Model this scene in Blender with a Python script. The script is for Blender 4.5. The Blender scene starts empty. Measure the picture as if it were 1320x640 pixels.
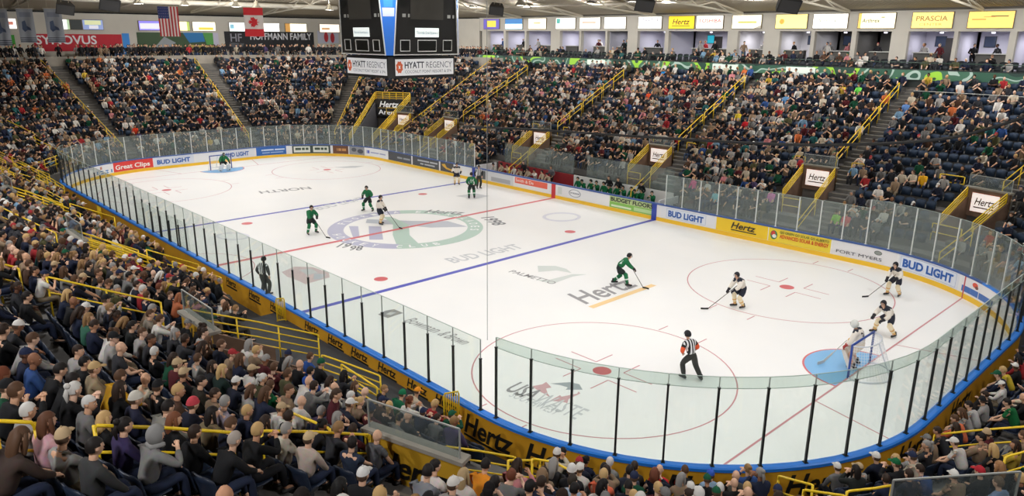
import bpy, math, random
import numpy as np
from mathutils import Vector, Matrix
from mathutils.bvhtree import BVHTree
PI = math.pi
rnd = random.Random(11)
nrnd = np.random.default_rng(5)
SC = bpy.context.scene
COL = SC.collection
FT = .3048

# ------------------------------------------------------------------ camera
CAM = np.array([36.063, -25.355, 11.226]); FPX = 955.87
CROT = (math.radians(74.05), math.radians(46.5), .008)
def _cam_matrix():
    rx, rz, ro = CROT
    cx, sx, cz, sz, c, s = math.cos(rx), math.sin(rx), math.cos(rz), math.sin(rz), math.cos(ro), math.sin(ro)
    return (np.array([[cz, -sz, 0], [sz, cz, 0], [0, 0, 1]]) @ np.array([[1, 0, 0], [0, cx, -sx], [0, sx, cx]])
            @ np.array([[c, -s, 0], [s, c, 0], [0, 0, 1]]))
CM = _cam_matrix()
def px(p):
    """point(s) -> picture coordinates and depth"""
    q = (np.atleast_2d(np.asarray(p, float)) - CAM) @ CM
    return np.stack([660 + FPX * q[:, 0] / -q[:, 2], 320 - FPX * q[:, 1] / -q[:, 2], -q[:, 2]], 1)
def ray(x, y):
    return CM @ np.array([(x - 660) / FPX, -(y - 320) / FPX, -1.])
def at_z(x, y, z):
    d = ray(x, y); return CAM + d * (z - CAM[2]) / d[2]
def at_y(x, y, Y):
    d = ray(x, y); return CAM + d * (Y - CAM[1]) / d[1]
def at_x(x, y, X):
    d = ray(x, y); return CAM + d * (X - CAM[0]) / d[0]

# ------------------------------------------------------------------ bowl geometry
HX, HY, RC = 21.95, 4.42, 8.53          # core rectangle and corner radius of the rink
SEG = [2 * HX, RC * PI / 2, 2 * HY, RC * PI / 2] * 2
CUM = np.cumsum([0] + SEG)
TOTAL = CUM[-1]
def anchor(a):
    """arc length along the boards -> anchor point, outward normal, piece, fraction"""
    a %= TOTAL
    k = min(int(np.searchsorted(CUM, a, side='right') - 1), 7)
    f = (a - CUM[k]) / SEG[k]
    A = [(-HX, -HY), (HX, -HY), (HX, -HY), (HX, HY), (HX, HY), (-HX, HY), (-HX, HY), (-HX, -HY)]
    if k == 0: return (-HX + 2 * HX * f, -HY), (0, -1), k, f
    if k == 2: return (HX, -HY + 2 * HY * f), (1, 0), k, f
    if k == 4: return (HX - 2 * HX * f, HY), (0, 1), k, f
    if k == 6: return (-HX, HY - 2 * HY * f), (-1, 0), k, f
    th = {1: -PI / 2, 3: 0, 5: PI / 2, 7: PI}[k] + f * PI / 2
    return A[k], (math.cos(th), math.sin(th)), k, f
def P(a, d, z=0.):
    (x, y), (nx, ny), k, f = anchor(a)
    return (x + nx * (RC + d), y + ny * (RC + d), z)
def Nrm(a): return anchor(a)[1]
def dist(X, Y): return math.hypot(max(abs(X) - HX, 0), max(abs(Y) - HY, 0)) - RC
A_NEAR0, A_NR, A_RIGHT, A_FR, A_FAR, A_FL, A_LEFT, A_NL = CUM[:8]
def a_of(X, Y):
    """nearest boards arc length for a ground point"""
    ax, ay = max(-HX, min(HX, X)), max(-HY, min(HY, Y))
    vx, vy = X - ax, Y - ay
    if abs(X) <= HX: return (A_NEAR0 + X + HX) if Y < 0 else (A_FAR + HX - X)
    if abs(Y) <= HY: return (A_RIGHT + Y + HY) if X > 0 else (A_LEFT + HY - Y)
    th = math.atan2(vy, vx)
    if X > 0 and Y < 0: return A_NR + (th + PI / 2) * RC
    if X > 0: return A_FR + th * RC
    if Y > 0: return A_FL + (th - PI / 2) * RC
    return A_NL + (th + PI if th < 0 else th - PI) * RC
SL, D0, Z0, RD = .48, 1.55, .85, .85
RISE = RD * SL
def Zs(d): return Z0 + SL * (d - D0)
def row_d(i): return D0 + RD * i
def row_z(i): return Z0 + RISE * i
def hit(x, y, h=0.):
    d = ray(x, y); d = d / np.linalg.norm(d); t = 3.
    while t < 130:
        q = CAM + d * t
        if q[2] < Zs(dist(q[0], q[1])) + h: return q
        t += .04
    return q
FAR_SCAN = np.arange(A_RIGHT - 8, A_NL + 12, .05)
FAR_PX = px([P(a, 0, .6) for a in FAR_SCAN])
def a_px(x):
    """arc length on the far boards seen at picture column x"""
    ok = (FAR_SCAN > A_FR + 2) & (FAR_SCAN < A_LEFT + 14)
    i = np.argmin(np.abs(FAR_PX[:, 0] - x) + (~ok) * 1e6)
    return float(FAR_SCAN[i])

# ------------------------------------------------------------------ materials
def lin(c):
    return tuple((v / 12.92 if v <= .04045 else ((v + .055) / 1.055) ** 2.4) for v in [q / 255. for q in c])
_M = {}
def mat(name, rgb=(128, 128, 128), rough=.6, metal=0., emit=0., spec=.5):
    if name in _M: return _M[name]
    m = bpy.data.materials.new(name); m.use_nodes = True
    b = m.node_tree.nodes['Principled BSDF']
    c = lin(rgb) + (1,)
    b.inputs['Base Color'].default_value = c
    b.inputs['Roughness'].default_value = rough
    b.inputs['Metallic'].default_value = metal
    b.inputs['Specular IOR Level'].default_value = spec
    if emit:
        b.inputs['Emission Color'].default_value = c
        b.inputs['Emission Strength'].default_value = emit
    m.diffuse_color = c
    _M[name] = m
    return m
def noisy(name, rgb1, rgb2, scale=3., rough=.7, bump=0., detail=6):
    """two-tone mottled surface"""
    if name in _M: return _M[name]
    m = mat(name, rgb1, rough); nt = m.node_tree; b = nt.nodes['Principled BSDF']
    tc = nt.nodes.new('ShaderNodeTexCoord'); n = nt.nodes.new('ShaderNodeTexNoise')
    n.inputs['Scale'].default_value = scale; n.inputs['Detail'].default_value = detail
    r = nt.nodes.new('ShaderNodeValToRGB')
    r.color_ramp.elements[0].color = lin(rgb1) + (1,); r.color_ramp.elements[0].position = .35
    r.color_ramp.elements[1].color = lin(rgb2) + (1,); r.color_ramp.elements[1].position = .65
    nt.links.new(tc.outputs['Object'], n.inputs['Vector']); nt.links.new(n.outputs['Fac'], r.inputs['Fac'])
    nt.links.new(r.outputs['Color'], b.inputs['Base Color'])
    if bump:
        bp = nt.nodes.new('ShaderNodeBump'); bp.inputs['Strength'].default_value = bump
        nt.links.new(n.outputs['Fac'], bp.inputs['Height']); nt.links.new(bp.outputs['Normal'], b.inputs['Normal'])
    return m
def obj_colour(name, rough=.8, weave=0.):
    """takes the colour set on each object, so copies of one garment differ"""
    if name in _M: return _M[name]
    m = mat(name, (128, 128, 128), rough, spec=.25); nt = m.node_tree; b = nt.nodes['Principled BSDF']
    oi = nt.nodes.new('ShaderNodeObjectInfo')
    if weave:
        tc = nt.nodes.new('ShaderNodeTexCoord'); n = nt.nodes.new('ShaderNodeTexNoise')
        n.inputs['Scale'].default_value = 14
        mx = nt.nodes.new('ShaderNodeMix'); mx.data_type = 'RGBA'; mx.blend_type = 'MULTIPLY'
        mx.inputs[0].default_value = weave
        nt.links.new(tc.outputs['Object'], n.inputs['Vector'])
        nt.links.new(oi.outputs['Color'], mx.inputs[6]); nt.links.new(n.outputs['Color'], mx.inputs[7])
        nt.links.new(mx.outputs[2], b.inputs['Base Color'])
    else:
        nt.links.new(oi.outputs['Color'], b.inputs['Base Color'])
    return m
def attr_colour(name, rough=.8):
    m = mat(name, (128, 128, 128), rough, spec=.2); nt = m.node_tree; b = nt.nodes['Principled BSDF']
    at = nt.nodes.new('ShaderNodeAttribute'); at.attribute_name = 'Col'
    nt.links.new(at.outputs['Color'], b.inputs['Base Color'])
    return m
def glass(name, tint=(244, 250, 246), haze=.02, hazec=(215, 225, 220)):
    if name in _M: return _M[name]
    m = bpy.data.materials.new(name); m.use_nodes = True; nt = m.node_tree
    for n in list(nt.nodes): nt.nodes.remove(n)
    out = nt.nodes.new('ShaderNodeOutputMaterial')
    tr = nt.nodes.new('ShaderNodeBsdfTransparent'); tr.inputs[0].default_value = lin(tint) + (1,)
    gl = nt.nodes.new('ShaderNodeBsdfGlossy'); gl.inputs['Roughness'].default_value = .06
    df = nt.nodes.new('ShaderNodeBsdfDiffuse'); df.inputs[0].default_value = lin(hazec) + (1,)
    lw = nt.nodes.new('ShaderNodeLayerWeight'); lw.inputs[0].default_value = .5
    pw = nt.nodes.new('ShaderNodeMath'); pw.operation = 'POWER'; pw.inputs[1].default_value = 5.
    fr = nt.nodes.new('ShaderNodeMath'); fr.operation = 'MULTIPLY_ADD'; fr.inputs[1].default_value = .8; fr.inputs[2].default_value = .035
    nt.links.new(lw.outputs['Facing'], pw.inputs[0]); nt.links.new(pw.outputs[0], fr.inputs[0])
    m1 = nt.nodes.new('ShaderNodeMixShader'); m2 = nt.nodes.new('ShaderNodeMixShader')
    m1.inputs[0].default_value = haze
    nt.links.new(tr.outputs[0], m1.inputs[1]); nt.links.new(df.outputs[0], m1.inputs[2])
    nt.links.new(fr.outputs[0], m2.inputs[0]); nt.links.new(m1.outputs[0], m2.inputs[1]); nt.links.new(gl.outputs[0], m2.inputs[2])
    nt.links.new(m2.outputs[0], out.inputs['Surface'])
    _M[name] = m
    return m

# ------------------------------------------------------------------ mesh building
class MB:
    def __init__(s): s.v = []; s.f = []; s.m = []
    def add(s, vs, fs, mi=0):
        o = len(s.v); s.v += [tuple(v) for v in vs]
        s.f += [tuple(i + o for i in f) for f in fs]; s.m += [mi] * len(fs); return s
    def box(s, c, d, mi=0, rz=0.):
        x, y, z = [q / 2 for q in d]; co, si = math.cos(rz), math.sin(rz)
        vs = [(c[0] + a * co - b * si, c[1] + a * si + b * co, c[2] + e) for a, b, e in
              [(-x, -y, -z), (x, -y, -z), (x, y, -z), (-x, y, -z), (-x, -y, z), (x, -y, z), (x, y, z), (-x, y, z)]]
        return s.add(vs, [(0, 3, 2, 1), (4, 5, 6, 7), (0, 1, 5, 4), (1, 2, 6, 5), (2, 3, 7, 6), (3, 0, 4, 7)], mi)
    def hexa(s, b, t, mi=0):
        """eight corners: four bottom, four top"""
        return s.add(list(b) + list(t), [(0, 3, 2, 1), (4, 5, 6, 7), (0, 1, 5, 4), (1, 2, 6, 5), (2, 3, 7, 6), (3, 0, 4, 7)], mi)
    def tube(s, pts, rad, n=8, mi=0, flat=1., round_ends=True):
        v, f = tube(pts, rad, n, flat, round_ends); return s.add(v, f, mi)
    def quad(s, a, b, c, d, mi=0): return s.add([a, b, c, d], [(0, 1, 2, 3)], mi)
    def arrays(s, vf, mi=0): return s.add(vf[0], vf[1], mi)
    def mesh(s, name, mats, smooth=False):
        me = bpy.data.meshes.new(name); me.from_pydata(s.v, [], s.f)
        for m in mats: me.materials.append(m)
        if len(mats) > 1: me.polygons.foreach_set('material_index', s.m)
        if smooth: me.polygons.foreach_set('use_smooth', [True] * len(s.f))
        me.update(); return me
    def build(s, name, mats, parent=None, smooth=False):
        if not isinstance(mats, (list, tuple)): mats = [mats]
        return link(name, s.mesh(name, mats, smooth), parent)
def link(name, data, parent=None):
    o = bpy.data.objects.new(name, data); COL.objects.link(o)
    if parent is not None: o.parent = parent
    return o
def tube(pts, rad, n=8, flat=1., round_ends=True):
    pts = [np.array(p, float) for p in pts]
    if not hasattr(rad, '__len__'): rad = [rad] * len(pts)
    rad = list(rad)
    if round_ends:
        t0 = pts[0] - pts[1]; t0 /= np.linalg.norm(t0) + 1e-9
        t1 = pts[-1] - pts[-2]; t1 /= np.linalg.norm(t1) + 1e-9
        pts = [pts[0] + t0 * rad[0] * .6] + pts + [pts[-1] + t1 * rad[-1] * .6]
        rad = [rad[0] * .55] + rad + [rad[-1] * .55]
    vs, fs = [], []; u = None
    for i, p in enumerate(pts):
        t = (pts[min(i + 1, len(pts) - 1)] - pts[max(i - 1, 0)]); t /= np.linalg.norm(t) + 1e-9
        if u is None:
            r = np.array([1., 0, 0]) if abs(t[0]) < .9 else np.array([0, 1., 0])
            u = r - t * (r @ t)
        else: u = u - t * (u @ t)
        u /= np.linalg.norm(u) + 1e-9
        w = np.cross(t, u)
        for k in range(n):
            an = 2 * PI * k / n
            vs.append(tuple(p + rad[i] * (math.cos(an) * u + flat * math.sin(an) * w)))
    m = len(pts)
    for i in range(m - 1):
        for k in range(n):
            a, b = i * n + k, i * n + (k + 1) % n
            fs.append((a, b, b + n, a + n))
    fs.append(tuple(range(n - 1, -1, -1))); fs.append(tuple(range((m - 1) * n, m * n)))
    return vs, fs
def sphere(c, r, n=10, m=7):
    r = (r, r, r) if not hasattr(r, '__len__') else r
    vs = [(c[0], c[1], c[2] - r[2])]
    for j in range(1, m):
        ph = -PI / 2 + PI * j / m
        for i in range(n):
            th = 2 * PI * i / n
            vs.append((c[0] + r[0] * math.cos(ph) * math.cos(th), c[1] + r[1] * math.cos(ph) * math.sin(th), c[2] + r[2] * math.sin(ph)))
    vs.append((c[0], c[1], c[2] + r[2])); fs = []
    for i in range(n): fs.append((0, 1 + (i + 1) % n, 1 + i))
    for j in range(m - 2):
        for i in range(n):
            a, b = 1 + j * n + i, 1 + j * n + (i + 1) % n
            fs.append((a, b, b + n, a + n))
    L = len(vs) - 1
    for i in range(n): fs.append((1 + (m - 2) * n + i, 1 + (m - 2) * n + (i + 1) % n, L))
    return vs, fs
def empty(name, loc=(0, 0, 0), rz=0.):
    o = bpy.data.objects.new(name, None); COL.objects.link(o)
    o.location = loc; o.rotation_euler = (0, 0, rz); o.empty_display_size = .2
    return o
def tag(o, label, cat, group=None, kind=None):
    o['label'] = label; o['category'] = cat
    if group: o['group'] = group
    if kind: o['kind'] = kind
    return o
def struct(o): o['kind'] = 'structure'; return o
def sweep(name, a0, a1, prof, mats, parent=None, step=.6, mis=None, closed=True):
    """profile of (d, z) carried along the boards from a0 to a1"""
    n = max(2, int(abs(a1 - a0) / step)); mb = MB(); k = len(prof)
    vs = [P(a0 + (a1 - a0) * i / n, d, z) for i in range(n + 1) for d, z in prof]
    for i in range(n):
        for j in range(k if closed else k - 1):
            jj = (j + 1) % k
            mb.f.append((i * k + j, (i + 1) * k + j, (i + 1) * k + jj, i * k + jj)); mb.m.append(mis[j] if mis else 0)
    mb.v = vs
    if closed:
        mb.f.append(tuple(range(k))); mb.f.append(tuple(range(n * k + k - 1, n * k - 1, -1))); mb.m += [0, 0]
    return mb.build(name, mats, parent)
# ------------------------------------------------------------------ lettering
def text_mesh(txt, bold=0., shear=0., depth=0., cuts=0):
    """flat lettering as (verts Nx2, faces, width); cap height about one"""
    cu = bpy.data.curves.new('lettering', 'FONT'); cu.body = txt; cu.size = 1.4; cu.offset = bold
    cu.shear = shear; cu.resolution_u = 3; cu.fill_mode = 'BOTH'; cu.align_x = 'LEFT'; cu.align_y = 'BOTTOM_BASELINE'
    o = bpy.data.objects.new('lettering', cu); COL.objects.link(o)
    dg = bpy.context.evaluated_depsgraph_get(); dg.update()
    me = bpy.data.meshes.new_from_object(o.evaluated_get(dg))
    v = np.array([q.co[:2] for q in me.vertices]).reshape(-1, 2); f = [tuple(p.vertices) for p in me.polygons]
    bpy.data.objects.remove(o); bpy.data.curves.remove(cu); bpy.data.meshes.remove(me)
    if len(v): v[:, 0] -= v[:, 0].min()
    return v, f, (v[:, 0].max() if len(v) else 1.)
def letters(name, txt, fn, w, h, m, parent, bold=0., shear=0.):
    """lettering of width w and cap height h; fn maps (u, v) to a point"""
    v, f, tw = text_mesh(txt, bold, shear)
    if not len(v): return None
    pts = [fn(q[0] / tw * w, q[1] * h) for q in v]
    mb = MB(); mb.add(pts, f)
    return mb.build(name, m, parent)
def ord_(n): return 'lowest' if n < 0 else ['first', 'second', 'third', 'fourth', 'fifth', 'sixth', 'seventh', 'eighth', 'ninth', 'tenth', 'eleventh', 'twelfth', 'thirteenth', 'fourteenth', 'fifteenth', 'sixteenth', 'seventeenth', 'eighteenth', 'nineteenth', 'twentieth', 'twenty-first', 'twenty-second', 'twenty-third', 'twenty-fourth', 'twenty-fifth', 'twenty-sixth', 'twenty-seventh', 'twenty-eighth'][n] if n < 28 else '%dth' % (n + 1)
# ================================================================== THE ICE
def ice_material():
    m = mat('ice', (250, 250, 250), .32, spec=.35); nt = m.node_tree; b = nt.nodes['Principled BSDF']
    tc = nt.nodes.new('ShaderNodeTexCoord')
    n = nt.nodes.new('ShaderNodeTexNoise'); n.inputs['Scale'].default_value = .16; n.inputs['Detail'].default_value = 5
    r = nt.nodes.new('ShaderNodeValToRGB')
    r.color_ramp.elements[0].color = lin((243, 243, 243)) + (1,); r.color_ramp.elements[0].position = .3
    r.color_ramp.elements[1].color = lin((250, 248, 246)) + (1,); r.color_ramp.elements[1].position = .7
    nt.links.new(tc.outputs['Object'], n.inputs['Vector']); nt.links.new(n.outputs['Fac'], r.inputs['Fac'])
    nt.links.new(r.outputs['Color'], b.inputs['Base Color'])
    n2 = nt.nodes.new('ShaderNodeTexNoise'); n2.inputs['Scale'].default_value = 2.5; n2.inputs['Detail'].default_value = 8
    mr = nt.nodes.new('ShaderNodeMapRange'); mr.inputs[3].default_value = .3; mr.inputs[4].default_value = .5
    nt.links.new(tc.outputs['Object'], n2.inputs['Vector']); nt.links.new(n2.outputs['Fac'], mr.inputs[0])
    nt.links.new(mr.outputs[0], b.inputs['Roughness'])
    return m
mb = MB()
ring = [P(TOTAL * i / 260, .05, 0) for i in range(260)]
mb.add([(0, 0, 0)] + ring, [(0, 1 + i, 1 + (i + 1) % 260) for i in range(260)])
ice = struct(mb.build('floor', ice_material()))
RED, BLUE_L = mat('ice_red_paint', (216, 100, 106), .4), mat('ice_blue_paint', (78, 84, 190), .4)
THIN = mat('ice_thin_red_paint', (206, 140, 146), .4); CREASE = mat('crease_blue_paint', (128, 186, 232), .4)
GREY_I = mat('ice_grey_paint', (150, 148, 150), .4); PALE_I = mat('ice_pale_grey_paint', (205, 207, 210), .4)
LAV = mat('ice_lavender_paint', (188, 188, 212), .4); GRN_I = mat('ice_green_paint', (184, 208, 196), .4)
YEL_I = mat('ice_amber_paint', (248, 212, 150), .4); WHT_I = mat('ice_white_paint', (246, 246, 246), .4)
PINK_I = mat('ice_faded_rose_paint', (214, 190, 192), .4); DK_I = mat('ice_dark_grey_paint', (112, 114, 120), .4)
SLATE_I = mat('ice_slate_paint', (192, 196, 206), .4)
def strip(mb, a, b, w, z=.003):
    a, b = np.array(a[:2], float), np.array(b[:2], float); t = (b - a) / np.linalg.norm(b - a); n = np.array([-t[1], t[0]]) * w / 2
    mb.quad((*(a + n), z), (*(a - n), z), (*(b - n), z), (*(b + n), z))
def annulus(mb, c, r0, r1, z=.003, t0=0., t1=2 * PI, n=72):
    for i in range(n):
        p, q = t0 + (t1 - t0) * i / n, t0 + (t1 - t0) * (i + 1) / n
        mb.quad((c[0] + r0 * math.cos(p), c[1] + r0 * math.sin(p), z), (c[0] + r1 * math.cos(p), c[1] + r1 * math.sin(p), z),
                (c[0] + r1 * math.cos(q), c[1] + r1 * math.sin(q), z), (c[0] + r0 * math.cos(q), c[1] + r0 * math.sin(q), z))
def disc(mb, c, r, z=.004, n=28):
    mb.add([(c[0] + r * math.cos(2 * PI * i / n), c[1] + r * math.sin(2 * PI * i / n), z) for i in range(n)], [tuple(range(n))])
HW = 42.5 * FT
def mark(name, fn, m):
    mb = MB(); fn(mb); return mb.build(name, m, ice)
mark('center_line', lambda q: strip(q, (0, -HW), (0, HW), .305, .0035), RED)
for s in (-1, 1):
    mark('blue_line', lambda q: strip(q, (s * 29 * FT, -HW), (s * 29 * FT, HW), .305), BLUE_L)
    mark('goal_line', lambda q: strip(q, (s * 89 * FT, -36.6 * FT), (s * 89 * FT, 36.6 * FT), .07, .006), THIN)
    def crease(q):
        n = 24; c = (s * 89 * FT, 0)
        pts = [(c[0], -1.83 * 1.0)] + [(c[0] - s * 1.83 * math.cos(t), 1.83 * math.sin(t)) for t in np.linspace(-PI / 2, PI / 2, n)]
        f = tuple(range(len(pts))); q.add([(x, y, .004) for x, y in pts], [f if s < 0 else f[::-1]])
    mark('goal_crease', crease, CREASE)
    mark('crease_line', lambda q: annulus(q, (s * 89 * FT, 0), 1.80, 1.87, .0055, (PI / 2 if s > 0 else -PI / 2), (3 * PI / 2 if s > 0 else PI / 2), 30), RED)
    for t in (-1, 1):
        mark('trapezoid_line', lambda q: strip(q, (s * 89 * FT, t * 11 * FT), (s * 30.45, t * 14 * FT), .05), THIN)
    for t in (-1, 1):
        c = (s * 69 * FT, t * 22 * FT)
        mark('faceoff_circle', lambda q: annulus(q, c, 15 * FT - .05, 15 * FT), THIN)
        mark('faceoff_spot', lambda q: disc(q, c, .33), RED)
        def hashes(q):
            for e in (-1, 1):
                for g in (-1, 1):
                    strip(q, (c[0] + g * .9, c[1] + e * 15 * FT), (c[0] + g * .9, c[1] + e * (15 * FT + .62)), .05)
                    # L marks round the spot
                    strip(q, (c[0] + g * .62, c[1] + e * .42), (c[0] + g * 1.82, c[1] + e * .42), .05)
                    strip(q, (c[0] + g * .62, c[1] + e * .42), (c[0] + g * .62, c[1] + e * 1.33), .05)
        mark('hash_marks', hashes, THIN)
        mark('faceoff_spot', lambda q: disc(q, (s * 24 * FT, t * 22 * FT), .33), RED)
mark('referee_crease', lambda q: annulus(q, (0, -HW), 3.0, 3.05, .003, 0, PI, 30), THIN)
# centre emblem
mark('center_emblem_ring', lambda q: annulus(q, (0, 0), 3.72, 4.66, .0022, math.radians(150), math.radians(318)), LAV)
mark('center_emblem_ring', lambda q: annulus(q, (0, 0), 3.72, 4.66, .0022, math.radians(-42), math.radians(150)), GRN_I)
def ring_text(txt, ang0, step, r, h, out, m):
    for i, ch in enumerate(txt):
        if ch == ' ': continue
        th = math.radians(ang0 + i * step)
        c = (r * math.cos(th), r * math.sin(th)); up = np.array([math.cos(th), math.sin(th)]) * out
        rt = np.array([up[1], -up[0]])
        letters('emblem_letter', ch, lambda u, v: (c[0] + (u - h * .32) * rt[0] + (v - h * .5) * up[0], c[1] + (u - h * .32) * rt[1] + (v - h * .5) * up[1], .0045), h * .64, h, m, ice, .03)
ring_text('FLORIDA EVERBLADES', 215, -10.2, 4.19, .52, 1, WHT_I)
ring_text('HOCKEY CLUB', 252, 9.6, 4.19, .52, -1, WHT_I)
def emblem(polys, m, z):
    def f(q):
        for pl in polys: q.add([(x, y, z) for x, y in pl], [tuple(range(len(pl)))])
    mark('center_emblem', f, m)
emblem([[(-3.4, -.6), (-1.2, 1.2), (.4, 2.9), (2.3, 2.9), (1.0, 1.1), (-.8, .1), (-2.6, -1.2)]], SLATE_I, .0024)
emblem([[(-2.9, .9), (-.5, .55), (1.6, -.9), (3.4, -1.6), (2.7, -2.6), (.9, -1.6), (-1.1, -.2), (-3.2, .5)]], GRN_I, .0028)
emblem([[(-1.2, -1.0), (1.4, -2.6), (.9, -3.2), (-1.8, -1.5)], [(-2.2, -2.0), (.2, -3.4), (-.2, -3.6), (-2.6, -2.4)]], LAV, .0026)
def ice_text(txt, p0, p1, h, m, up=1, bold=0., shear=0., name='ice_lettering'):
    A, B = at_z(*p0, 0)[:2], at_z(*p1, 0)[:2]; t = (B - A) / np.linalg.norm(B - A); n = np.array([-t[1], t[0]]) * up
    return letters(name, txt, lambda u, v: (*(A + t * u + n * v), .0048), np.linalg.norm(B - A), h, m, ice, bold, shear), A, B, t, n
_, A, B, t, n = ice_text('Hertz', (755, 392.5), (826, 367.5), 1.45, GREY_I, 1, .02, .28)
mark('ice_underline', lambda q: strip(q, A + n * -.42 - t * .15, B + n * -.42 + t * .45, .3, .0048), YEL_I)
ice_text('BUD LIGHT', (585, 339.5), (676, 319.5), .95, PALE_I, 1, .03)
ice_text('BUD LIGHT', (412, 271), (476, 256), .9, PALE_I, 1, .03)
_, A, B, t, n = ice_text('USA', (650, 503), (682, 517), .82, GREY_I, 1, .03)
ice_text('WASTE', (684, 517.5), (741, 541.5), .82, PALE_I, 1, .01)
ice_text('SOUTHWEST', (655, 511), (715, 536), .4, PALE_I, 1)
ice_text('Bowman', (519, 414.5), (559, 430), .62, GREY_I, 1, 0, .3)
ice_text('& Brown', (563, 432), (596, 445.5), .62, GREY_I, 1, 0, .3)
ice_text('19', (433, 319), (447, 320), .9, DK_I, 1, .03); ice_text('98', (449, 323), (466, 323), .9, DK_I, 1, .03)
ice_text('Hertz', (546, 274.5), (597, 277), .95, DK_I, 1, .02, .28)
ice_text('1998', (620, 281), (637, 291), .9, DK_I, 1, .03)
ice_text('NORTH', (398, 241), (333, 247), .95, GREY_I, 1, .03)
ice_text('PALMETTO', (655, 351), (712, 367), .42, GREY_I, 1, .02)
def poly_mark(name, pts, m, z=.0044):
    def f(q): q.add([(*at_z(x, y, 0)[:2], z) for x, y in pts], [tuple(range(len(pts)))])
    mark(name, f, m)
# corner and zone emblems, each a small flat painting in the ice
poly_mark('ice_emblem', [(487, 406), (497, 401), (508, 399), (520, 404), (510, 407), (500, 410.5)], GREY_I)
poly_mark('ice_emblem', [(497, 405.5), (503, 402.8), (511, 403.2), (504, 406.8)], PALE_I, .005)
poly_mark('ice_emblem', [(693, 343), (716, 343.2), (730, 347), (737, 352.5), (718, 349), (694, 351)], mat('ice_pale_sage', (214, 220, 216), .4))
poly_mark('ice_emblem', [(690, 361), (712, 366.5), (738, 357), (757, 354), (738, 353.8), (708, 361)], mat('ice_pale_sage'))
poly_mark('ice_emblem', [(686, 498.5), (699, 496), (704, 493), (711, 500), (704, 501.5), (706, 508), (711, 514), (701, 508), (692, 503)], mat('ice_faded_red', (212, 168, 172), .4))
poly_mark('ice_emblem', [(709, 517), (722, 510), (724, 512), (744, 508), (746, 505), (748, 508), (733, 515), (731, 521), (729, 519.5)], mat('ice_faded_red'))
poly_mark('ice_emblem', [(709, 495), (735, 493.2), (747, 496), (751, 503), (729, 503), (732, 500), (722, 497)], mat('ice_faded_slate', (160, 168, 172), .4))
poly_mark('ice_emblem', [(363, 351), (380, 344), (404, 345), (424, 352), (425, 358), (410, 362), (394, 367), (384, 362), (370, 357)], PINK_I)
poly_mark('ice_emblem', [(385, 348), (402, 347), (410, 352), (396, 355)], PALE_I, .005)
poly_mark('ice_emblem', [(405, 353), (421, 354), (414, 360), (404, 361)], SLATE_I, .005)
for cx, cy, rx, ry in ((724, 280, 25, 6), (300, 305, 22, 5)):
    poly_mark('ice_emblem', [(cx + rx * math.cos(t), cy + ry * math.sin(t)) for t in np.linspace(0, 2 * PI, 25)[:-1]], mat('ice_faint_lilac', (222, 222, 232), .4))
    poly_mark('ice_emblem', [(cx + rx * .82 * math.cos(t), cy + ry * .72 * math.sin(t)) for t in np.linspace(0, 2 * PI, 25)[:-1]], WHT_I, .0052)
ice_text('NEW MILLENNIUM', (705, 280.5), (742, 283.5), .45, mat('ice_lilac', (190, 190, 212), .4), 1)
poly_mark('ice_emblem', [(430, 216), (452, 214.2), (470, 214), (458, 216.5), (446, 216.8)], PALE_I)
poly_mark('ice_emblem', [(587, 253), (612, 249.5), (631, 253), (612, 256.5)], PALE_I)

# ================================================================== THE BOARDS
BH = 1.07
YEL_K = mat('yellow_kick_plate', (244, 196, 44), .4); WHITE_B = mat('white_board_plastic', (236, 236, 238), .35)
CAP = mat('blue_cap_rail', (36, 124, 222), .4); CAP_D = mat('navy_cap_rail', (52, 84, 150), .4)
OUT_Y = noisy('amber_outer_facing', (222, 162, 38), (208, 148, 32), 1.2, .5)
def boards(label, a0, a1, cap, outer, name='dasher_board'):
    r = tag(empty(name, P((a0 + a1) / 2, .08, 0)), label, 'boards', 'dasher boards round the ice'); r_loc = np.array(r.location)
    bits = [sweep('board_panel', a0, a1, [(0, .0), (0, 1.03), (.1, 1.03), (.1, .0)], WHITE_B),
            sweep('kick_plate', a0, a1, [(-.015, .0), (-.015, .24), (.01, .24), (.01, .0)], YEL_K),
            sweep('cap_rail', a0, a1, [(-.03, 1.03), (-.03, 1.09), (.01, 1.11), (.17, 1.11), (.21, 1.08), (.21, 1.0), (.19, 1.0), (.19, 1.03)], cap),
            sweep('outer_facing', a0, a1, [(.1, .0), (.1, 1.02), (.17, 1.02), (.17, .0)], outer)]
    bpy.context.view_layer.update()
    for b in bits: b.parent = r; b.matrix_parent_inverse = r.matrix_world.inverted()
    return r
GREY_OUT = mat('grey_outer_facing', (96, 100, 104), .6)
board_near = boards('near straight dasher boards with bright blue cap and amber outside', A_NL + 6.7 - TOTAL, A_NR + 6.7, CAP, OUT_Y)
board_end = boards('rounded near end dasher boards below the front rows, blue cap and amber outside', A_NR + 6.7, A_FR + 6.7, CAP, OUT_Y)
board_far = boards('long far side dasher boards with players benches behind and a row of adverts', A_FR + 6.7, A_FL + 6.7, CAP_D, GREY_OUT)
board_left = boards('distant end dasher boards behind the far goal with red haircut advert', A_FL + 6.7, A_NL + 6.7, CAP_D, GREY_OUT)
def owner(a):
    a %= TOTAL
    if A_NR + 6.7 <= a < A_FR + 6.7: return board_end
    if A_FR + 6.7 <= a < A_FL + 6.7: return board_far
    if A_FL + 6.7 <= a < A_NL + 6.7: return board_left
    return board_near
def keep(o, parent):
    o.parent = parent; o.matrix_parent_inverse = parent.matrix_world.inverted(); return o
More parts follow.
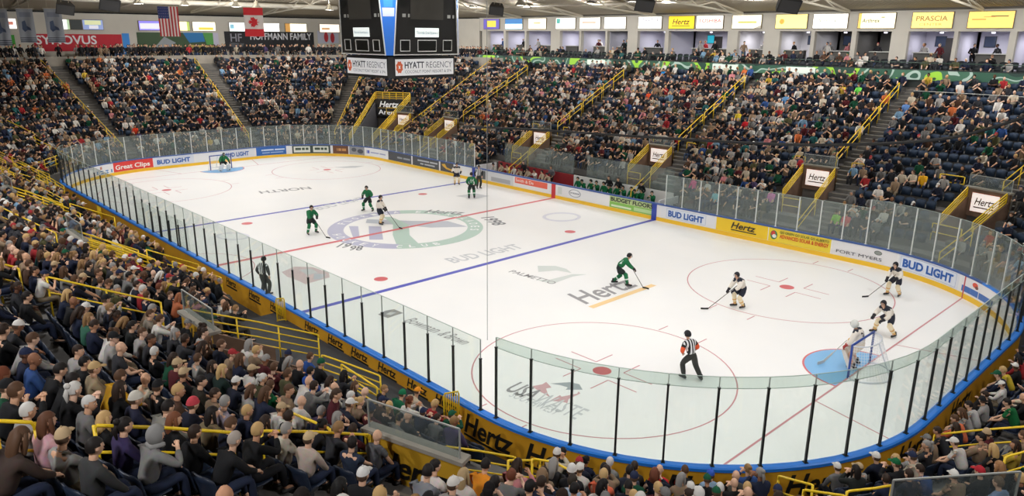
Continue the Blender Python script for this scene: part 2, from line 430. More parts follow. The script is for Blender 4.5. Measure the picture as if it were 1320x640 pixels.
def ad(x0, x1, rgb, z0=.25, z1=1.02, texts=(), shapes=(), d=-.006, name='advert_panel'):
    """panel on the far boards between picture columns; texts (string, u0, u1, v0, v1, rgb, bold, shear) in panel units"""
    a0, a1 = a_px(x0), a_px(x1); w = a0 - a1; own = owner((a0 + a1) / 2)
    pn = sweep(name, a1, a0, [(d, z0), (d, z1), (.004, z1), (.004, z0)], mat('advert_%d_%d_%d' % rgb, rgb, .45), None, .4)
    keep(pn, own)
    H = z1 - z0
    for (s, u0, u1, v0, v1, c, bo, sh) in texts:
        o = letters('advert_lettering', s, lambda u, v: P(a0 - u0 * w - u, d - .022, z0 + v0 * H + v), (u1 - u0) * w, (v1 - v0) * H,
                    mat('advert_ink_%d_%d_%d' % c, c, .45), None, bo, sh)
        if o: o.parent = pn; o.matrix_parent_inverse = Matrix.Identity(4)
        if o: o.matrix_parent_inverse = pn.matrix_world.inverted()
    for si_, (pts, c) in enumerate(shapes):
        q = MB()
        if len(pts) == 4:
            for k in range(8):
                e = [tuple(np.array(pts[i]) * (1 - t) + np.array(pts[j]) * t) for i, j, t in ((0, 1, k / 8), (0, 1, (k + 1) / 8), (3, 2, (k + 1) / 8), (3, 2, k / 8))]
                q.add([P(a0 - u * w, d - .003 - .0022 * si_, z0 + v * H) for u, v in e], [(0, 1, 2, 3)])
        else: q.add([P(a0 - u * w, d - .003 - .0022 * si_, z0 + v * H) for u, v in pts], [tuple(range(len(pts)))])
        o = q.build('advert_shape', mat('advert_ink_%d_%d_%d' % c, c, .45)); o.parent = pn
    return pn
def rect(u0, v0, u1, v1): return [(u0, v0), (u1, v0), (u1, v1), (u0, v1)]
def oval(cu, cv, ru, rv, n=18): return [(cu + ru * math.cos(t), cv + rv * math.sin(t)) for t in np.linspace(0, 2 * PI, n + 1)[:-1]]
bpy.context.view_layer.update()
NAVY_T, BUD = (24, 58, 140), (30, 92, 176)
def greek(u0, u1, v0, v1, words, c):
    """unreadable small print: word-shaped blocks"""
    out = []; tot = sum(words) + .6 * (len(words) - 1); u = u0
    for w in words:
        du = (u1 - u0) * w / tot; out.append((rect(u, v0, u + du, v1), c)); u += du + (u1 - u0) * .6 / tot
    return out
ad(106, 145, (232, 234, 238), shapes=[(rect(.03, .08, .98, .42), (70, 130, 190)), (rect(.25, .55, .38, .85), (190, 130, 110))] + greek(.08, .9, .18, .3, (6, 5, 4), (235, 240, 245)))
ad(146.5, 197, (226, 62, 56), texts=[('Great Clips', .05, .92, .24, .72, (250, 245, 240), .03, 0)])
ad(198, 250, (222, 228, 240), texts=[('BUD LIGHT', .08, .9, .25, .72, BUD, .05, 0)])
ad(252, 288, (234, 236, 240))
ad(289, 328, (228, 232, 240), texts=[('BUD LIGHT', .05, .8, .25, .72, BUD, .05, 0)])
ad(330, 369, (48, 104, 186), shapes=greek(.18, .95, .55, .72, (9, 7), (210, 225, 245)) + greek(.2, .9, .24, .36, (6, 10), (160, 190, 230)))
ad(376.5, 426, (62, 76, 72), shapes=[(rect(.04, .14, .46, .88), (228, 232, 224)), (rect(.54, .14, .95, .88), (228, 232, 224))] + greek(.08, .42, .42, .72, (4, 2, 2), (66, 84, 70)) + greek(.58, .91, .42, .72, (4, 2, 2), (66, 84, 70)))
ad(429, 449, (112, 72, 50), shapes=greek(.12, .85, .35, .66, (2, 2, 3), (206, 150, 90)))
ad(450, 470, (150, 152, 158), shapes=[(oval(.3, .6, .16, .25), (86, 90, 100)), (oval(.72, .45, .2, .28), (78, 80, 92))])
ad(471, 499, (236, 238, 242), shapes=[(rect(.05, .32, .17, .7), (86, 96, 190))] + greek(.22, .92, .4, .54, (6, 5), (160, 168, 206)))
ad(500.5, 530, (72, 74, 80), shapes=greek(.4, .95, .38, .58, (3, 4), (150, 156, 166)))
ad(532, 566, (70, 72, 78), shapes=greek(.2, .95, .58, .75, (8, 5), (186, 190, 196)) + greek(.3, .85, .24, .4, (2, 6), (186, 190, 196)))
ad(567.5, 584.5, (80, 76, 74), shapes=[([(.1, .75), (.35, .85), (.5, .5), (.9, .35), (.85, .2), (.45, .3), (.2, .55)], (226, 176, 60))])
ad(586, 604, (238, 238, 240))
ad(615, 662, (214, 216, 220), shapes=[(rect(.04, .06, .24, .92), (92, 96, 96)), (rect(.4, .08, .92, .5), (170, 172, 178))])
ad(663, 707, (236, 236, 240), shapes=[(rect(.02, .38, .97, .95), (238, 106, 84))],
   texts=[('Smith & De', .05, .58, .54, .84, (252, 236, 226), .02, 0)])
ad(717, 785, (236, 236, 238), shapes=[(oval(.37, .52, .115, .36), (150, 154, 166)), (oval(.37, .52, .1, .31), (240, 240, 242)), (rect(.04, .2, .12, .85), (214, 220, 216))],
   texts=[('NEW MILLENNIUM', .285, .455, .46, .6, (90, 96, 120), .02, 0)])
ad(786, 843.5, (140, 198, 92), shapes=[(rect(.0, .5, 1., 1.), (196, 214, 150)), (rect(.04, .1, .5, .26), (224, 236, 206)), (rect(.56, .1, .98, .4), (190, 220, 160))],
   texts=[('BUDGET FLOORS', .03, .97, .58, .92, (38, 46, 40), .04, 0)])
ad(852.5, 921, (232, 234, 240), shapes=[(rect(.1, .12, .84, .88), (168, 180, 206)), (rect(.105, .14, .835, .86), (228, 234, 244))],
   texts=[('BUD LIGHT', .14, .8, .26, .74, BUD, .055, 0)])
ad(923, 990, (244, 204, 40), texts=[('Hertz', .3, .78, .38, .86, (40, 36, 28), .03, .28)], shapes=[(rect(.3, .2, .79, .28), (40, 36, 28))])
ad(991, 1071, (240, 214, 62), shapes=[(rect(.0, .0, .18, 1.), (246, 216, 50)), (oval(.09, .5, .06, .34), (62, 120, 80)), (oval(.08, .6, .035, .2), (206, 60, 50)), (oval(.1, .42, .035, .14), (240, 240, 235))],
   texts=[('GO GREEN GO SOLAR GO ALBERTO', .19, .97, .7, .88, (50, 70, 40), .02, 0), ('ADVANCED SOLAR & ENERGY', .19, .97, .36, .62, (216, 70, 30), .04, 0)])
ad(1072, 1156, (232, 230, 232), shapes=[(oval(.71, .72, .06, .15), (84, 92, 84)), (oval(.71, .72, .05, .11), (140, 146, 140))],
   texts=[('FORT MYERS', .08, .78, .2, .42, (60, 62, 72), .0, 0)])
ad(1158, 1236, (226, 228, 236), shapes=[(rect(.03, .08, .95, .93), (150, 170, 206)), (rect(.035, .1, .945, .91), (226, 232, 244))],
   texts=[('BUD LIGHT', .07, .9, .27, .78, BUD, .055, 0)])
ad(1239, 1281, (234, 232, 234), shapes=[(rect(.03, .1, .98, .46), (62, 110, 186)), (oval(.38, .74, .08, .15), (226, 84, 58)), (oval(.43, .64, .05, .1), (120, 70, 60))],
   texts=[])
# line posts painted on the boards where the lines climb them
for X, c, nm in ((0, (206, 52, 60), 'red_line_stripe'), (29 * FT, (46, 70, 170), 'blue_line_stripe'), (-29 * FT, (46, 70, 170), 'blue_line_stripe')):
    a = a_of(X, HW); keep(sweep(nm, a - .19, a + .19, [(-.022, .0), (-.022, 1.03), (.0, 1.03), (.0, .0)], mat('stripe_%d' % c[0], c, .4)), board_far)
a = a_of(89 * FT, 36.75 * FT); keep(sweep('goal_line_stripe', a - .035, a + .035, [(-.022, .0), (-.022, 1.03), (.0, 1.03), (.0, .0)], mat('stripe_thin', (196, 84, 92), .4)), board_far)
# yellow gate panel at the far end and the lettering on the amber outside
ad(97, 105, (240, 190, 40), .0, 1.03)
INK = mat('black_vinyl', (22, 20, 16), .5)
def out_text(x, y, w, h, zb=.22, under=True):
    q = at_z(x, y, zb + h / 2); a = a_of(q[0], q[1]); own = owner(a)
    o = letters('advert_lettering', 'Hertz', lambda u, v: P(a - w / 2 + u, .178, zb + v), w, h, INK, None, .035, .28); keep(o, own)
    if under: keep(sweep('advert_underline', a - w / 2, a + w * .52, [(.172, zb - .13), (.172, zb - .06), (.18, zb - .06), (.18, zb - .13)], INK), own)
for x, y in ((291, 366), (321, 383), (352, 398), (404, 422), (435, 439), (467, 456), (502, 476), (540, 498), (577, 519)): out_text(x, y, 1.05, .3, .64)
for x, y in ((634, 556), (722, 593), (907, 620), (1045, 611), (1165, 570), (1230, 517)): out_text(x, y, 1.95, .62, .24)

# ================================================================== THE GLASS ABOVE THE BOARDS
G_NEAR = glass('rink_glass', (248, 252, 250), .02)
G_TOP = glass('rink_glass_upper', (238, 246, 242), .06)
G_FAR = glass('far_rink_glass', (236, 242, 240), .11, (196, 206, 204))  # diffuse haze for scuffs, stronger here to paint in the milky reflections
BLK = mat('black_stanchion', (26, 28, 26), .45); WHT_P = mat('white_stanchion', (224, 224, 222), .4)
def pane(a0, a1, z0, z1, m, label, group, d=.055, name='rink_glass', lip=None):
    o = sweep(name, a0 + .006, a1 - .006, [(d, z0), (d, z1), (d + .014, z1), (d + .014, z0)], m, None, .45)
    mid = P((a0 + a1) / 2, d, 0)
    o.data.transform(Matrix.Translation((-mid[0], -mid[1], -z0))); o.location = (mid[0], mid[1], z0)
    tag(o, label, 'glass pane', group)
    if lip:
        e = sweep('glass_edge', a0 + .006, a1 - .006, [(d - .003, z1 - .008), (d - .003, z1 + .003), (d + .017, z1 + .003), (d + .017, z1 - .008)], lip, None, .45)
        e.data.transform(Matrix.Translation((-mid[0], -mid[1], -z0))); e.parent = o
    return o
EDGE = mat('green_glass_edge', (176, 192, 184), .3)
STEEL = mat('clear_clip', (170, 176, 172), .35)
def post(a, z1, m, label, group, d=.08, w=.05, clip=None):
    (x, y, _) = P(a, d); nx, ny = Nrm(a); rz = math.atan2(ny, nx)
    q = MB(); q.box((0, 0, (z1 - 1.1) / 2), (.06, w, z1 - 1.1)); q.box((0, 0, .015), (.12, .1, .03)); q.box((0, 0, z1 - 1.1 + .012), (.07, w + .02, .025))
    o = q.build('glass_stanchion', m); o.location = (x, y, 1.1); o.rotation_euler = (0, 0, rz)
    tag(o, label, 'stanchion', group)
    if clip:
        c = MB(); c.box((0, 0, (z1 + clip) / 2 - 1.1), (.03, .018, clip - z1)); c.build('glass_clip', STEEL, o)
    return o
def glass_run(a0, a1, n, zt, zp, gm, pm, plabel, slabel, grp, first=True, last=True, lip=EDGE):
    for i in range(n):
        b0, b1 = a0 + (a1 - a0) * i / n, a0 + (a1 - a0) * (i + 1) / n
        pane(b0, b1, 1.1, zt, gm, ord_(i) + ' ' + plabel, 'panes ' + grp, lip=lip)
    for i in range(0 if first else 1, n + 1 if last else n):
        post(a0 + (a1 - a0) * i / n, zp, pm, ord_(i) + ' ' + slabel, 'stanchions ' + grp, clip=zt if zt - zp > .05 else None)
a_cut = A_NR - .1
_aL0, _aL1 = A_NL + 9 - TOTAL, a_cut - 28.8
_m1, _m2 = HX - 7.0, HX + .6
glass_run(_aL0, _m1, int(round((_m1 - _aL0) / 1.2)), 3.3, 2.95, G_NEAR, BLK, 'tall glass pane from the distant corner along the near boards',
          'thin black post from the distant corner along the near boards', 'on the most distant near boards')
glass_run(_m1, _m2, int(round((_m2 - _m1) / 1.2)), 2.5, 2.2, G_NEAR, BLK, 'lower glass pane from the left, near boards by the penalty boxes',
          'short black post from the left, near boards by the penalty boxes', 'by the penalty boxes', first=False, last=False)
glass_run(_m2, _aL1, int(round((_aL1 - _m2) / 1.2)), 3.24, 2.72, G_NEAR, BLK, 'tall glass pane right of the red line on the near boards',
          'black post right of the red line on the near boards', 'on the near boards by the red line', last=False)
glass_run(_aL1, a_cut, 24, 3.24, 2.66, G_NEAR, BLK, 'tall glass pane from the left along the near straight boards',
          'black post from the left along the near straight boards', 'on the near straight boards')
n_e = int(round((A_FR + 4.2 - a_cut - .9) / 1.19)); e0, e1 = a_cut + .62, A_FR + 4.2
for i in range(n_e):
    b0, b1 = e0 + (e1 - e0) * i / n_e, e0 + (e1 - e0) * (i + 1) / n_e
    pane(b0, b1, 1.1, 3.2, G_NEAR, ord_(i) + ' lower glass pane from the left round the near end', 'lower panes round the near end', lip=EDGE)
    pane(b0, b1, 3.2, 3.5, G_TOP, ord_(i) + ' narrow greenish top pane from the left above the near end posts', 'top panes round the near end', lip=EDGE)
for i in range(n_e + 1):
    post(e0 + (e1 - e0) * i / n_e, 3.2, BLK, ord_(i) + ' tall black post from the left round the curved near end', 'stanchions round the near end', clip=3.5)
f0, f1 = A_FR + 13.4, a_px(856)
glass_run(e1, f0, int(round((f0 - e1) / 1.2)), 3.45, 3.4, G_FAR, WHT_P, 'taller glass pane from the right in the far right corner', 'tall white post from the right in the far right corner', 'round the far right corner', first=False)
glass_run(f0, f1, int(round((f1 - f0) / 1.2)), 3.0, 2.94, G_FAR, WHT_P, 'glass pane from the right between far corner and blue line',
          'white post from the right between far corner and blue line', 'of the far side by the near corner', first=False)
f2, f3 = a_px(611), A_FL + 13.4
glass_run(f2, f3, int(round((f3 - f2) / 1.2)), 2.95, 2.9, G_FAR, WHT_P, 'glass pane on the far boards, counted leftward from the visitors bench',
          'white post on the far boards, counted leftward from the visitors bench', 'beyond the visitors bench')
f4, f5 = f3, A_NL + 9
glass_run(f4, f5, int(round((f5 - f4) / 1.35)), 3.0, 2.95, G_FAR, WHT_P, 'glass pane from the right behind the distant goal', 'white post from the right behind the distant goal', 'behind the distant goal', first=False)

# ================================================================== NEAR AND FAR GOALS
def goal(s, label):
    r = tag(empty('hockey_goal', (s * 89 * FT, 0, 0), 0 if s > 0 else PI), label, 'goal')
    BL = mat('blue_goal_pipe', (30, 66, 150), .35); WHP = mat('white_goal_pipe', (214, 218, 226), .35)
    for y in (-.915, .915):
        q = MB(); q.tube([(0, y, 0), (0, y, 1.22)], .04, 10, round_ends=False); q.build('goal_post', BL, r, True)
    q = MB(); q.tube([(0, -.915, 1.22), (0, .915, 1.22)], .04, 10); q.build('crossbar', BL, r, True)
    base = [(0, -.915)] + [(.12 + .95 * math.sin(t), -1.02 * math.cos(t)) for t in np.linspace(.12, PI - .12, 13)] + [(0, .915)]
    q = MB(); q.tube([(x, y, .03) for x, y in base], .03, 8); q.build('base_frame', WHP, r, True)
    top = [(0, -.915)] + [(.1 + .42 * math.sin(t), -.85 * math.cos(t)) for t in np.linspace(.2, PI - .2, 11)] + [(0, .915)]
    q = MB(); q.tube([(x, y, 1.2) for x, y in top], .025, 8); q.tube([(.52, 0, 1.2), (1.06, 0, .03)], .025, 8); q.build('top_frame', WHP, r, True)
    q = MB(); NN = len(base); K = 12
    tp = [np.array(top[min(len(top) - 1, int(round(i * (len(top) - 1) / (NN - 1))))]) for i in range(NN)]
    cords = []
    def lerp(A, B, n): return [A + (B - A) * k / n for k in range(n + 1)]
    m = 30
    def along(pl, f):
        pl = np.array(pl); seg = np.linalg.norm(np.diff(pl, axis=0), axis=1); c = np.concatenate([[0], np.cumsum(seg)]); d = f * c[-1]
        return np.array([np.interp(d, c, pl[:, 0]), np.interp(d, c, pl[:, 1])])
    for i in range(m + 1):
        b, t = along(base, i / m), along(top, i / m); cords.append([(b[0], b[1], .03), ((b[0] + t[0]) / 2 + .02, (b[1] + t[1]) / 2, .6), (t[0], t[1], 1.2)])
    for j in range(1, 12):
        f = j / 12; cords.append([(*(along(base, i / 24) * (1 - f) + along(top, i / 24) * f), .03 + 1.17 * f) for i in range(25)])
    for i in range(1, 16):
        y = -.915 + 1.83 * i / 16; ht = np.interp(abs(y), [0, .85, .92], [.52, .25, 0]); cords.append([(0, y, 1.2), (ht * .5, y, 1.19), (max(ht, .01), y, 1.2)])
    for c in cords: q.tube(c, .0045, 4, round_ends=False)
    q.build('net', mat('white_net_cord', (236, 238, 240), .7), r)
    return r
goal(1, 'blue framed goal with white net by the blue crease at the near end')
goal(-1, 'distant goal in front of the far end boards')
# ================================================================== THE SEATING BOWL
CONC = noisy('stand_concrete', (112, 108, 104), (92, 90, 88), .8, .9)
CONC_L = noisy('pale_concrete', (160, 152, 140), (142, 136, 126), 1.1, .9)
NOSE = mat('step_nosing', (128, 122, 110), .8)
DARKF = mat('dark_walkway_rubber', (62, 62, 64), .85)
NROW = 18
def ap(X, Y): return a_of(X, Y)
YP = 17.6
# portals: (a, half width along the boards)
FARP = [(ap(X, YP), 1.05) for X in (16.6, 5.0, -6.9, -18.8)] + [(ap(25.5, 17.3), .66), (ap(-25.4, 17.6), .6)]
NEARP = [(ap(X, -YP), 1.05) for X in (16.9, 5.0, -6.9, -18.8)] + [(ap(25.6, -17.4), .66), (ap(-25.4, -17.4), .66)]
ZAM = (ap(-29.3, 19.3), 1.0)
RIGHTP = [(ap(33.4, -12.9), .68)]
PORT = FARP + NEARP + RIGHTP
PR0, PR1 = 2, 5
def lat_in(a, c, hw): return abs((a - c + TOTAL / 2) % TOTAL - TOTAL / 2) < hw
BENCH = (a_px(846), a_px(612))          # stretch of the far boards with the benches
GAP = (HX + 9.4, HX + 20.4)          # flat walkway beside the near boards
def in_bench(a): return BENCH[0] - .2 < a < BENCH[1] + .2
def low_front(a): return A_NR + 6.2 < a % TOTAL < A_FR + 4
def solid(a, i):
    if i < 0 and not low_front(a): return False
    if any(lat_in(a, c, h - 1e-4) for c, h in PORT) and PR0 <= i < PR1: return False
    if lat_in(a, *ZAM) and i < 8: return False
    if in_bench(a) and i < 2: return False
    if GAP[0] < a % TOTAL < GAP[1] and i < 2: return False
    return True
# aisles: (centre a, half width a, first row, last row)
def aisle_far(X): return (ap(X + .6, 20.), .5)
AISLES = [(*aisle_far(X), r0, r1) for X in (17.0, 5.6, -6.3, -18.5) for r0, r1 in ((5, NROW),)]
AISLES += [(ap(X + .65, 16.), .62, 0, 5) for X in (17.85, 6.25, -5.65, -17.55)]
AISLES += [(ap(X + .65, -20.), .62, 5, NROW) for X in (15.0, 3.6, -8.3, -20.0)]
AISLES += [(ap(X + .6, -16.), .6, 0, 5) for X in (14.45, 2.5, -9.3, -21.2)]
AISLES += [(ap(27.2, -20.6), .34, 0, NROW), (ap(26.9, 20.4), .3, 0, NROW)]
AISLES += [(A_LEFT + HY + y, .28, 0, NROW) for y in (5.3, -5.4)]
AISLES += [(A_FL + RC * math.radians(q), .27, 0, NROW) for q in (9, 45)] + [(A_NL + RC * math.radians(45), .27, 0, NROW)]
AISLES += [(A_RIGHT + HY - 4.6, .5, 0, NROW), (A_NR + RC * math.radians(72), .34, 0, NROW)]
def in_aisle(a, i): return any(r0 <= i < r1 and lat_in(a, c, h) for c, h, r0, r1 in AISLES)
# columns
cols = [CUM[k] + SEG[k] * f for k in range(8) for f in np.linspace(0, 1, max(3, int(SEG[k] / (1.5 if k % 2 == 0 else .9))) + 1)[:-1]]
for c, h in PORT + [ZAM]: cols += [c - h, c + h]
cols += [BENCH[0] - .2, BENCH[1] + .2, *GAP, A_NR + 6.2, A_FR + 4]
cols = sorted(set(round(c % TOTAL, 4) for c in cols))
def stand(name, a0, a1, label):
    cs = [a0] + [c + k * TOTAL for k in (-1, 0, 1) for c in cols if a0 + .02 < c + k * TOTAL < a1 - .02] + [a1]
    cs = sorted(cs); mb = MB()
    for u, v in zip(cs[:-1], cs[1:]):
        m = (u + v) / 2; below = 0.
        for i in range(-1, NROW):
            d, e, z = row_d(i), row_d(i + 1), row_z(i)
            if not solid(m, i): below = 0. if (i >= PR0 or i < 0) else row_z(i); continue
            zb = below if (i == -1 or not solid(m, i - 1)) else row_z(i - 1)
            mb.quad(P(u, d, zb), P(v, d, zb), P(v, d, z), P(u, d, z))
            mb.quad(P(u, d, z), P(v, d, z), P(v, e, z), P(u, e, z))
            below = z
            for s, t in ((u, -.01), (v, .01)):
                if not solid(s + t if True else s, i): mb.quad(P(s, d, 0), P(s, e, 0), P(s, e, z), P(s, d, z))
        d, z = row_d(NROW), Z0 + RISE * NROW
        mb.quad(P(u, d, row_z(NROW - 1)), P(v, d, row_z(NROW - 1)), P(v, d, z - .1), P(u, d, z - .1))
    o = struct(mb.build(name, CONC)); return o
stand('floor_near_stand', A_NL + 6.7 - TOTAL, A_NR + 6.7, '')
stand('floor_right_stand', A_NR + 6.7, A_FR + 6.7, '')
stand('floor_far_stand', A_FR + 6.7, A_FL + 6.7, '')
stand('floor_left_stand', A_FL + 6.7, A_NL + 6.7, '')
struct(sweep('floor_walkway', 0, TOTAL, [(.05, -.03), (.05, -.004), (9.0, -.004), (9.0, -.03)], DARKF, None, .8))
struct(sweep('floor_walkway', GAP[0], GAP[1], [(.18, .0), (.18, .52), (row_d(2), .52), (row_d(2), .0)], DARKF, None, .8))
# aisle steps with pale nosings
for k, (c, h, r0, r1) in enumerate(AISLES):
    mb = MB(); nearby = math.hypot(*(np.array(P(c, 6)[:2]) - CAM[:2]))
    for i in range(r0, r1):
        if not solid(c - h, i) or not solid(c + h, i): continue
        d, z = row_d(i), row_z(i)
        for d0, d1, z1 in ((d + .43, d + .85, z + RISE / 2),):
            b = [P(c - h, d0, z), P(c + h, d0, z), P(c + h, d1, z), P(c - h, d1, z)]
            mb.hexa(b, [(x, y, z1) for x, y, _ in b], 0)
        for d0, z1 in ((d, z), (d + .43, z + RISE / 2)):
            b = [P(c - h, d0 - .004, z1 - .03), P(c + h, d0 - .004, z1 - .03), P(c + h, d0 + .06, z1 - .03), P(c - h, d0 + .06, z1 - .03)]
            mb.hexa(b, [(x, y, z1 + .004) for x, y, _ in b], 1)
    if mb.v: struct(mb.build('floor_aisle_steps', [CONC, NOSE]))

# ------------------------------------------------------------------ yellow rails
YEL = mat('yellow_rail_paint', (246, 206, 36), .4); YEL2 = mat('yellow_rail_panel', (226, 178, 44), .5)
def gz(p):
    d = dist(p[0], p[1])
    return row_z(int((d - D0) / RD)) if d > D0 else 0.
def rail(label, pts, bars=(.42,), r=.024, posts=None, down=None, group=None, curl=0., zmin=None):
    """pts: the top rail; bars: depths of the lower rails below it; posts: fractions along"""
    pts = [np.array(p, float) for p in pts]
    c = sum(pts) / len(pts); base = np.array([c[0], c[1], gz(c)])
    root = tag(empty('handrail', tuple(base)), label, 'handrail', group)
    L = lambda p: np.array(p) - base
    q = MB(); top = [L(p) for p in pts]
    if curl:
        a, b = pts[0], pts[1]; t = (b - a) / np.linalg.norm(b - a)
        e, f = pts[-2], pts[-1]; s = (f - e) / np.linalg.norm(f - e)
        top = [L(a + (0, 0, -curl)), L(a + (0, 0, -curl * .3) + t * curl * .08), L(a + t * curl * .4)] + [L(p) for p in pts[1:-1]] + [L(f - s * curl * .4), L(f + (0, 0, -curl * .3) - s * curl * .08), L(f + (0, 0, -curl))]
    q.tube(top, r, 8); q.build('top_rail', YEL, root, True)
    for h in bars:
        q = MB(); q.tube([L(p + (0, 0, -h)) for p in pts], r * .85, 8); q.build('lower_rail', YEL, root, True)
    seg = np.array([np.linalg.norm(b - a) for a, b in zip(pts[:-1], pts[1:])]); cs = np.concatenate([[0], np.cumsum(seg)])
    if posts is None: posts = np.linspace(0, 1, max(2, int(cs[-1] / 1.3) + 1))
    for f in posts:
        p = np.array([np.interp(f * cs[-1], cs, [w[k] for w in pts]) for k in range(3)])
        zb = (p[2] - down) if down else min(gz(p), p[2] - .3)
        if zmin is not None: zb = max(zb, zmin)
        q = MB(); q.tube([L((p[0], p[1], zb)), L(p)], r, 8, round_ends=False); q.build('post', YEL, root, True)
    return root
def pxrail(label, pp, h=.9, **k): return rail(label, [hit(x, y, h) for x, y in pp], **k)
# far side, along the upper flights
WHERE = ['beside the portal nearest the near corner', 'beside the portal over the yellow board advert', 'above the home bench', 'above the visitors bench']
for X, wh in zip((17.0, 5.6, -6.3, -18.5), WHERE):
    for k, (da, db) in enumerate(((9.9, 7.0), (12.5, 10.1), (15.4, 12.7))):
        rail('%s stair rail in the far stand %s' % (('lowest', 'middle', 'highest')[k], wh),
             [(X, 12.95 + da, Zs(da) + .95), (X, 12.95 + db, Zs(db) + .95)][::-1], (.4,), .03, group='far stand stair rails', curl=.12)
for y, wh in ((5.3 + .45, 'left of the flags'), (-5.4 + .4, 'right of the striped flag')):
    a = A_LEFT + HY + y * (1 if y > 0 else 1)
    rail('long yellow stair rail in the distant end stand %s' % wh, [P(a, 2.2, Zs(2.2) + .95), P(a, 16.1, Zs(16.1) + .95)], (.4,), .032, group='distant end stair rails')
for q, wh in ((9, 'beside the big black arena sign'), (45, 'left of the arena sign')):
    a = A_FL + RC * math.radians(q) - .4
    rail('long stair rail in the corner stand %s' % wh, [P(a, 2.2, Zs(2.2) + .95), P(a, 16.1, Zs(16.1) + .95)], (.4,), .032, group='corner stair rails')
a = ap(26.56, 20.44)
rail('yellow stair rail above the portal at the right picture edge', [P(a, 6.6, Zs(6.6) + .95), P(a, 12, Zs(12) + .95)], (.4,), .03)

# ------------------------------------------------------------------ portals
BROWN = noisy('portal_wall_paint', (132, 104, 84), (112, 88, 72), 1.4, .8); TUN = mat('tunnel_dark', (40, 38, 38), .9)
PORT_Y = noisy('portal_amber_paint', (206, 158, 36), (192, 146, 32), 1.5, .6)
SIGNW = mat('portal_sign_face', (250, 238, 232), .5, emit=.55); SIGNR = mat('portal_sign_frame', (206, 120, 90), .5)
HZ = mat('sign_black_ink', (60, 36, 34), .6)
RAILG = glass('guard_glass', (232, 238, 238), .07, (190, 200, 200))
def portal(a, hw, where, side, sign=True, back=PORT_Y):
    d0, d1 = row_d(PR0), row_d(PR1); fz = .35; mb = MB(); t = .02
    z0, z1 = row_z(PR0), row_z(PR1)
    for s in (-1, 1):
        e0, e1 = a + s * hw, a + s * (hw - .12)
        b = [P(e0, d0, fz), P(e1, d0, fz), P(e1, d1, fz), P(e0, d1, fz)]
        tp = [P(e0, d0, z0 + .35), P(e1, d0, z0 + .35), P(e1, d1, z1 + .55), P(e0, d1, z1 + .55)]
        mb.hexa(b, tp, 0)
    # lintel and parapet over the tunnel mouth
    b = [P(a - hw, d1 - .16, 2.35), P(a + hw, d1 - .16, 2.35), P(a + hw, d1, 2.35), P(a - hw, d1, 2.35)]
    mb.hexa(b, [(x, y, z1 + .92) for x, y, _ in b], 2)
    # pit front wall
    b = [P(a - hw, d0, fz), P(a + hw, d0, fz), P(a + hw, d0 + .12, fz), P(a - hw, d0 + .12, fz)]
    mb.hexa(b, [(x, y, row_z(PR0 - 1) + .0) for x, y, _ in b], 0)
    # floor and tunnel
    b = [P(a - hw, d0, 0.), P(a + hw, d0, 0.), P(a + hw, d1 + 4, 0.), P(a - hw, d1 + 4, 0.)]
    mb.hexa(b, [(x, y, fz) for x, y, _ in b], 1)
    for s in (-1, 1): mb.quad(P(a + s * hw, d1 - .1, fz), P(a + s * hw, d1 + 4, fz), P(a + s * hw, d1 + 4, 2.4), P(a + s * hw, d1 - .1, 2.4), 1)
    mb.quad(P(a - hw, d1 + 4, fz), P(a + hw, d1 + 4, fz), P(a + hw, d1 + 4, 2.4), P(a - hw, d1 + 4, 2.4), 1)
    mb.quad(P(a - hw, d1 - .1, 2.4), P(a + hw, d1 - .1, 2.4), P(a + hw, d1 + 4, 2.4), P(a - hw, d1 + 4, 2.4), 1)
    # ledge and back face of the parapet
    b = [P(a - hw - .05, d1 - .22, z1 + .9), P(a + hw + .05, d1 - .22, z1 + .9), P(a + hw + .05, d1 + .1, z1 + .9), P(a - hw - .05, d1 + .1, z1 + .9)]
    mb.hexa(b, [(x, y, z1 + .98) for x, y, _ in b], 3)
    b = [P(a - hw, d1, z1), P(a + hw, d1, z1), P(a + hw, d1 + .02, z1), P(a - hw, d1 + .02, z1)]
    mb.hexa(b, [(x, y, z1 + .9) for x, y, _ in b], 4)
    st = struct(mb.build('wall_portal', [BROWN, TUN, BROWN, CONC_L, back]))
    # glass guard
    c = P(a, d1 - .06, z1 + .98); nx, ny = Nrm(a); rz = math.atan2(ny, nx) + PI / 2
    g = empty('guard_screen', c, rz); W = 2 * hw * (RC + d1) / RC * .97 if anchor(a)[2] % 2 else 2 * hw * .98
    tag(g, 'guard glass on the parapet of portal %s' % where, 'guard glass', 'portal guard glasses')
    q = MB(); q.box((0, 0, .3), (W, .012, .58)); q.build('pane', RAILG, g)
    q = MB(); q.box((0, 0, .6), (W, .03, .025)); q.box((-W / 2, 0, .3), (.025, .03, .6)); q.box((W / 2, 0, .3), (.025, .03, .6)); q.build('rim', mat('guard_rim', (186, 188, 184), .4, .4), g)
    if sign:
        c = P(a, d1 - .24, z1 + .22); s = empty('portal_sign', c, rz)
        tag(s, 'white lit Hertz sign over the portal %s' % where, 'sign', 'portal signs')
        q = MB(); q.box((0, 0, 0), (1.42, .05, 1.0)); q.build('sign_frame', SIGNR, s)
        q = MB(); q.quad((.69, .03, -.48), (-.69, .03, -.48), (-.69, .03, .48), (.69, .03, .48)); q.build('sign_face', SIGNW, s)
        letters('lettering', 'Hertz', lambda u, v: (.52 - u, .034, -.12 + v), 1.05, .38, HZ, s, .02, .28)
        q = MB(); q.quad((.55, .034, -.28), (-.5, .034, -.28), (-.5, .034, -.22), (.55, .034, -.22)); q.build('underline', HZ, s)
        # the letters face the ice: local +y points out of the stand
        s.rotation_euler = (0, 0, rz); 
    return st
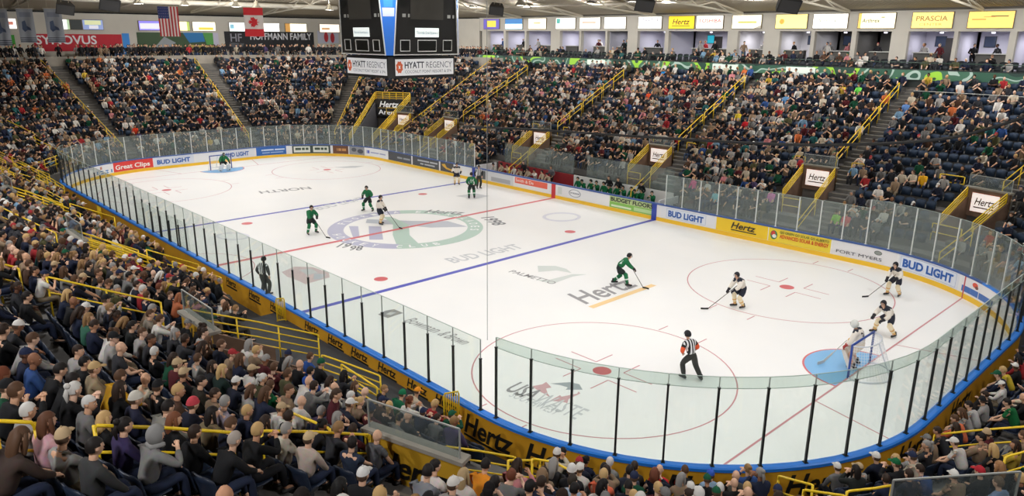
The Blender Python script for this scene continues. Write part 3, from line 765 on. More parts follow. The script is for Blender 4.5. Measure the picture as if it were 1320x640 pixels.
def portal_rails(a, hw, where, near=False):
    d0, d1 = row_d(PR0), row_d(PR1); z0, z1 = row_z(PR0) + .35, row_z(PR1) + .55
    for s, nm in ((-1, 'one side'), (1, 'other side')):
        e = a + s * (hw - .06)
        rail('sloping rail, %s wall of portal %s' % (('nearer', 'further')[s > 0], where),
             [P(e, d0 + .1, z0 + .55), P(e, d1 - .2, z1 + .4)], (.16, .32, .48), .032, group='portal wall rails', down=.6)
    for s in (-1, 1):
        e = a + s * (hw + .75); z = row_z(PR1 + 1)
        rail('loop rail, upper %s corner of portal %s' % (('nearer', 'further')[s > 0], where),
             [P(e - .35, d1 + 1.0, z + .8), P(e + .35, d1 + 1.0, z + .8)], (.4,), .028, group='portal corner loop rails', curl=.1, down=.8)
    e = a + hw * .2
    rail('loop rail at the foot of portal %s' % where, [P(e - .5, d0 - .15, row_z(1) + .9), P(e + .6, d0 - .15, row_z(1) + .9)], (.45,), .028, group='portal foot rails', curl=.12)
    e = a - hw - .2
    rail('short low rail before portal %s' % where, [P(e, .9, Zs(1.1) + .75), P(e, d0 - .3, Zs(d0 - .3) + .95)], (.4,), .028, group='portal foot rails')
WF = ['with the yellow board advert in front', 'above the home bench gate', 'behind the visitors bench', 'left of the visitors bench', 'nearest the right picture edge', 'next to the big arena sign']
for (a, hw), w in zip(FARP, WF): portal(a, hw, w, 1); portal_rails(a, hw, w)
WN = ['third from the bottom along the near stand', 'below the middle of the near stand', 'near the far blue line in the near stand', 'most distant in the near stand', 'at the bottom corner', 'in the distant near corner']
for k, ((a, hw), w) in enumerate(zip(NEARP, WN)):
    portal(a, hw, w, -1, sign=False)
    if k not in (0, 4): portal_rails(a, hw, w, True)
    if k in (0, 4):
        W = 2 * hw * ((RC + 5.8) / RC if k == 4 else 1)
        o = letters('trim_lettering', 'Hertz', lambda u, v: P(a - hw * .8 + u * (hw * 1.6 / (W * .8)), row_d(PR1) + .026, row_z(PR1) + .18 + v), W * .8, .5, INK, None, .03, .28); struct(o)
portal(*RIGHTP[0], 'behind the near goal', -1, sign=False)
# near portal rails as they stand in the photograph
NR = [('yellow double rail by the bottom left picture corner', [(-8, 543), (44, 545)], .95, (.4,)),
      ('long yellow double rail above the striped steps, bottom left', [(121, 549), (212, 552), (299, 558)], .95, (.4,)),
      ('yellow double rail by the amber parapet', [(337, 556), (404, 557), (476, 561)], .95, (.4,)),
      ('yellow double rail running down beside the empty blue seats', [(60, 357), (130, 373), (207, 390)], .95, (.42,)),
      ('yellow rail cut by the left picture edge beside standing fans', [(-6, 338), (24, 346)], .95, (.42,)),
      ('yellow four bar rail beside the second amber parapet', [(247, 400), (330, 415), (410, 432)], .95, (.25, .5, .75)),
      ('yellow four bar rail left of the second parapet', [(222, 337), (285, 358)], .95, (.4,)),
      ('orange lit yellow rail halfway along the near stand', [(117, 303), (200, 335)], .95, (.25, .5)),
      ('yellow many bar rail at the left picture edge', [(-8, 192), (40, 215), (82, 240)], .95, (.2, .4, .6)),
      ('lower yellow many bar rail at the left picture edge', [(-8, 210), (35, 232), (80, 256)], .95, (.2, .4, .6)),
      ('yellow rail below the many bar rails on the left', [(32, 245), (103, 275)], .95, (.3, .6)),
      ('yellow rail crossing the packed rows at left', [(-8, 263), (72, 301)], .95, (.4,)),
      ('short yellow stair rail behind the woman in the cream top', [(372, 531), (425, 553)], .95, (.4,)),
      ('three bar yellow rail below the glass of the bottom parapet', [(470, 552), (520, 566), (565, 580)], .6, (.22, .44)),
      ('yellow rail right of the bottom parapet', [(574, 576), (618, 582), (664, 590)], .75, (.25, .5)),
      ('yellow rail against the amber boards at the bottom', [(655, 594), (696, 594)], .9, (.4,)),
      ('yellow rail among the lowest bottom rows', [(686, 592), (712, 596), (738, 608)], .95, (.4,)),
      ('yellow rail in front of the second parapet steps', [(415, 458), (450, 470), (490, 485)], .9, (.22, .44, .66)),
      ('yellow rail below the second parapet', [(440, 470), (486, 500)], .9, (.25, .5)),
      ('yellow double rail across the lower right stand', [(1205, 561), (1262, 555), (1326, 550)], .95, (.4,)),
      ('yellow rail at the lower right picture edge', [(1296, 590), (1330, 580)], .95, (.4,)),
      ('yellow rail at the bottom below the goal', [(1004, 614), (1048, 626)], .95, (.4,)),
      ('yellow bent rail at the bottom right of centre', [(1092, 634), (1128, 630), (1150, 626)], .95, (.4,)),
      ('low yellow rail at the bottom edge below the far goal line', [(1036, 632), (1090, 640)], .95, (.4,)),
      ('yellow rail at the top of the distant near corner steps', [(40, 176), (88, 200)], .95, (.3,)),
      ('slanting yellow rail at upper left beside the dark tunnel', [(42, 212), (84, 197)], .95, (.3, .6)),
      ('yellow rail high at the left edge of the distant stand', [(-6, 148), (44, 172)], .95, (.4,))]
for lb, pp, h, bars in NR: pxrail(lb, pp, h, bars=bars, r=.026, curl=.1)
# yellow picket gates by the amber boards
def picket(label, p0, p1, h=1.0):
    zf = .52 if GAP[0] < a_of(p0[0], p0[1]) < GAP[1] + 1.5 else 0.
    a, b = np.array([*p0[:2], zf]), np.array([*p1[:2], zf]); c = (a + b) / 2
    root = tag(empty('picket_gate', tuple(c)), label, 'gate', 'yellow picket gates')
    q = MB(); q.tube([a - c + (0, 0, .08), a - c + (0, 0, h - .08), a - c + (b - a) * .06 + (0, 0, h), b - c - (b - a) * .06 + (0, 0, h), b - c + (0, 0, h - .08), b - c + (0, 0, .08)], .024, 8); q.tube([a - c + (0, 0, .12), b - c + (0, 0, .12)], .02, 8)
    q.build('frame', YEL, root, True); n = 7
    for i in range(1, n):
        w = a - c + (b - a) * i / n; q = MB(); q.tube([w + (0, 0, .12), w + (0, 0, h)], .013, 6, round_ends=False); q.build('picket', YEL, root, True)
for lb, x0, y0, x1, y1 in (('yellow picket gate against the amber boards at the bottom', 573, 549, 602, 541), ('yellow picket gate by the boards near the blue line', 358, 417, 384, 412),
                           ('distant yellow picket gate by the near boards', 129, 275, 146, 276)):
    g = [at_z(x0, y0, .52), at_z(x1, y1, .52)]
    for w in g:
        dd = dist(w[0], w[1])
        if dd < .32: n_ = Nrm(a_of(w[0], w[1])); w[0] += n_[0] * (.32 - dd); w[1] += n_[1] * (.32 - dd)
    picket(lb, *g)

# ------------------------------------------------------------------ big corner tunnel with the arena sign
def big_portal():
    a, hw = ZAM; d1 = row_d(8); z1 = row_z(8); mb = MB()
    for s in (-1, 1):
        e0, e1 = a + s * hw, a + s * (hw - .08)
        b = [P(e0, 1.6, 0), P(e1, 1.6, 0), P(e1, d1, 0), P(e0, d1, 0)]
        mb.hexa(b, [P(e0, 1.6, 1.2), P(e1, 1.6, 1.2), P(e1, d1, z1 + .5), P(e0, d1, z1 + .5)], 0)
    b = [P(a - hw, d1 - .2, 2.9), P(a + hw, d1 - .2, 2.9), P(a + hw, d1, 2.9), P(a - hw, d1, 2.9)]
    mb.hexa(b, [(x, y, z1 + .5) for x, y, _ in b], 1)
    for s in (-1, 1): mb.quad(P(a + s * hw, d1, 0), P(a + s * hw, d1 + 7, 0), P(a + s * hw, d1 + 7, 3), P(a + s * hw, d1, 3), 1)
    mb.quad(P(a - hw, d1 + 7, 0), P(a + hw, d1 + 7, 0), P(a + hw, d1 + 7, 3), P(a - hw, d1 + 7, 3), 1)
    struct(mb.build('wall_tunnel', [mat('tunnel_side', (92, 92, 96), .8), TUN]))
    nx, ny = Nrm(a); rz = math.atan2(ny, nx) + PI / 2
    s = tag(empty('arena_sign', P(a, d1 - .5, 3.95), rz), 'large black sign reading Hertz Arena over the corner tunnel', 'sign')
    W = 2 * hw * (RC + d1) / RC * .93
    q = MB(); q.box((0, 0, 0), (W, .1, 1.75)); q.build('sign_panel', mat('sign_charcoal', (44, 46, 50), .5), s)
    IW = mat('sign_white_letter', (236, 236, 236), .5, emit=.4)
    letters('lettering', 'Hertz', lambda u, v: (W * .36 - u, .056, .1 + v), W * .62, .6, IW, s, .03, .28)
    letters('lettering', 'Arena', lambda u, v: (W * .4 - u, .056, -.66 + v), W * .62, .5, IW, s, .02)
    q = MB(); q.quad((W * .4, .056, -.03), (-W * .4, .056, -.03), (-W * .4, .056, .02), (W * .4, .056, .02)); q.build('sign_rule', mat('sign_gold', (214, 176, 90), .5), s)
    for t in (-1, 1):
        e = a + t * (hw + .05)
        rail('heavy yellow rail down the %s side of the corner tunnel' % ('right', 'left')[t > 0], [P(e, 1.8, 1.2 + .7), P(e, d1, z1 + 1.35)], (.2, .4, .6), .04, down=.75)
    rail('heavy yellow rail across the top of the arena sign', [P(a - hw, d1 + .1, z1 + 1.4), P(a + hw, d1 + .1, z1 + 1.4)], (.2, .4, .6, .8), .04, posts=np.linspace(0, 1, 6), down=1.1)
big_portal()

# ------------------------------------------------------------------ players benches on the far side
def benches():
    b0, b1 = BENCH; mid = a_px(713)
    struct(sweep('floor_bench', b0, b1, [(.2, 0), (.2, .22), (3.2, .22), (3.2, 0)], mat('bench_rubber', (58, 60, 64), .9)))
    for u, v, lb, c in ((b0 + .3, mid, 'white wall behind the home bench', (232, 230, 228)), (mid, b1 - .4, 'dark red wall behind the visitors bench', (150, 42, 48))):
        w = sweep('wall_bench', u, v, [(2.2, .22), (2.2, 1.42), (2.28, 1.42), (2.28, .22)], mat('bench_wall_%d' % c[0], c, .5)); struct(w)
        o = sweep('players_bench', u + .1, v - .1, [(1.05, .62), (1.05, .67), (1.4, .67), (1.4, .62)], mat('bench_wood', (150, 120, 84), .6))
        tag(o, 'long players bench in front of the %s' % lb.split(' behind')[0], 'bench')
        n = 5
        for i in range(n + 1):
            q = MB(); a = u + .3 + (v - u - .6) * i / n; x, y, _ = P(a, 1.22); q.box((x, y, .42), (.06, .3, .4), rz=math.atan2(*Nrm(a)[::-1]) - PI / 2)
            l = q.build('leg', mat('bench_steel', (120, 122, 126), .4, .6)); l.parent = o
        for i in range(int((v - u) / 1.25)):
            pane(u + i * 1.25, u + (i + 1) * 1.25, 1.42, 2.95, G_FAR, '%s glass pane from the right on the %s' % (ord_(i), lb), 'panes on the %s' % lb, 2.2)
    q = MB(); x, y, _ = P(mid, 1.2); 
    for a, w in ((b0 - .05, 'near'), (b1 - .1, 'distant')):
        x, y, _ = P(a, 1.2); q = MB(); q.box((x, y, .75), (.08, 2.1, 1.06), rz=0); o = struct(q.build('wall_bench_end', WHITE_B))
benches()
# ================================================================== SUITES, WALLS AND ROOF
WALL = noisy('cream_wall', (206, 200, 188), (198, 192, 180), .5, .9)
WALLD = mat('dark_fascia', (40, 46, 44), .8)
DS = row_d(NROW); YS = HY + RC + DS + 3.1          # suite front line
ZF, ZO, ZT = 9.25, 11.78, 13.22                    # suite floor, opening top, wall top
XA, XB = -28., 44.
PILL = [(-30.6, -29.6), (-26.95, -26.6), (-23.6, -23.35), (-19.7, -18.4), (-15.75, -15.5), (-12.35, -12.1), (-9.62, -8.45), (-5.35, -4.95), (1.05, 2.0), (4.4, 5.75),
        (8.35, 8.65), (11.5, 11.85), (14.35, 15.5), (18.45, 18.7), (21.75, 22.15), (25, 26), (29, 29.4), (33, 34), (38, 38.4), (43, 44)]
mb = MB()
mb.box(((XA + XB) / 2 - 1.5, YS + .15, (ZO + ZT) / 2), (XB - XA + 3, .3, ZT - ZO))
for u, v in PILL:
    mb.box(((u + v) / 2, YS + .2, (ZF + ZO) / 2), (v - u, .4, ZO - ZF))
struct(mb.build('wall_suite_front', WALL))
ROOMS = [mat('suite_wall_lilac', (206, 204, 216), .8), mat('suite_wall_white', (214, 212, 214), .8), mat('suite_wall_grey', (120, 118, 114), .8)]
SF = mat('suite_carpet', (84, 82, 82), .9)
bays = list(zip([p[1] for p in PILL[:-1]], [p[0] for p in PILL[1:]]))
TONE = {9: 1, 10: 2, 11: 2, 12: 0, 6: 0, 8: 1, 4: 0, 5: 2}
mb = MB(); mb.box(((XA + XB) / 2 - 1.5, YS + 2.6, ZF - .1), (XB - XA + 3, 5.6, .2)); struct(mb.build('floor_suite', SF))
LAMPS = []
for k, (u, v) in enumerate(bays):
    m = ROOMS[TONE.get(k, 0)]; q = MB(); yb = YS + 4.2
    q.quad((u - .5, yb, ZF), (v + .5, yb, ZF), (v + .5, yb, ZO + .3), (u - .5, yb, ZO + .3))
    for x in (u - .25, v + .25): q.box((x, YS + 2.3, (ZF + ZO) / 2), (.1, 3.8, ZO - ZF))
    q.box(((u + v) / 2, YS + 2.3, ZO + .06), (v - u + .6, 4.0, .1)); struct(q.build('wall_suite', m))
    if u < 25:
        LAMPS.append(((u + v) / 2, YS + 2.2, ZO - .12, v - u))
        w = v - u
        # counter, on one side of the bay
        q = MB(); cx = u + w * (.66 if k % 3 else .4); cw = w * .6
        q.box((cx, YS + .9, ZF + .52), (cw, .5, 1.04), 0); q.box((cx, YS + .85, ZF + 1.07), (cw + .1, .7, .06), 1)
        c = q.build('bar_counter', [mat('counter_front', (86, 84, 80), .7), mat('counter_top', (196, 194, 188), .5)])
        tag(c, 'grey bar counter in the suite under the %s lit panel from the scoreboard' % ord_(k), 'counter', 'suite counters')
        if k % 3 != 2:
            q = MB(); q.box((u + w * .3, yb - .05, ZF + 1.85), (.75, .05, .75), 0); q.box((u + w * .3, yb - .08, ZF + 1.85), (.68, .02, .68), 1)
            c = q.build('wall_screen', [mat('screen_bezel', (30, 32, 36), .4), mat('screen_dark' if k != 7 else 'screen_blue', (52, 62, 84) if k != 7 else (40, 150, 170), .2, emit=.3 if k != 7 else 1.0)])
            tag(c, 'square dark screen on the back wall of the suite under the %s lit panel' % ord_(k), 'screen', 'suite screens')
        if k in (7, 12, 10):
            q = MB(); q.box((u + w * .42, yb - .04, ZF + 1.05), (.95, .06, 2.1)); q.box((u + w * .42 + .36, yb - .09, ZF + 1.05), (.05, .06, .16)); struct(q.build('door_suite', mat('suite_door', (54, 48, 46), .5)))
# LED ribbon on the suite balcony front
def ribbon_material():
    m = mat('ribbon_screen', (40, 90, 60), .4, emit=.5); nt = m.node_tree; b = nt.nodes['Principled BSDF']
    tc = nt.nodes.new('ShaderNodeTexCoord'); mp = nt.nodes.new('ShaderNodeMapping'); mp.inputs['Scale'].default_value = (.34, 1, .5)
    n = nt.nodes.new('ShaderNodeTexNoise'); n.inputs['Scale'].default_value = 1.0; n.inputs['Detail'].default_value = 1.5
    r = nt.nodes.new('ShaderNodeValToRGB'); r.color_ramp.interpolation = 'CONSTANT'
    cs = [(0, (30, 52, 46)), (.40, (44, 78, 62)), (.47, (150, 168, 158)), (.50, (60, 96, 76)), (.56, (140, 186, 60)), (.63, (40, 66, 56))]
    while len(r.color_ramp.elements) < len(cs): r.color_ramp.elements.new(.5)
    for e, (p, c) in zip(r.color_ramp.elements, cs): e.position = p; e.color = lin(c) + (1,)
    nt.links.new(tc.outputs['Object'], mp.inputs['Vector']); nt.links.new(mp.outputs[0], n.inputs['Vector']); nt.links.new(n.outputs['Fac'], r.inputs['Fac'])
    nt.links.new(r.outputs['Color'], b.inputs['Base Color']); nt.links.new(r.outputs['Color'], b.inputs['Emission Color'])
    return m
YR = HY + RC + DS
q = MB(); q.box(((XA + XB) / 2, YR + .15, 8.7), (XB - XA, .3, 1.2)); struct(q.build('wall_balcony', WALLD))
rb = MB(); rb.box((0, 0, 0), (XB - XA, .08, .62)); o = rb.build('ribbon_display', ribbon_material()); o.location = ((XA + XB) / 2, YR - .05, 8.92)
tag(o, 'long green and lime lit ribbon display under the suites', 'display board')
for X0, X1 in ((-11.8, -9.6), (8.2, 10.5), (1.8, 4.1)):
    q = MB(); q.box(((X0 + X1) / 2 - (XA + XB) / 2, -.045, .02), (X1 - X0, .012, .46)); p = q.build('white_panel', mat('ribbon_white', (206, 214, 204), .4, emit=.5), o)
q = MB(); q.tube([(XA, YR + .1, 9.72), (XB, YR + .1, 9.72)], .03, 6)
for X in np.arange(XA, XB, 2.4): q.tube([(X, YR + .1, 9.3), (X, YR + .1, 9.72)], .02, 6)
tag(q.build('balcony_rail', mat('dark_green_rail', (40, 66, 54), .5)), 'thin dark rail on top of the lit green ribbon', 'rail')
for z, d0, d1 in ((8.75, DS + .3, DS + 1.2), (9.0, DS + 1.2, DS + 3.1)):
    q = MB(); q.box(((XA + XB) / 2, HY + RC + (d0 + d1) / 2, z / 2 + 4.1), (XB - XA, d1 - d0, z - 8.2)); struct(q.build('floor_balcony', DARKF))
# lit advert panels along the top of the suite wall
def panel_sign(X0, X1, face, label, txt=(), e=1.0, z0=12.0, z1=13.05, shapes=(), axis='y', plane=None, frame=(120, 104, 70)):
    w = X1 - X0; zc = (z0 + z1) / 2
    s = empty('lit_advert', ((X0 + X1) / 2, YS - .06, zc) if axis == 'y' else (plane, (X0 + X1) / 2, zc), 0 if axis == 'y' else PI / 2)
    if axis == 'x': s.rotation_euler = (0, 0, PI / 2)
    tag(s, label, 'lit sign', 'lit panels along the top of the walls'); H = z1 - z0
    q = MB(); q.box((0, .02, 0), (w + .08, .1, H + .08)); q.build('casing', mat('panel_casing_%d' % frame[0], frame, .5), s)
    q = MB(); q.quad((-w / 2, -.04, -H / 2), (w / 2, -.04, -H / 2), (w / 2, -.04, H / 2), (-w / 2, -.04, H / 2))
    q.build('lit_face', mat('panel_%d_%d_%d_%d' % (*face, int(e * 100)), face, .5, emit=e), s)
    for pts, c in shapes:
        q = MB(); q.add([(-w / 2 + u * w, -.044, -H / 2 + v * H) for u, v in pts], [tuple(range(len(pts)))]); q.build('printed_shape', mat('panel_ink_%d_%d_%d' % c, c, .5, emit=.4), s)
    for t, u0, u1, v0, v1, c, bo, sh in txt:
        letters('lettering', t, lambda u, v: (-w / 2 + u0 * w + u, -.048, -H / 2 + v0 * H + v), (u1 - u0) * w, (v1 - v0) * H, mat('panel_ink_%d_%d_%d' % c, c, .5, emit=.15), s, bo, sh)
    return s
WF_, CR_, AM_ = (255, 252, 244), (255, 246, 214), (250, 214, 116)
W2 = 1.25
PL = [(-30.2, -27.6, (96, 84, 170), 'purple edged lit panel with a yellow centre, first right of the scoreboard', [(rect(.2, .2, .8, .85), (240, 226, 80))], [], .8),
      (-26.6, -23.9, (206, 240, 252), 'pale lit panel with a blue heading, second right of the scoreboard', [(rect(0, .5, 1, 1), (60, 130, 196))], [], W2),
      (-22.95, -20.35, CR_, 'cream lit panel with faint gold print, third right of the scoreboard', [(rect(.3, .5, .7, .62), (240, 200, 120))], [], W2),
      (-18.9, -16.25, WF_, 'white lit panel with a teal corner', [(rect(.03, .5, .22, .95), (90, 180, 170))], [], W2),
      (-15.6, -13.0, WF_, 'white lit panel with pale orange print', [(rect(.1, .45, .8, .7), (246, 214, 196))], [], W2),
      (-12.45, -9.85, WF_, 'plain white lit panel left of the wide pillar', [], [], W2),
      (-8.35, -5.75, WF_, 'white lit panel with faint grey capitals', [], [('STARTUP', .06, .9, .55, .85, (150, 150, 172), .02, 0)], 1.1),
      (-4.95, -2.3, (248, 214, 40), 'yellow lit Hertz panel', [(rect(.12, .18, .84, .24), (110, 84, 30))], [('Hertz', .14, .84, .34, .8, (84, 66, 26), .02, .28)], .8),
      (-2.05, .55, WF_, 'white lit Toshiba panel with red capitals', [], [('TOSHIBA', .08, .94, .48, .76, (206, 90, 80), .03, 0)], 1.1),
      (1.45, 4.08, CR_, 'cream lit panel with green and gold print and a cut corner', [(rect(.2, .4, .85, .55), (216, 214, 120)), ([(.75, 0), (1, 0), (1, .25)], (186, 180, 168))], [], W2),
      (5.35, 7.95, (255, 236, 150), 'pale yellow lit panel with a small emblem on its left', [(oval(.2, .5, .08, .2), (236, 190, 80))], [], .85),
      (8.45, 11.1, WF_, 'white lit panel with pale grey Arthrex print', [], [('Arthrex', .12, .7, .42, .68, (176, 182, 172), .02, .1)], 1.1),
      (11.9, 14.5, CR_, 'cream lit panel with dark green Arthrex print', [(rect(0, 0, .08, 1), (252, 220, 120)), (rect(.62, .7, .72, .76), (110, 120, 60))], [('Arthrex', .1, .6, .38, .66, (96, 106, 54), .02, .1)], 1.0),
      (15.65, 18.25, (255, 226, 130), 'yellow lit panel reading Prascia center', [], [('PRASCIA', .1, .88, .46, .78, (170, 138, 76), .02, 0), ('CENTER', .2, .76, .16, .32, (190, 160, 90), 0, 0)], .75),
      (19.2, 21.85, AM_, 'amber lit panel with a dark cord line at the right picture edge', [(rect(.08, .48, .4, .56), (226, 180, 90)), (rect(.5, .68, .88, .74), (96, 74, 50)), (rect(.34, .64, .6, .7), (226, 186, 100))], [], .75)]
for X0, X1, f, lb, sh, tx, e in PL: panel_sign(X0, X1, f, lb, tx, e, shapes=sh)
# far corner and left end walls
D2 = 20.9
lw0, lw1 = A_FL - .2, A_NL + 8
XL = -(HX + RC + D2)
q = MB(); q.box((XL - .15, (YS - 34) / 2, 10.7), (.3, YS + 34, 4.9)); struct(q.build('wall_left', WALL))
q = MB(); q.box(((XL + XA - 3.04) / 2, YS + .15, 10.7), (XA - 3.04 - XL, .3, 4.9)); struct(q.build('wall_far_corner', WALL))
q = MB(); q.box(((XL - 47.45) / 2, (YS - 34) / 2, 8.3), (-47.45 - XL, YS + 34, .2)); q.box(((XL + XA) / 2, (YS + 25) / 2, 8.3), (XA - XL, YS - 25, .2)); struct(q.build('floor_concourse', CONC_L)); struct(sweep('floor_concourse', lw0 - 1, lw1, [(DS, 8.1), (DS, 8.39), (D2, 8.39), (D2, 8.1)], CONC_L, None, .8))
struct(sweep('wall_ledge', lw0 - 1, lw1, [(DS - .02, 8.2), (DS - .02, 9.0), (DS + .2, 9.0), (DS + .2, 8.2)], CONC_L, None, .8))
def lwall(pxa, pxb): return at_x(pxa, 45, XL)[1], at_x(pxb, 45, XL)[1]
def banner_on_wall(name, pxa, pxb, y0, y1, rgb, label, txt=(), shapes=(), cat='banner'):
    a, b = lwall(pxa, pxb); z1, z0 = at_x((pxa + pxb) / 2, y0, XL)[2], at_x((pxa + pxb) / 2, y1, XL)[2]; z0 = max(z0, 9.0)
    s = tag(empty(name, (XL + .06, (a + b) / 2, (z0 + z1) / 2), PI / 2), label, cat); w, H = b - a, z1 - z0
    q = MB(); q.box((0, .02, 0), (w, .03, H)); q.build('cloth', mat('banner_%d_%d_%d' % rgb, rgb, .7), s)
    for pts, c in shapes:
        q = MB(); q.add([(-w / 2 + u * w, -.002, -H / 2 + v * H) for u, v in pts], [tuple(range(len(pts)))]); q.build('printed_shape', mat('banner_%d_%d_%d' % c, c, .7), s)
    for t, u0, u1, v0, v1, c, bo, sh in txt:
        letters('lettering', t, lambda u, v: (-w / 2 + u0 * w + u, -.006, -H / 2 + v0 * H + v), (u1 - u0) * w, (v1 - v0) * H, mat('banner_%d_%d_%d' % c, c, .7), s, bo, sh)
banner_on_wall('wall_banner', 42, 156, 44, 66, (190, 30, 48), 'red Synovus banner on the distant end wall', [('SYNOVUS', .02, .7, .42, .92, (240, 236, 236), .03, 0)])
banner_on_wall('wall_banner', 8, 18, 45, 62, (70, 170, 60), 'small green banner on the distant end wall at upper left')
banner_on_wall('wall_banner', 157, 166, 43, 70, (60, 140, 220), 'narrow blue banner beside the red one on the distant end wall')
banner_on_wall('wall_mural', 176, 281, 42, 68, (62, 84, 56), 'wide green and blue picture mural behind the striped flag', shapes=[
    ([(.2, .3), (.32, .8), (.45, .5), (.4, .15)], (150, 156, 160)), ([(.55, 1), (.8, 1), (.82, .55), (.62, .5)], (46, 120, 180)), ([(.8, 1), (.93, 1), (.93, .4), (.84, .4)], (90, 160, 80)),
    ([(.93, 1), (1, 1), (1, .3), (.93, .3)], (200, 196, 214)), ([(.6, .05), (.62, .4), (.98, .35), (.98, .05)], (196, 170, 90)), ([(.3, .05), (.5, .05), (.48, .3), (.34, .3)], (120, 90, 70))])
banner_on_wall('wall_banner', 289, 404, 41, 66, (34, 34, 38), 'black Hoffmann Family banner on the distant end wall', [('HOFFMANN FAMILY', .27, .97, .6, .94, (226, 226, 230), .03, 0), ('HF', .06, .18, .5, .9, (150, 150, 160), .02, 0)],
               [([(.02, .1), (.16, .05), (.2, .4), (.05, .45)], (90, 92, 98)), ([(.3, .05), (.38, .4), (.4, .4), (.34, .05)], (170, 170, 170))])
banner_on_wall('wall_poster', 409, 436, 40, 56, (196, 198, 214), 'pale poster with red figures left of the scoreboard', shapes=[(oval(.4, .5, .1, .4), (190, 50, 60)), (oval(.7, .45, .1, .4), (190, 50, 60))], cat='poster')
for pa, pb, f, lb, sh, e in ((3, 23, (255, 246, 240), 'white lit panel with red print at the upper left corner', [(rect(.2, .4, .8, .7), (240, 150, 130))], 1.1), (75, 91, (250, 255, 250), 'white lit panel right of the grey hanging banner', [(rect(.8, 0, 1, 1), (200, 230, 190))], W2),
                         (92, 107, (36, 44, 42), 'dark unlit panel between two lit ones on the distant end wall', [], .05), (108, 134, (130, 146, 190), 'grey blue lit panel with a pale middle on the distant end wall', [(rect(.1, .5, .9, .95), (230, 236, 180)), (rect(.3, .1, .75, .45), (240, 240, 250))], .7),
                         (180, 206, (130, 120, 214), 'violet lit panel left of the striped flag', [(rect(.05, .15, 1, .75), (250, 250, 255))], .9), (228, 245, (255, 250, 190), 'yellow green lit panel right of the striped flag', [(rect(.8, 0, 1, 1), (196, 220, 110))], 1.1),
                         (249, 278, CR_, 'cream lit panel between the two flags', [(rect(.25, .1, .9, .4), (250, 226, 90))], W2), (296, 316, (236, 250, 255), 'white lit panel left of the red and white flag', [(rect(.05, .3, .3, .8), (150, 210, 230))], W2), (334, 360, WF_, 'plain white lit panel right of the red and white flag', [], W2),
                         (368, 395, CR_, 'white lit panel with an orange end', [(rect(0, 0, .22, 1), (230, 170, 90))], W2), (412, 437, (255, 240, 222), 'white lit panel with orange script left of the scoreboard', [(rect(.1, .3, .5, .55), (244, 190, 140))], 1.1)):
    a, b = lwall(pa, pb); panel_sign(a, b, f, lb, (), e, 11.55, 12.5, sh, 'x', XL + .1)

# roof: a hipped corrugated deck with steel trusses
DECK = mat('roof_deck', (186, 174, 152), .8); nt = DECK.node_tree; b_ = nt.nodes['Principled BSDF']
tc = nt.nodes.new('ShaderNodeTexCoord'); wv = nt.nodes.new('ShaderNodeTexWave'); wv.inputs['Scale'].default_value = 1.6; wv.bands_direction = 'X'
bp = nt.nodes.new('ShaderNodeBump'); bp.inputs['Strength'].default_value = .9; bp.inputs['Distance'].default_value = .12
nt.links.new(tc.outputs['Object'], wv.inputs['Vector']); nt.links.new(wv.outputs['Fac'], bp.inputs['Height']); nt.links.new(bp.outputs['Normal'], b_.inputs['Normal'])
def roof_z(X, Y): return 13.25 + min(4.6, .16 * max(0, min(YS - Y, X - XL + 2, Y + 46)))
mb = MB(); xs = np.linspace(XL - 1.5, 46, 34); ys = np.linspace(-46, YS + .6, 28)
for X in xs:
    for Y in ys: mb.v.append((X, Y, roof_z(X, Y)))
for i in range(len(xs) - 1):
    for j in range(len(ys) - 1):
        a = i * len(ys) + j; mb.f.append((a, a + 1, a + len(ys) + 1, a + len(ys))); mb.m.append(0)
struct(mb.build('ceiling', DECK))
STL = mat('painted_roof_steel', (206, 198, 180), .6)
def truss(label, p, q_, n=7, depth=1.0, drop=.06, r=.08):
    p, q_ = np.array(p, float), np.array(q_, float); root = tag(empty('roof_truss', tuple((p + q_) / 2)), label, 'truss', 'roof trusses'); c = (p + q_) / 2
    f = np.linspace(0, 1, n + 1); zt = lambda w: roof_z(w[0], w[1]) - drop
    T = [np.array([*(p + (q_ - p) * k)[:2], zt(p + (q_ - p) * k)]) - c for k in f]; B = [t - (0, 0, depth * (.1 + .9 * min(1., k * 1.6))) for t, k in zip(T, f)]
    m = MB(); m.tube(T, r, 6); m.build('top_chord', STL, root); m = MB(); m.tube(B, r, 6); m.build('bottom_chord', STL, root)
    for k in range(n):
        m = MB(); m.tube([B[k], T[k + 1]] if k % 2 else [T[k], B[k + 1]], r * .6, 6); m.build('web_brace', STL, root)
for k, X in enumerate((-24, -15.2, -6.4, 2.4, 11.2, 20.0, 28.8)): truss('beige roof truss running out from the suite wall, %s from the scoreboard' % ord_(k), (X, YS - .2, 13), (X, YS - 16, 13))
for k, Y in enumerate((-9, -.5, 8, 16.5)): truss('beige roof truss running out from the distant end wall, %s from the left edge' % ord_(k), (XL + .3, Y, 13), (XL + 16, Y, 13))
q = MB(); q.tube([(XL + 7.5, -16, 14.25), (XL + 7.5, 22, 14.25)], .26, 12); q2 = q.build('air_duct', mat('cream_duct', (206, 200, 184), .5), None, True); tag(q2, 'long cream air duct under the roof at upper left', 'duct')
q = MB(); q.tube([(-22, YS - 6.2, 14.0), (40, YS - 6.2, 14.0)], .1, 10); tag(q.build('roof_pipe', STL, None, True), 'long beige pipe under the roof above the suite panels', 'pipe')
# gusset fins of the deck edge
q = MB(); q.box(((XA + XB) / 2 - 1.5, YS + .1, ZT + .06), (XB - XA + 3, .5, .14)); struct(q.build('trim_wall_top', mat('dark_beige_trim', (92, 86, 76), .7)))

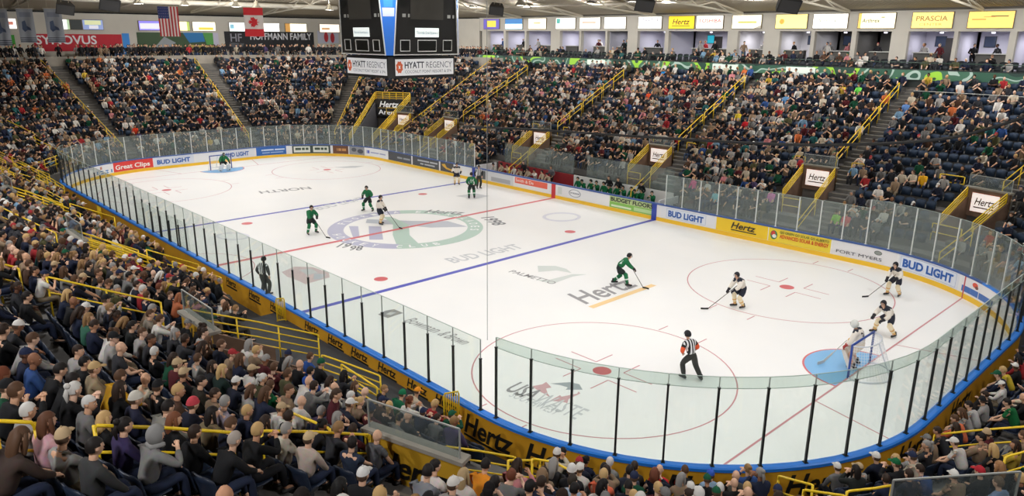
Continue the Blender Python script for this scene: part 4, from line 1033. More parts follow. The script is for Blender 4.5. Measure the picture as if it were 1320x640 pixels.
# ------------------------------------------------------------------ lamps
HOUS = mat('lamp_housing', (150, 148, 140), .4, .5); LENS = mat('lamp_lens', (255, 250, 240), .5, emit=14.)
def lathe(prof, n=16):
    v, f = [], []
    for r, z in prof:
        for i in range(n): v.append((r * math.cos(2 * PI * i / n), r * math.sin(2 * PI * i / n), z))
    for j in range(len(prof) - 1):
        for i in range(n): f.append((j * n + i, j * n + (i + 1) % n, (j + 1) * n + (i + 1) % n, (j + 1) * n + i))
    return v, f
hm = MB(); hm.arrays(lathe([(.06, .62), (.16, .6), (.2, .42), (.22, .36), (.44, .06), (.46, 0), (.43, 0), (.2, .33)])); hm.tube([(0, 0, .6), (0, 0, 1.1)], .02, 6); HM = hm.mesh('lamp_housing', [HOUS], True)
UP_W = 300.
lm = MB(); lm.arrays(lathe([(.001, .02), (.42, .02), (.42, .05), (.001, .05)])); LM = lm.mesh('lamp_lens', [LENS])
def lamp(x, y, z, power, angle, label, group, aim=None, blend=.6, col=(.985, .99, 1.), size=.35, up=None, point=0.):
    r = tag(empty('ceiling_lamp', (x, y, z)), label, 'lamp', group)
    link('housing', HM, r); link('lens', LM, r)
    L = bpy.data.lights.new('lamp_beam', 'SPOT'); L.energy = power; L.spot_size = math.radians(angle); L.spot_blend = blend; L.shadow_soft_size = size; L.color = col
    U = bpy.data.lights.new('ceiling_fill', 'SPOT'); U.energy = UP_W if up is None else up; U.spot_size = math.radians(172); U.spot_blend = .8; U.shadow_soft_size = .5; U.color = col
    u = link('ceiling_fill', U, r); u.location = (0, 0, .7); u.rotation_euler = (PI, 0, 0)  # upward spot added to each fixture to brighten the ceiling
    if point:
        W = bpy.data.lights.new('wall_fill', 'POINT'); W.energy = point; W.shadow_soft_size = .3; W.color = col; g = link('wall_fill', W, r); g.location = (0, 0, -.35)  # bare point light added to brighten the walls nearby
    o = link('lamp_beam', L, r); o.location = (0, 0, -.02)
    if aim is not None:
        v = Vector(aim) - Vector((x, y, z)); o.rotation_euler = v.to_track_quat('-Z', 'Y').to_euler()
    return r
ICE_W, STAND_W = 925., 2300.
for i, X in enumerate((-29, -21, -13, -5, 3, 11, 19, 27)):
    for Y in (-9, -3, 3, 9):
        lamp(X, Y, 14.35, ICE_W * (.7 if abs(Y) < 5 else 1.16) * (1.25 if abs(X) > 25 else 1.05 if abs(X) > 15 else .9) * (1.28 if Y < -5 else 1.), 118, 'high bay lamp over ice, %s from distant end, %s row from near side' % (ord_(i), ord_(int((Y + 9) / 6))), 'high bay lamps over the ice')
NL = []
for X, Y, ax, ay, wt in [(x, 21, x, 25, 1.) for x in (-24, -12, 0, 12, 24)] + [(x, -21, x, -20, 1.) for x in (-24, -12, 0, 10)] + [(-39, float(at_x(x, 6, -39)[1]), -41, float(at_x(x, 6, -39)[1]), .16) for x in (178, 238, 304, 330, 424)] + [(31, -30, 26, -20, 2.2), (17, -30, 15, -18, 2.3), (2, -28, 2, -17, 1.4), (40, -16, 33, -10, 1.9), (40, -2, 33, -3, 1.3), (36, 8, 35, 6, .6)]:  # all but the distant end row are unseen fill lights added over stands
    lamp(X, Y, (float(at_x(238, 5.5, -39)[2]) - .1 if X == -39 else roof_z(X, Y) - 1.4), STAND_W * wt, 150, '%s stand, %s of its row' % ('high bay lamp over the distant end' if X == -39 else 'unseen fill light added over the far' if Y > 15 else 'near', ord_(NL.append(1) or len(NL) - 1)), 'high bay lamps over the stands', (ax, ay, 3), up=1700. if X == -39 else 200., point=620. if X == -39 else 0.)
for x in (-33, -25, -17, -9, -1, 7, 15, 23, 31):
    lamp(x, 26.8, 14.05, 300., 150, '%s unseen fill lamp from the left, added before the suites' % ord_(int((x + 33) / 8)), 'unseen fill lamps before the suites', None, up=800., point=520.)  # row of unseen lamps added to brighten the suite wall and roof edge
for k, (x, y, z, w) in enumerate(LAMPS):
    r = tag(empty('suite_ceiling_light', (x, y, z)), 'flat white ceiling light in the suite under the %s lit panel' % ord_(k), 'lamp', 'suite ceiling lights')
    q = MB(); q.arrays(lathe([(.001, .02), (.09, .02), (.1, .0), (.12, .0), (.12, .1), (.001, .1)])); q.build('can_light', mat('suite_light', (244, 240, 255), .5, emit=2.), r)
    L = bpy.data.lights.new('suite_beam', 'AREA'); L.shape = 'RECTANGLE'; L.size = 1.2; L.size_y = .6; L.energy = 60 if TONE.get(k, 0) != 2 else 16; L.color = (.95, .94, 1.)
    o = link('suite_beam', L, r); o.location = (0, 0, -.02)

# ------------------------------------------------------------------ scoreboard
def scoreboard():
    r = tag(empty('scoreboard', (0, 0, 9.0)), 'big black four sided scoreboard hanging over centre ice', 'scoreboard')
    BK = mat('scoreboard_black', (34, 34, 34), .5); WT = mat('scoreboard_white_line', (214, 214, 210), .5)
    hs, c = 2.28, .22          # sign ring half size, chamfer
    def oct_(h, c): return [(h - c, -h), (h, -h + c), (h, h - c), (h - c, h), (-h + c, h), (-h, h - c), (-h, -h + c), (-h + c, -h)]
    def prism(q, h0, c0, z0, h1, c1, z1, mi=0):
        a, b = oct_(h0, c0), oct_(h1, c1); v = [(x, y, z0) for x, y in a] + [(x, y, z1) for x, y in b]
        q.add(v, [tuple(range(7, -1, -1)), tuple(range(8, 16))] + [(i, (i + 1) % 8, 8 + (i + 1) % 8, 8 + i) for i in range(8)], mi)
    q = MB(); prism(q, hs, c, 0, hs, c, 1.12); q.build('lower_ring', BK, r)
    H0, C0, H1, C1, zb, zt = 2.45, .3, 2.72, .95, 1.2, 7.0
    q = MB(); prism(q, H0, C0, zb, H1, C1, zt); q.build('upper_box', BK, r)
    q = MB()
    for x in (-1.5, 1.5):
        for y in (-1.5, 1.5): q.tube([(x, y, zt), (x, y, zt + 1.2)], .05, 6)
    q.build('hanger', BK, r)
    BLUE = mat('scoreboard_blue', (24, 104, 200), .4, emit=.15)
    def corner(k):
        a, b = oct_(H0, C0), oct_(H1, C1); i = 2 * k
        p0, p1, p2, p3 = [np.array((*w, z)) for w, z in ((a[i], zb), (a[i + 1], zb), (b[i + 1], zt), (b[i], zt))]
        n = np.cross(p1 - p0, p3 - p0); n /= np.linalg.norm(n)
        f = lambda u, v: tuple((p0 * (1 - u) + p1 * u) * (1 - v) + (p3 * (1 - u) + p2 * u) * v + n * .02)
        q = MB(); q.quad(f(0, 0), f(1, 0), f(1, 1), f(0, 1)); s = q.build('corner_panel', BLUE, r)
        f2 = lambda u, v: tuple(np.array(f(u, v)) + n * .01)
        for u0, u1, v0, v1, cc, e in ((.1, .9, .34, .415, (190, 200, 220), .05), (.22, .78, .42, .6, (50, 130, 216), .1), (.4, .6, .64, .66, (230, 236, 240), .3), (.3, .7, .78, .86, (20, 60, 130), .1)):
            q = MB(); q.quad(f2(u0, v0), f2(u1, v0), f2(u1, v1), f2(u0, v1)); q.build('printed_shape', mat('score_%d_%d_%d' % cc, cc, .5, emit=e), s)
        q = MB()
        for u in (-.03, 1.03): q.tube([f2(u, 0), f2(u, 1)], .035, 6)
        q.build('white_edge', WT, s)
    for k in range(4): corner(k)
    def face(k):
        an = k * PI / 2; co, si = math.cos(an), math.sin(an); w0, w1 = (H0 - C0), (H1 - C1)
        def f(u, z, o=.02):           # u in metres from the middle, z above the box bottom
            h = H0 + (H1 - H0) * (z - zb) / (zt - zb) + o; x, y = u, -h
            return (x * co - y * si, x * si + y * co, z)
        def pane(nm, u0, u1, z0, z1, m, par, o=.03):
            q = MB(); q.quad(f(u0, z0, o), f(u1, z0, o), f(u1, z1, o), f(u0, z1, o)); return q.build(nm, m, par)
        scr = pane('video_screen', -1.1, 1.1, 3.05, 6.9, mat('screen_off', (74, 72, 68), .35), r)
        cap = pane('lit_caption', -.8, .8, 2.14, 2.62, mat('caption_lit', (232, 240, 238), .4, emit=.7), r)
        letters('lettering', 'Florida Everblades', lambda u, v: f(-.68 + u, 2.3 + v, .04), 1.36, .16, mat('caption_ink', (90, 120, 140), .5), cap)
        for u0, u1, z0, z1 in ((-.62, .62, 1.4, 1.98), (-1.75, -1.15, 1.42, 1.98), (1.1, 1.7, 1.42, 1.98)):
            b = pane('digit_window', u0, u1, z0, z1, mat('digit_dark', (28, 30, 28), .3), r, .032)
            q = MB(); pts = [f(u0, z0, .045), f(u1, z0, .045), f(u1, z1, .045), f(u0, z1, .045), f(u0, z0, .045)]; q.tube(pts, .026, 5); q.build('window_outline', WT, b)
        for u in (-1.62, 1.38):
            for du, w in ((0, .22), (.36, .12)): pane('small_plate', u + du, u + du + w, 3.15, 3.32, mat('plate_pale', (176, 178, 176), .5), r)
        q = MB()
        for z in np.arange(3.7, 6.8, .42):
            for u in (-1.72, 1.26): q.quad(f(u, z, .025), f(u + .34, z, .025), f(u + .34, z + .26, .025), f(u, z + .26, .025))
        q.build('digit_column', mat('digit_dark'), r)
        e = MB(); e.tube([f(-w0, zb + .03, .03), f(w0, zb + .03, .03)], .03, 6); e.build('white_edge', WT, r)
        # hotel advert on the lower ring
        g = lambda u, z, o=.02: ((u) * co + (hs + o) * si, (u) * si - (hs + o) * co, z)
        q = MB(); W = 1.98; q.quad(g(-W, .14), g(W, .14), g(W, 1.0), g(-W, 1.0)); s = q.build('hotel_advert', mat('hotel_face', (226, 226, 228), .5, emit=.35), r)
        q = MB(); q.add([g(-1.72 + .24 * math.cos(t) * (1 if i % 2 else .8), .58 + .34 * math.sin(t) * (1 if i % 2 else .82), .028) for i, t in enumerate(np.linspace(0, 2 * PI, 17)[:-1])], [tuple(range(16))]); q.build('printed_shape', mat('hotel_orange', (226, 110, 70), .5, emit=.1), s)
        q = MB(); q.add([g(-1.72 + .1 * math.cos(t) * (1 if i % 2 else .4), .58 + .14 * math.sin(t) * (1 if i % 2 else .4), .033) for i, t in enumerate(np.linspace(0, 2 * PI, 9)[:-1])], [tuple(range(8))]); q.build('printed_shape', mat('hotel_face'), s)
        letters('lettering', 'HYATT', lambda u, v: g(-1.38 + u, .52 + v, .028), 1.3, .34, mat('hotel_ink', (86, 88, 96), .5), s, .035)
        letters('lettering', 'REGENCY', lambda u, v: g(.06 + u, .52 + v, .028), 1.8, .34, mat('hotel_ink2', (130, 132, 138), .5), s, 0)
        letters('lettering', 'COCONUT POINT RESORT & SPA', lambda u, v: g(-1.36 + u, .26 + v, .028), 3.2, .16, mat('hotel_ink2'), s, 0)
    for k in range(4): face(k)
scoreboard()

# ------------------------------------------------------------------ flags, hanging banners, loudspeakers, cables
def cloth(name, pxl, pxr, y0, y1, X, label, cat, paint):
    A, B = at_x((pxl), y0, X), at_x(pxr, y0, X); bot = at_x((pxl + pxr) / 2, y1, X)[2]
    w = abs(B[1] - A[1]); H = A[2] - bot
    s = tag(empty(name, (X, (A[1] + B[1]) / 2, A[2]), math.radians(72)), label, cat)
    def f(u, v, o=0.): return (-w / 2 + u * w, -.06 * math.sin(u * 9 + v * 1.5) * (.3 + v) - o, -v * H)
    def patch(nm, u0, u1, v0, v1, rgb, o=0., par=None, n=10):
        q = MB(); m = max(2, int(n * (u1 - u0)) + 1); k = 6
        for i in range(m + 1):
            for j in range(k + 1): q.v.append(f(u0 + (u1 - u0) * i / m, v0 + (v1 - v0) * j / k, o))
        for i in range(m):
            for j in range(k): a = i * (k + 1) + j; q.f.append((a, a + 1, a + k + 2, a + k + 1)); q.m.append(0)
        return q.build(nm, mat('cloth_%d_%d_%d' % rgb, rgb, .8), par or s, True)
    q = MB(); q.tube([(-w / 2 - .1, 0, .02), (w / 2 + .1, 0, .02)], .025, 6); q.tube([(-w * .3, 0, .02), (-w * .3, 0, roof_z(X, A[1]) - A[2])], .012, 5); q.tube([(w * .3, 0, .02), (w * .3, 0, roof_z(X, A[1]) - A[2])], .012, 5); q.build('hanging_bar', STL, s)
    paint(patch, f, s)
def us(patch, f, s):
    fl = patch('field', 0, 1, 0, 1, (236, 228, 228))
    for i in range(7): patch('red_stripe', 2 * i / 13, (2 * i + 1) / 13, 0, 1, (200, 56, 66), .006, fl)
    patch('blue_canton', 0, 7 / 13, 0, .4, (54, 66, 126), .014, fl)
    q = MB()
    for i in range(5):
        for j in range(4):
            u, v = .06 + i * .105, .06 + j * .09; c = f(u, v, .02); q.add([(c[0] + .03 * (1 if k % 2 else .4) * math.cos(t), c[1], c[2] + .03 * (1 if k % 2 else .4) * math.sin(t)) for k, t in enumerate(np.linspace(0, 2 * PI, 11)[:-1])], [tuple(range(10))])
    q.build('white_stars', mat('cloth_236_228_228'), fl)
def ca(patch, f, s):
    fl = patch('field', 0, 1, 0, 1, (240, 232, 232))
    patch('red_bar', 0, 1, 0, .26, (222, 52, 62), .006, fl); patch('red_bar', 0, 1, .74, 1, (222, 52, 62), .006, fl)
    leaf = [(0, -.5), (.05, -.25), (.32, -.32), (.26, -.18), (.5, .02), (.42, .1), (.46, .26), (.3, .22), (.26, .3), (.12, .14), (.18, .42), (.08, .36), (0, .5)]
    leaf = leaf + [(-x, y) for x, y in leaf[-2:0:-1]]
    q = MB(); q.add([f(.5 - y * .62, .5 - x * .36, .03) for x, y in leaf], [tuple(range(len(leaf)))]); q.build('maple_leaf', mat('cloth_222_52_62'), fl)
def champ(patch, f, s):
    fl = patch('field', 0, 1, 0, 1, (150, 156, 168))
    for v in (.86, .92, .97): patch('stripe', 0, 1, v - .012, v + .012, (60, 66, 76), .006, fl)
    q = MB(); pts = [(.25, .38), (.45, .34), (.5, .5), (.72, .56), (.76, .64), (.55, .62), (.34, .68), (.22, .6)]
    q.add([f(u, v, .03) for u, v in pts], [tuple(range(len(pts)))]); q.build('printed_shape', mat('cloth_70_84_112', (70, 84, 112), .8), fl)
    patch('print_band', .15, .85, .1, .24, (126, 134, 150), .006, fl)
cloth('national_flag', 203, 228, 8, 47, -34, 'striped red and white flag with blue canton hanging over the distant end', 'flag', us)
cloth('national_flag', 314, 337, 9.5, 47, -34, 'red and white flag with a maple leaf hanging over the distant end', 'flag', ca)
cloth('hanging_banner', 20, 41, 11, 55, -34, 'grey hanging banner, second from the left picture edge', 'banner', champ)
cloth('hanging_banner', 56, 78, 11, 55, -34, 'grey hanging banner with pale foot stripes, third from the left edge', 'banner', champ)
cloth('hanging_banner', -12, 8, 11, 59, -34, 'grey hanging banner cut by the left picture edge', 'banner', champ)
SPK = mat('loudspeaker_grille', (58, 58, 60), .7)
def speaker(c, s, rz, label):
    r = tag(empty('loudspeaker', tuple(c), rz), label, 'loudspeaker', 'hanging loudspeakers'); r.rotation_euler = (.32, .12, rz); w = s / 2
    q = MB(); q.hexa([(-w, -w * .5, -w * .7), (w, -w * .5, -w * .7), (w * .7, w * .7, -w * .6), (-w * .7, w * .7, -w * .6)], [(-w, -w * .8, w * .6), (w, -w * .8, w * .6), (w * .7, w * .7, w * .7), (-w * .7, w * .7, w * .7)]); q.build('cabinet', SPK, r)
    q = MB(); q.quad((-w * .9, -w * .54, -w * .62), (w * .9, -w * .54, -w * .62), (w * .9, -w * .8, w * .5), (-w * .9, -w * .8, w * .5)); q.v = [(x, y - .012, z) for x, y, z in q.v]; q.build('front_grille', mat('grille_grey', (84, 84, 86), .8), r)
    q = MB(); q.tube([(-w * .4, 0, w * .6), (-w * .4, 0, roof_z(c[0], c[1]) - c[2])], .02, 5); q.tube([(w * .4, 0, w * .6), (w * .4, 0, roof_z(c[0], c[1]) - c[2])], .02, 5); q.build('hanger', STL, r)
for x, y, s, lb, pl in ((83, 10, 1.05, 'dark loudspeaker right of the grey hanging banners', ('x', -20)), (140, 4, 1.25, 'dark loudspeaker above the red banner at upper left', ('x', -20)), (640, 12, 1.2, 'dark loudspeaker right of the scoreboard', ('y', 18)),
                      (830, 5, 1.3, 'dark loudspeaker above the white panels left of the yellow one', ('y', 18)), (1015, 5, 1.3, 'dark loudspeaker above the pale yellow panel', ('y', 18))):
    c = at_x(x, y, pl[1]) if pl[0] == 'x' else at_y(x, y, pl[1]); speaker(c, s, math.radians(48 if pl[0] == 'y' else 85), lb)
def cable(name, pts, r, rgb, label):
    cu = MB(); p = [np.array(q) for q in pts]; dense = []
    for i in range(len(p) - 1):
        a, b, c, d = p[max(i - 1, 0)], p[i], p[i + 1], p[min(i + 2, len(p) - 1)]
        for k in range(6):
            t = k / 6; dense.append(.5 * ((2 * b) + (-a + c) * t + (2 * a - 5 * b + 4 * c - d) * t * t + (-a + 3 * b - 3 * c + d) * t ** 3))
    dense.append(p[-1]); cu.tube(dense, r, 6); tag(cu.build(name, mat('cable_%d' % rgb[0], rgb, .5), None, True), label, 'cable')
cable('hanging_cable', [at_y(x, y, 13) for x, y in ((598, 163), (700, 168), (850, 178), (1000, 186), (1100, 186.5), (1200, 181), (1260, 170), (1330, 148))], .085, (24, 24, 26), 'black cable slung in front of the far stand')
cable('hanging_wire', [at_y(x, y, 24) for x, y in ((1178, 117), (1250, 121), (1335, 126))], .02, (196, 196, 190), 'pale thin wire high at the right picture edge')
cable('net_cord', [(*P(A_NR + .15, .05)[:2], z) for z in (3.3, 6, 9, 12, roof_z(22, -13))], .008, (150, 150, 148), 'thin upright cord rising from the near glass corner')
# ================================================================== FIGURES
def skin(joints, edges, radii, sub=1):
    """one continuous rounded surface grown round a skeleton"""
    names = list(joints); idx = {n: i for i, n in enumerate(names)}
    me = bpy.data.meshes.new('skeleton'); me.from_pydata([tuple(joints[n]) for n in names], [(idx[a], idx[b]) for a, b in edges], [])
    o = bpy.data.objects.new('skeleton', me); COL.objects.link(o)
    md = o.modifiers.new('skin', 'SKIN'); md.use_smooth_shade = True; md.branch_smoothing = .3
    if not me.skin_vertices: me.attributes.new('skin', 'FLOAT', 'POINT')
    sv = me.skin_vertices[0].data
    for n in names:
        r = radii[n]; sv[idx[n]].radius = (r, r) if not hasattr(r, '__len__') else r
        sv[idx[n]].use_root = False
    sv[0].use_root = True
    if sub:
        s = o.modifiers.new('sub', 'SUBSURF'); s.levels = sub; s.render_levels = sub
    dg = bpy.context.evaluated_depsgraph_get(); dg.update()
    ev = bpy.data.meshes.new_from_object(o.evaluated_get(dg))
    v = [tuple(q.co) for q in ev.vertices]; f = [tuple(p.vertices) for p in ev.polygons]
    bpy.data.objects.remove(o); bpy.data.meshes.remove(me); bpy.data.meshes.remove(ev)
    return v, f
def V(*a): return np.array(a, float)
def ik(a, c, l1, l2, hint):
    a, c = np.array(a, float), np.array(c, float); d = c - a; L = np.linalg.norm(d)
    if L > (l1 + l2) * .995: c = a + d / L * (l1 + l2) * .995; d = c - a; L = np.linalg.norm(d)
    t = d / L; x = (l1 * l1 - l2 * l2 + L * L) / (2 * L); h = math.sqrt(max(l1 * l1 - x * x, 1e-6))
    n = np.array(hint, float); n = n - t * (n @ t); n /= np.linalg.norm(n) + 1e-9
    return a + t * x + n * h, c
def joints_of(pelvis, lean, side=0., twist=0., hands=None, feet=None, knees=(0, 1, .4), elbows=(.7, -.6, -.3), head=(0, 0), toes=(0, .17, -.05), foot_yaw=(0, 0), slouch=0., scale=1.):
    """skeleton facing +y; hands and feet given as targets"""
    pv = V(*pelvis); ax = V(math.sin(side), math.sin(lean) * math.cos(side), math.cos(lean) * math.cos(side))
    sp = pv + ax * .2; ch = pv + ax * .4 + V(0, slouch, 0); nk = ch + (ax + V(0, .12, 0)) * .14
    lat = V(math.cos(twist), math.sin(twist), -math.sin(side) * .8); lat /= np.linalg.norm(lat)
    J = dict(pelvis=pv, spine=sp, chest=ch, neck=nk)
    hp, hy = head
    J['head'] = nk + V(0, .045 + .03 * lean, .135)
    for s, k in ((-1, 'l'), (1, 'r')):
        sh = ch + lat * s * .17 + ax * .05; J['shoulder_' + k] = sh
        h = hands[0 if s < 0 else 1]; el, wr = ik(sh, h, .29, .26, V(elbows[0] * s, elbows[1], elbows[2]))
        J['elbow_' + k] = el; J['wrist_' + k] = wr; d = (wr - el) / np.linalg.norm(wr - el); J['palm_' + k] = wr + d * .075
        hj = pv + V(s * .095, 0, -.05); J['hip_' + k] = hj
        ft = feet[0 if s < 0 else 1]; kn, an = ik(hj, ft, .43, .43, V(knees[0] + s * .12, knees[1], knees[2]))
        J['knee_' + k] = kn; J['ankle_' + k] = an; yw = foot_yaw[0 if s < 0 else 1]
        J['toe_' + k] = an + V(toes[0] * math.cos(yw) - toes[1] * math.sin(yw), toes[1] * math.cos(yw) + toes[0] * math.sin(yw), toes[2])
    return J
TRUNK = [('pelvis', 'spine'), ('spine', 'chest'), ('chest', 'neck')]
def arm(k): return [('chest', 'shoulder_' + k), ('shoulder_' + k, 'elbow_' + k), ('elbow_' + k, 'wrist_' + k)]
def leg(k): return [('pelvis', 'hip_' + k), ('hip_' + k, 'knee_' + k), ('knee_' + k, 'ankle_' + k)]
R_BODY = dict(pelvis=.085, spine=.075, chest=.08, neck=.046, shoulder=.05, elbow=.042, wrist=.029, palm=.034, hip=.07, knee=.05, ankle=.04, toe=.034)
def rad(tab, n): return tab[n.split('_')[0]]
def head_arrays(detail=True):
    """skin, eye and lip pieces of a head about its centre, facing +y"""
    v, f = sphere((0, 0, 0), 1., 18, 13); out = []
    for x, y, z in v:
        jaw = 1 - .34 * max(0, -z - .1); yy = y * (1.0 if y < 0 else .94 - .1 * max(0, z))
        zz = z * (1.02 if z > 0 else 1.06); yy += .1 * max(0, -z - .2) * (1 if y > 0 else .3)
        brow = .04 * math.exp(-((z - .18) / .12) ** 2) * (y > .5)
        sock = -.06 * math.exp(-((z - .02) / .1) ** 2 - ((abs(x) - .36) / .16) ** 2) * (y > .4)
        out.append((x * .078 * jaw, (yy + brow + sock) * .098, zz * .118))
    parts = [((out, f), 0)]
    nose = ([(-.012, .088, .0), (.012, .088, .0), (.017, .092, -.03), (-.017, .092, -.03), (0, .112, -.03), (0, .1, .012)], [(0, 5, 4, 3), (5, 1, 2, 4), (3, 4, 2), (0, 1, 5)])
    parts.append((nose, 0))
    for s in (-1, 1):
        parts.append((sphere((s * .078, -.008, -.006), (.012, .024, .032), 8, 5), 0))
        parts.append((sphere((s * .029, .083, .006), (.013, .008, .007), 8, 5), 1))
        parts.append((sphere((s * .029, .089, .006), (.006, .004, .006), 6, 4), 2))
        parts.append((([(s * .012, .092, .022), (s * .046, .082, .024), (s * .046, .083, .03), (s * .012, .094, .028)], [(0, 1, 2, 3)]), 2))
    parts.append((sphere((0, .09, -.06), (.023, .008, .007), 8, 5), 3))
    return parts
HEAD = head_arrays()
def place(vf, c, yaw=0., pitch=0., s=1.):
    cy, sy, cp, sp = math.cos(yaw), math.sin(yaw), math.cos(pitch), math.sin(pitch); o = []
    for x, y, z in vf[0]:
        y, z = y * cp - z * sp, y * sp + z * cp; x, y = x * cy - y * sy, x * sy + y * cy
        o.append((c[0] + x * s, c[1] + y * s, c[2] + z * s))
    return o, vf[1]
def hand_arrays(wr, palm, side, curl=.5):
    """palm with four unequal bent fingers and a thumb off its side"""
    d = palm - wr; d /= np.linalg.norm(d); up = V(0, 0, 1); w = np.cross(d, up); w /= np.linalg.norm(w) + 1e-9; n = np.cross(w, d); out = []
    out.append(tube([wr, wr + d * .045, palm + d * .012], [.027, .036, .03], 8, .55))
    for i, (off, L) in enumerate(((-.027, .062), (-.009, .074), (.009, .069), (.026, .052))):
        b = palm + w * off; p1 = b + d * L * .5 - n * L * .14 * curl * 2; p2 = p1 + d * L * .3 * (1 - curl * .6) - n * L * .36 * curl * 1.4; p3 = p2 + d * L * .12 - n * L * .3 * curl
        out.append(tube([b, p1, p2, p3], [.0095, .009, .008, .0065], 6))
    t = wr + d * .03 - w * side * .028; out.append(tube([t, t - w * side * .026 + d * .024 - n * .008, t - w * side * .026 + d * .05 - n * .02], [.012, .0105, .008], 6))
    return out
SKIN_M = obj_colour('skin', .55); EYE_W = mat('eye_white', (226, 222, 214), .3); EYE_D = mat('eye_dark', (44, 34, 30), .4); LIP = mat('lip', (150, 88, 80), .5)
def body_mesh(J, name='person', curl=.5, yaw=0., pitch=0., legs=True, hscale=1.):
    e = list(TRUNK) + arm('l') + arm('r') + ([*leg('l'), *leg('r')] if legs else [])
    for k in 'lr':
        e.append(('wrist_' + k, 'palm_' + k))
        if legs: e.append(('ankle_' + k, 'toe_' + k))
    names = []
    for a, b in e:
        for n in (a, b):
            if n not in names: names.append(n)
    v, f = skin({n: J[n] for n in names}, e, {n: rad(R_BODY, n) for n in names}, 1)
    mb = MB(); mb.add(v, f, 0); mb.tube([J['neck'] - (0, .0, .05), J['neck'] + (J['head'] - J['neck']) * .7], [.05, .05], 10, 0)
    for (vf, mi) in HEAD: mb.arrays(place(vf, J['head'], yaw, pitch, hscale), mi)
    for s, k in ((-1, 'l'), (1, 'r')):
        for vf in hand_arrays(J['wrist_' + k], J['palm_' + k], s, curl): mb.arrays(vf, 0)
    return mb.mesh(name, [SKIN_M, EYE_W, EYE_D, LIP], True)
SHIRT_M, PANTS_M, SHOE_M = obj_colour('garment_cloth', .85, .35), obj_colour('trouser_cloth', .85, .3), mat('shoe_leather', (52, 50, 50), .6)
R_TOP = dict(pelvis=.158, spine=.146, chest=.15, neck=.07, shoulder=.082, elbow=.06, wrist=.043)
R_PNT = dict(pelvis=.145, spine=.12, hip=.1, knee=.074, ankle=.058)
def top_mesh(J, long=True, R=R_TOP, mats=None, zone=None):
    j = dict(J); e = [('pelvis', 'spine'), ('spine', 'chest'), ('chest', 'collar')]; j['collar'] = J['chest'] + (J['neck'] - J['chest']) * .92; r = {'pelvis': R['pelvis'], 'spine': R['spine'], 'chest': R['chest'], 'collar': R['neck']}
    for k in 'lr':
        j['cuff_' + k] = J['elbow_' + k] + (J['wrist_' + k] - J['elbow_' + k]) * .92 if long else J['shoulder_' + k] + (J['elbow_' + k] - J['shoulder_' + k]) * .62
        e.append(('chest', 'shoulder_' + k)); r['shoulder_' + k] = R['shoulder']
        if long: e += [('shoulder_' + k, 'elbow_' + k), ('elbow_' + k, 'cuff_' + k)]; r['elbow_' + k] = R['elbow']; r['cuff_' + k] = R['wrist']
        else: e += [('shoulder_' + k, 'cuff_' + k)]; r['cuff_' + k] = R['elbow'] * 1.12
    n = []
    for a, b in e:
        for q in (a, b):
            if q not in n: n.append(q)
    v, f = skin({q: j[q] for q in n}, e, r, 1); mb = MB(); mb.add(v, f, 0)
    if zone: mb.m = [zone(np.mean([v[i] for i in fc], axis=0)) for fc in f]
    return mb.mesh('shirt', mats or [SHIRT_M], True)
def pants_mesh(J, R=R_PNT, mats=None, full=True, name='trousers', shoes=True):
    j = dict(J); j['waist'] = J['pelvis'] + (J['spine'] - J['pelvis']) * .5; e = [('pelvis', 'waist')]; r = {'pelvis': R['pelvis'], 'waist': R['spine']}
    for k in 'lr':
        e += [('pelvis', 'hip_' + k)]; r['hip_' + k] = R['hip']
        if full:
            j['hem_' + k] = J['knee_' + k] + (J['ankle_' + k] - J['knee_' + k]) * .93; e += [('hip_' + k, 'knee_' + k), ('knee_' + k, 'hem_' + k)]; r['knee_' + k] = R['knee']; r['hem_' + k] = R['ankle']
        else:
            j['hem_' + k] = J['hip_' + k] + (J['knee_' + k] - J['hip_' + k]) * .86; e += [('hip_' + k, 'hem_' + k)]; r['hem_' + k] = R['knee']
    n = []
    for a, b in e:
        for q in (a, b):
            if q not in n: n.append(q)
    v, f = skin({q: j[q] for q in n}, e, r, 1); mb = MB(); mb.add(v, f, 0)
    if shoes:
        for k in 'lr': mb.tube([J['ankle_' + k] + (J['ankle_' + k] - J['toe_' + k]) * .3 + (0, 0, -.05), J['ankle_' + k] + (0, 0, -.035), J['toe_' + k] + (0, 0, -.005)], [.042, .052, .04], 8, 1, .8)
    return mb.mesh(name, mats or [PANTS_M, SHOE_M], True)
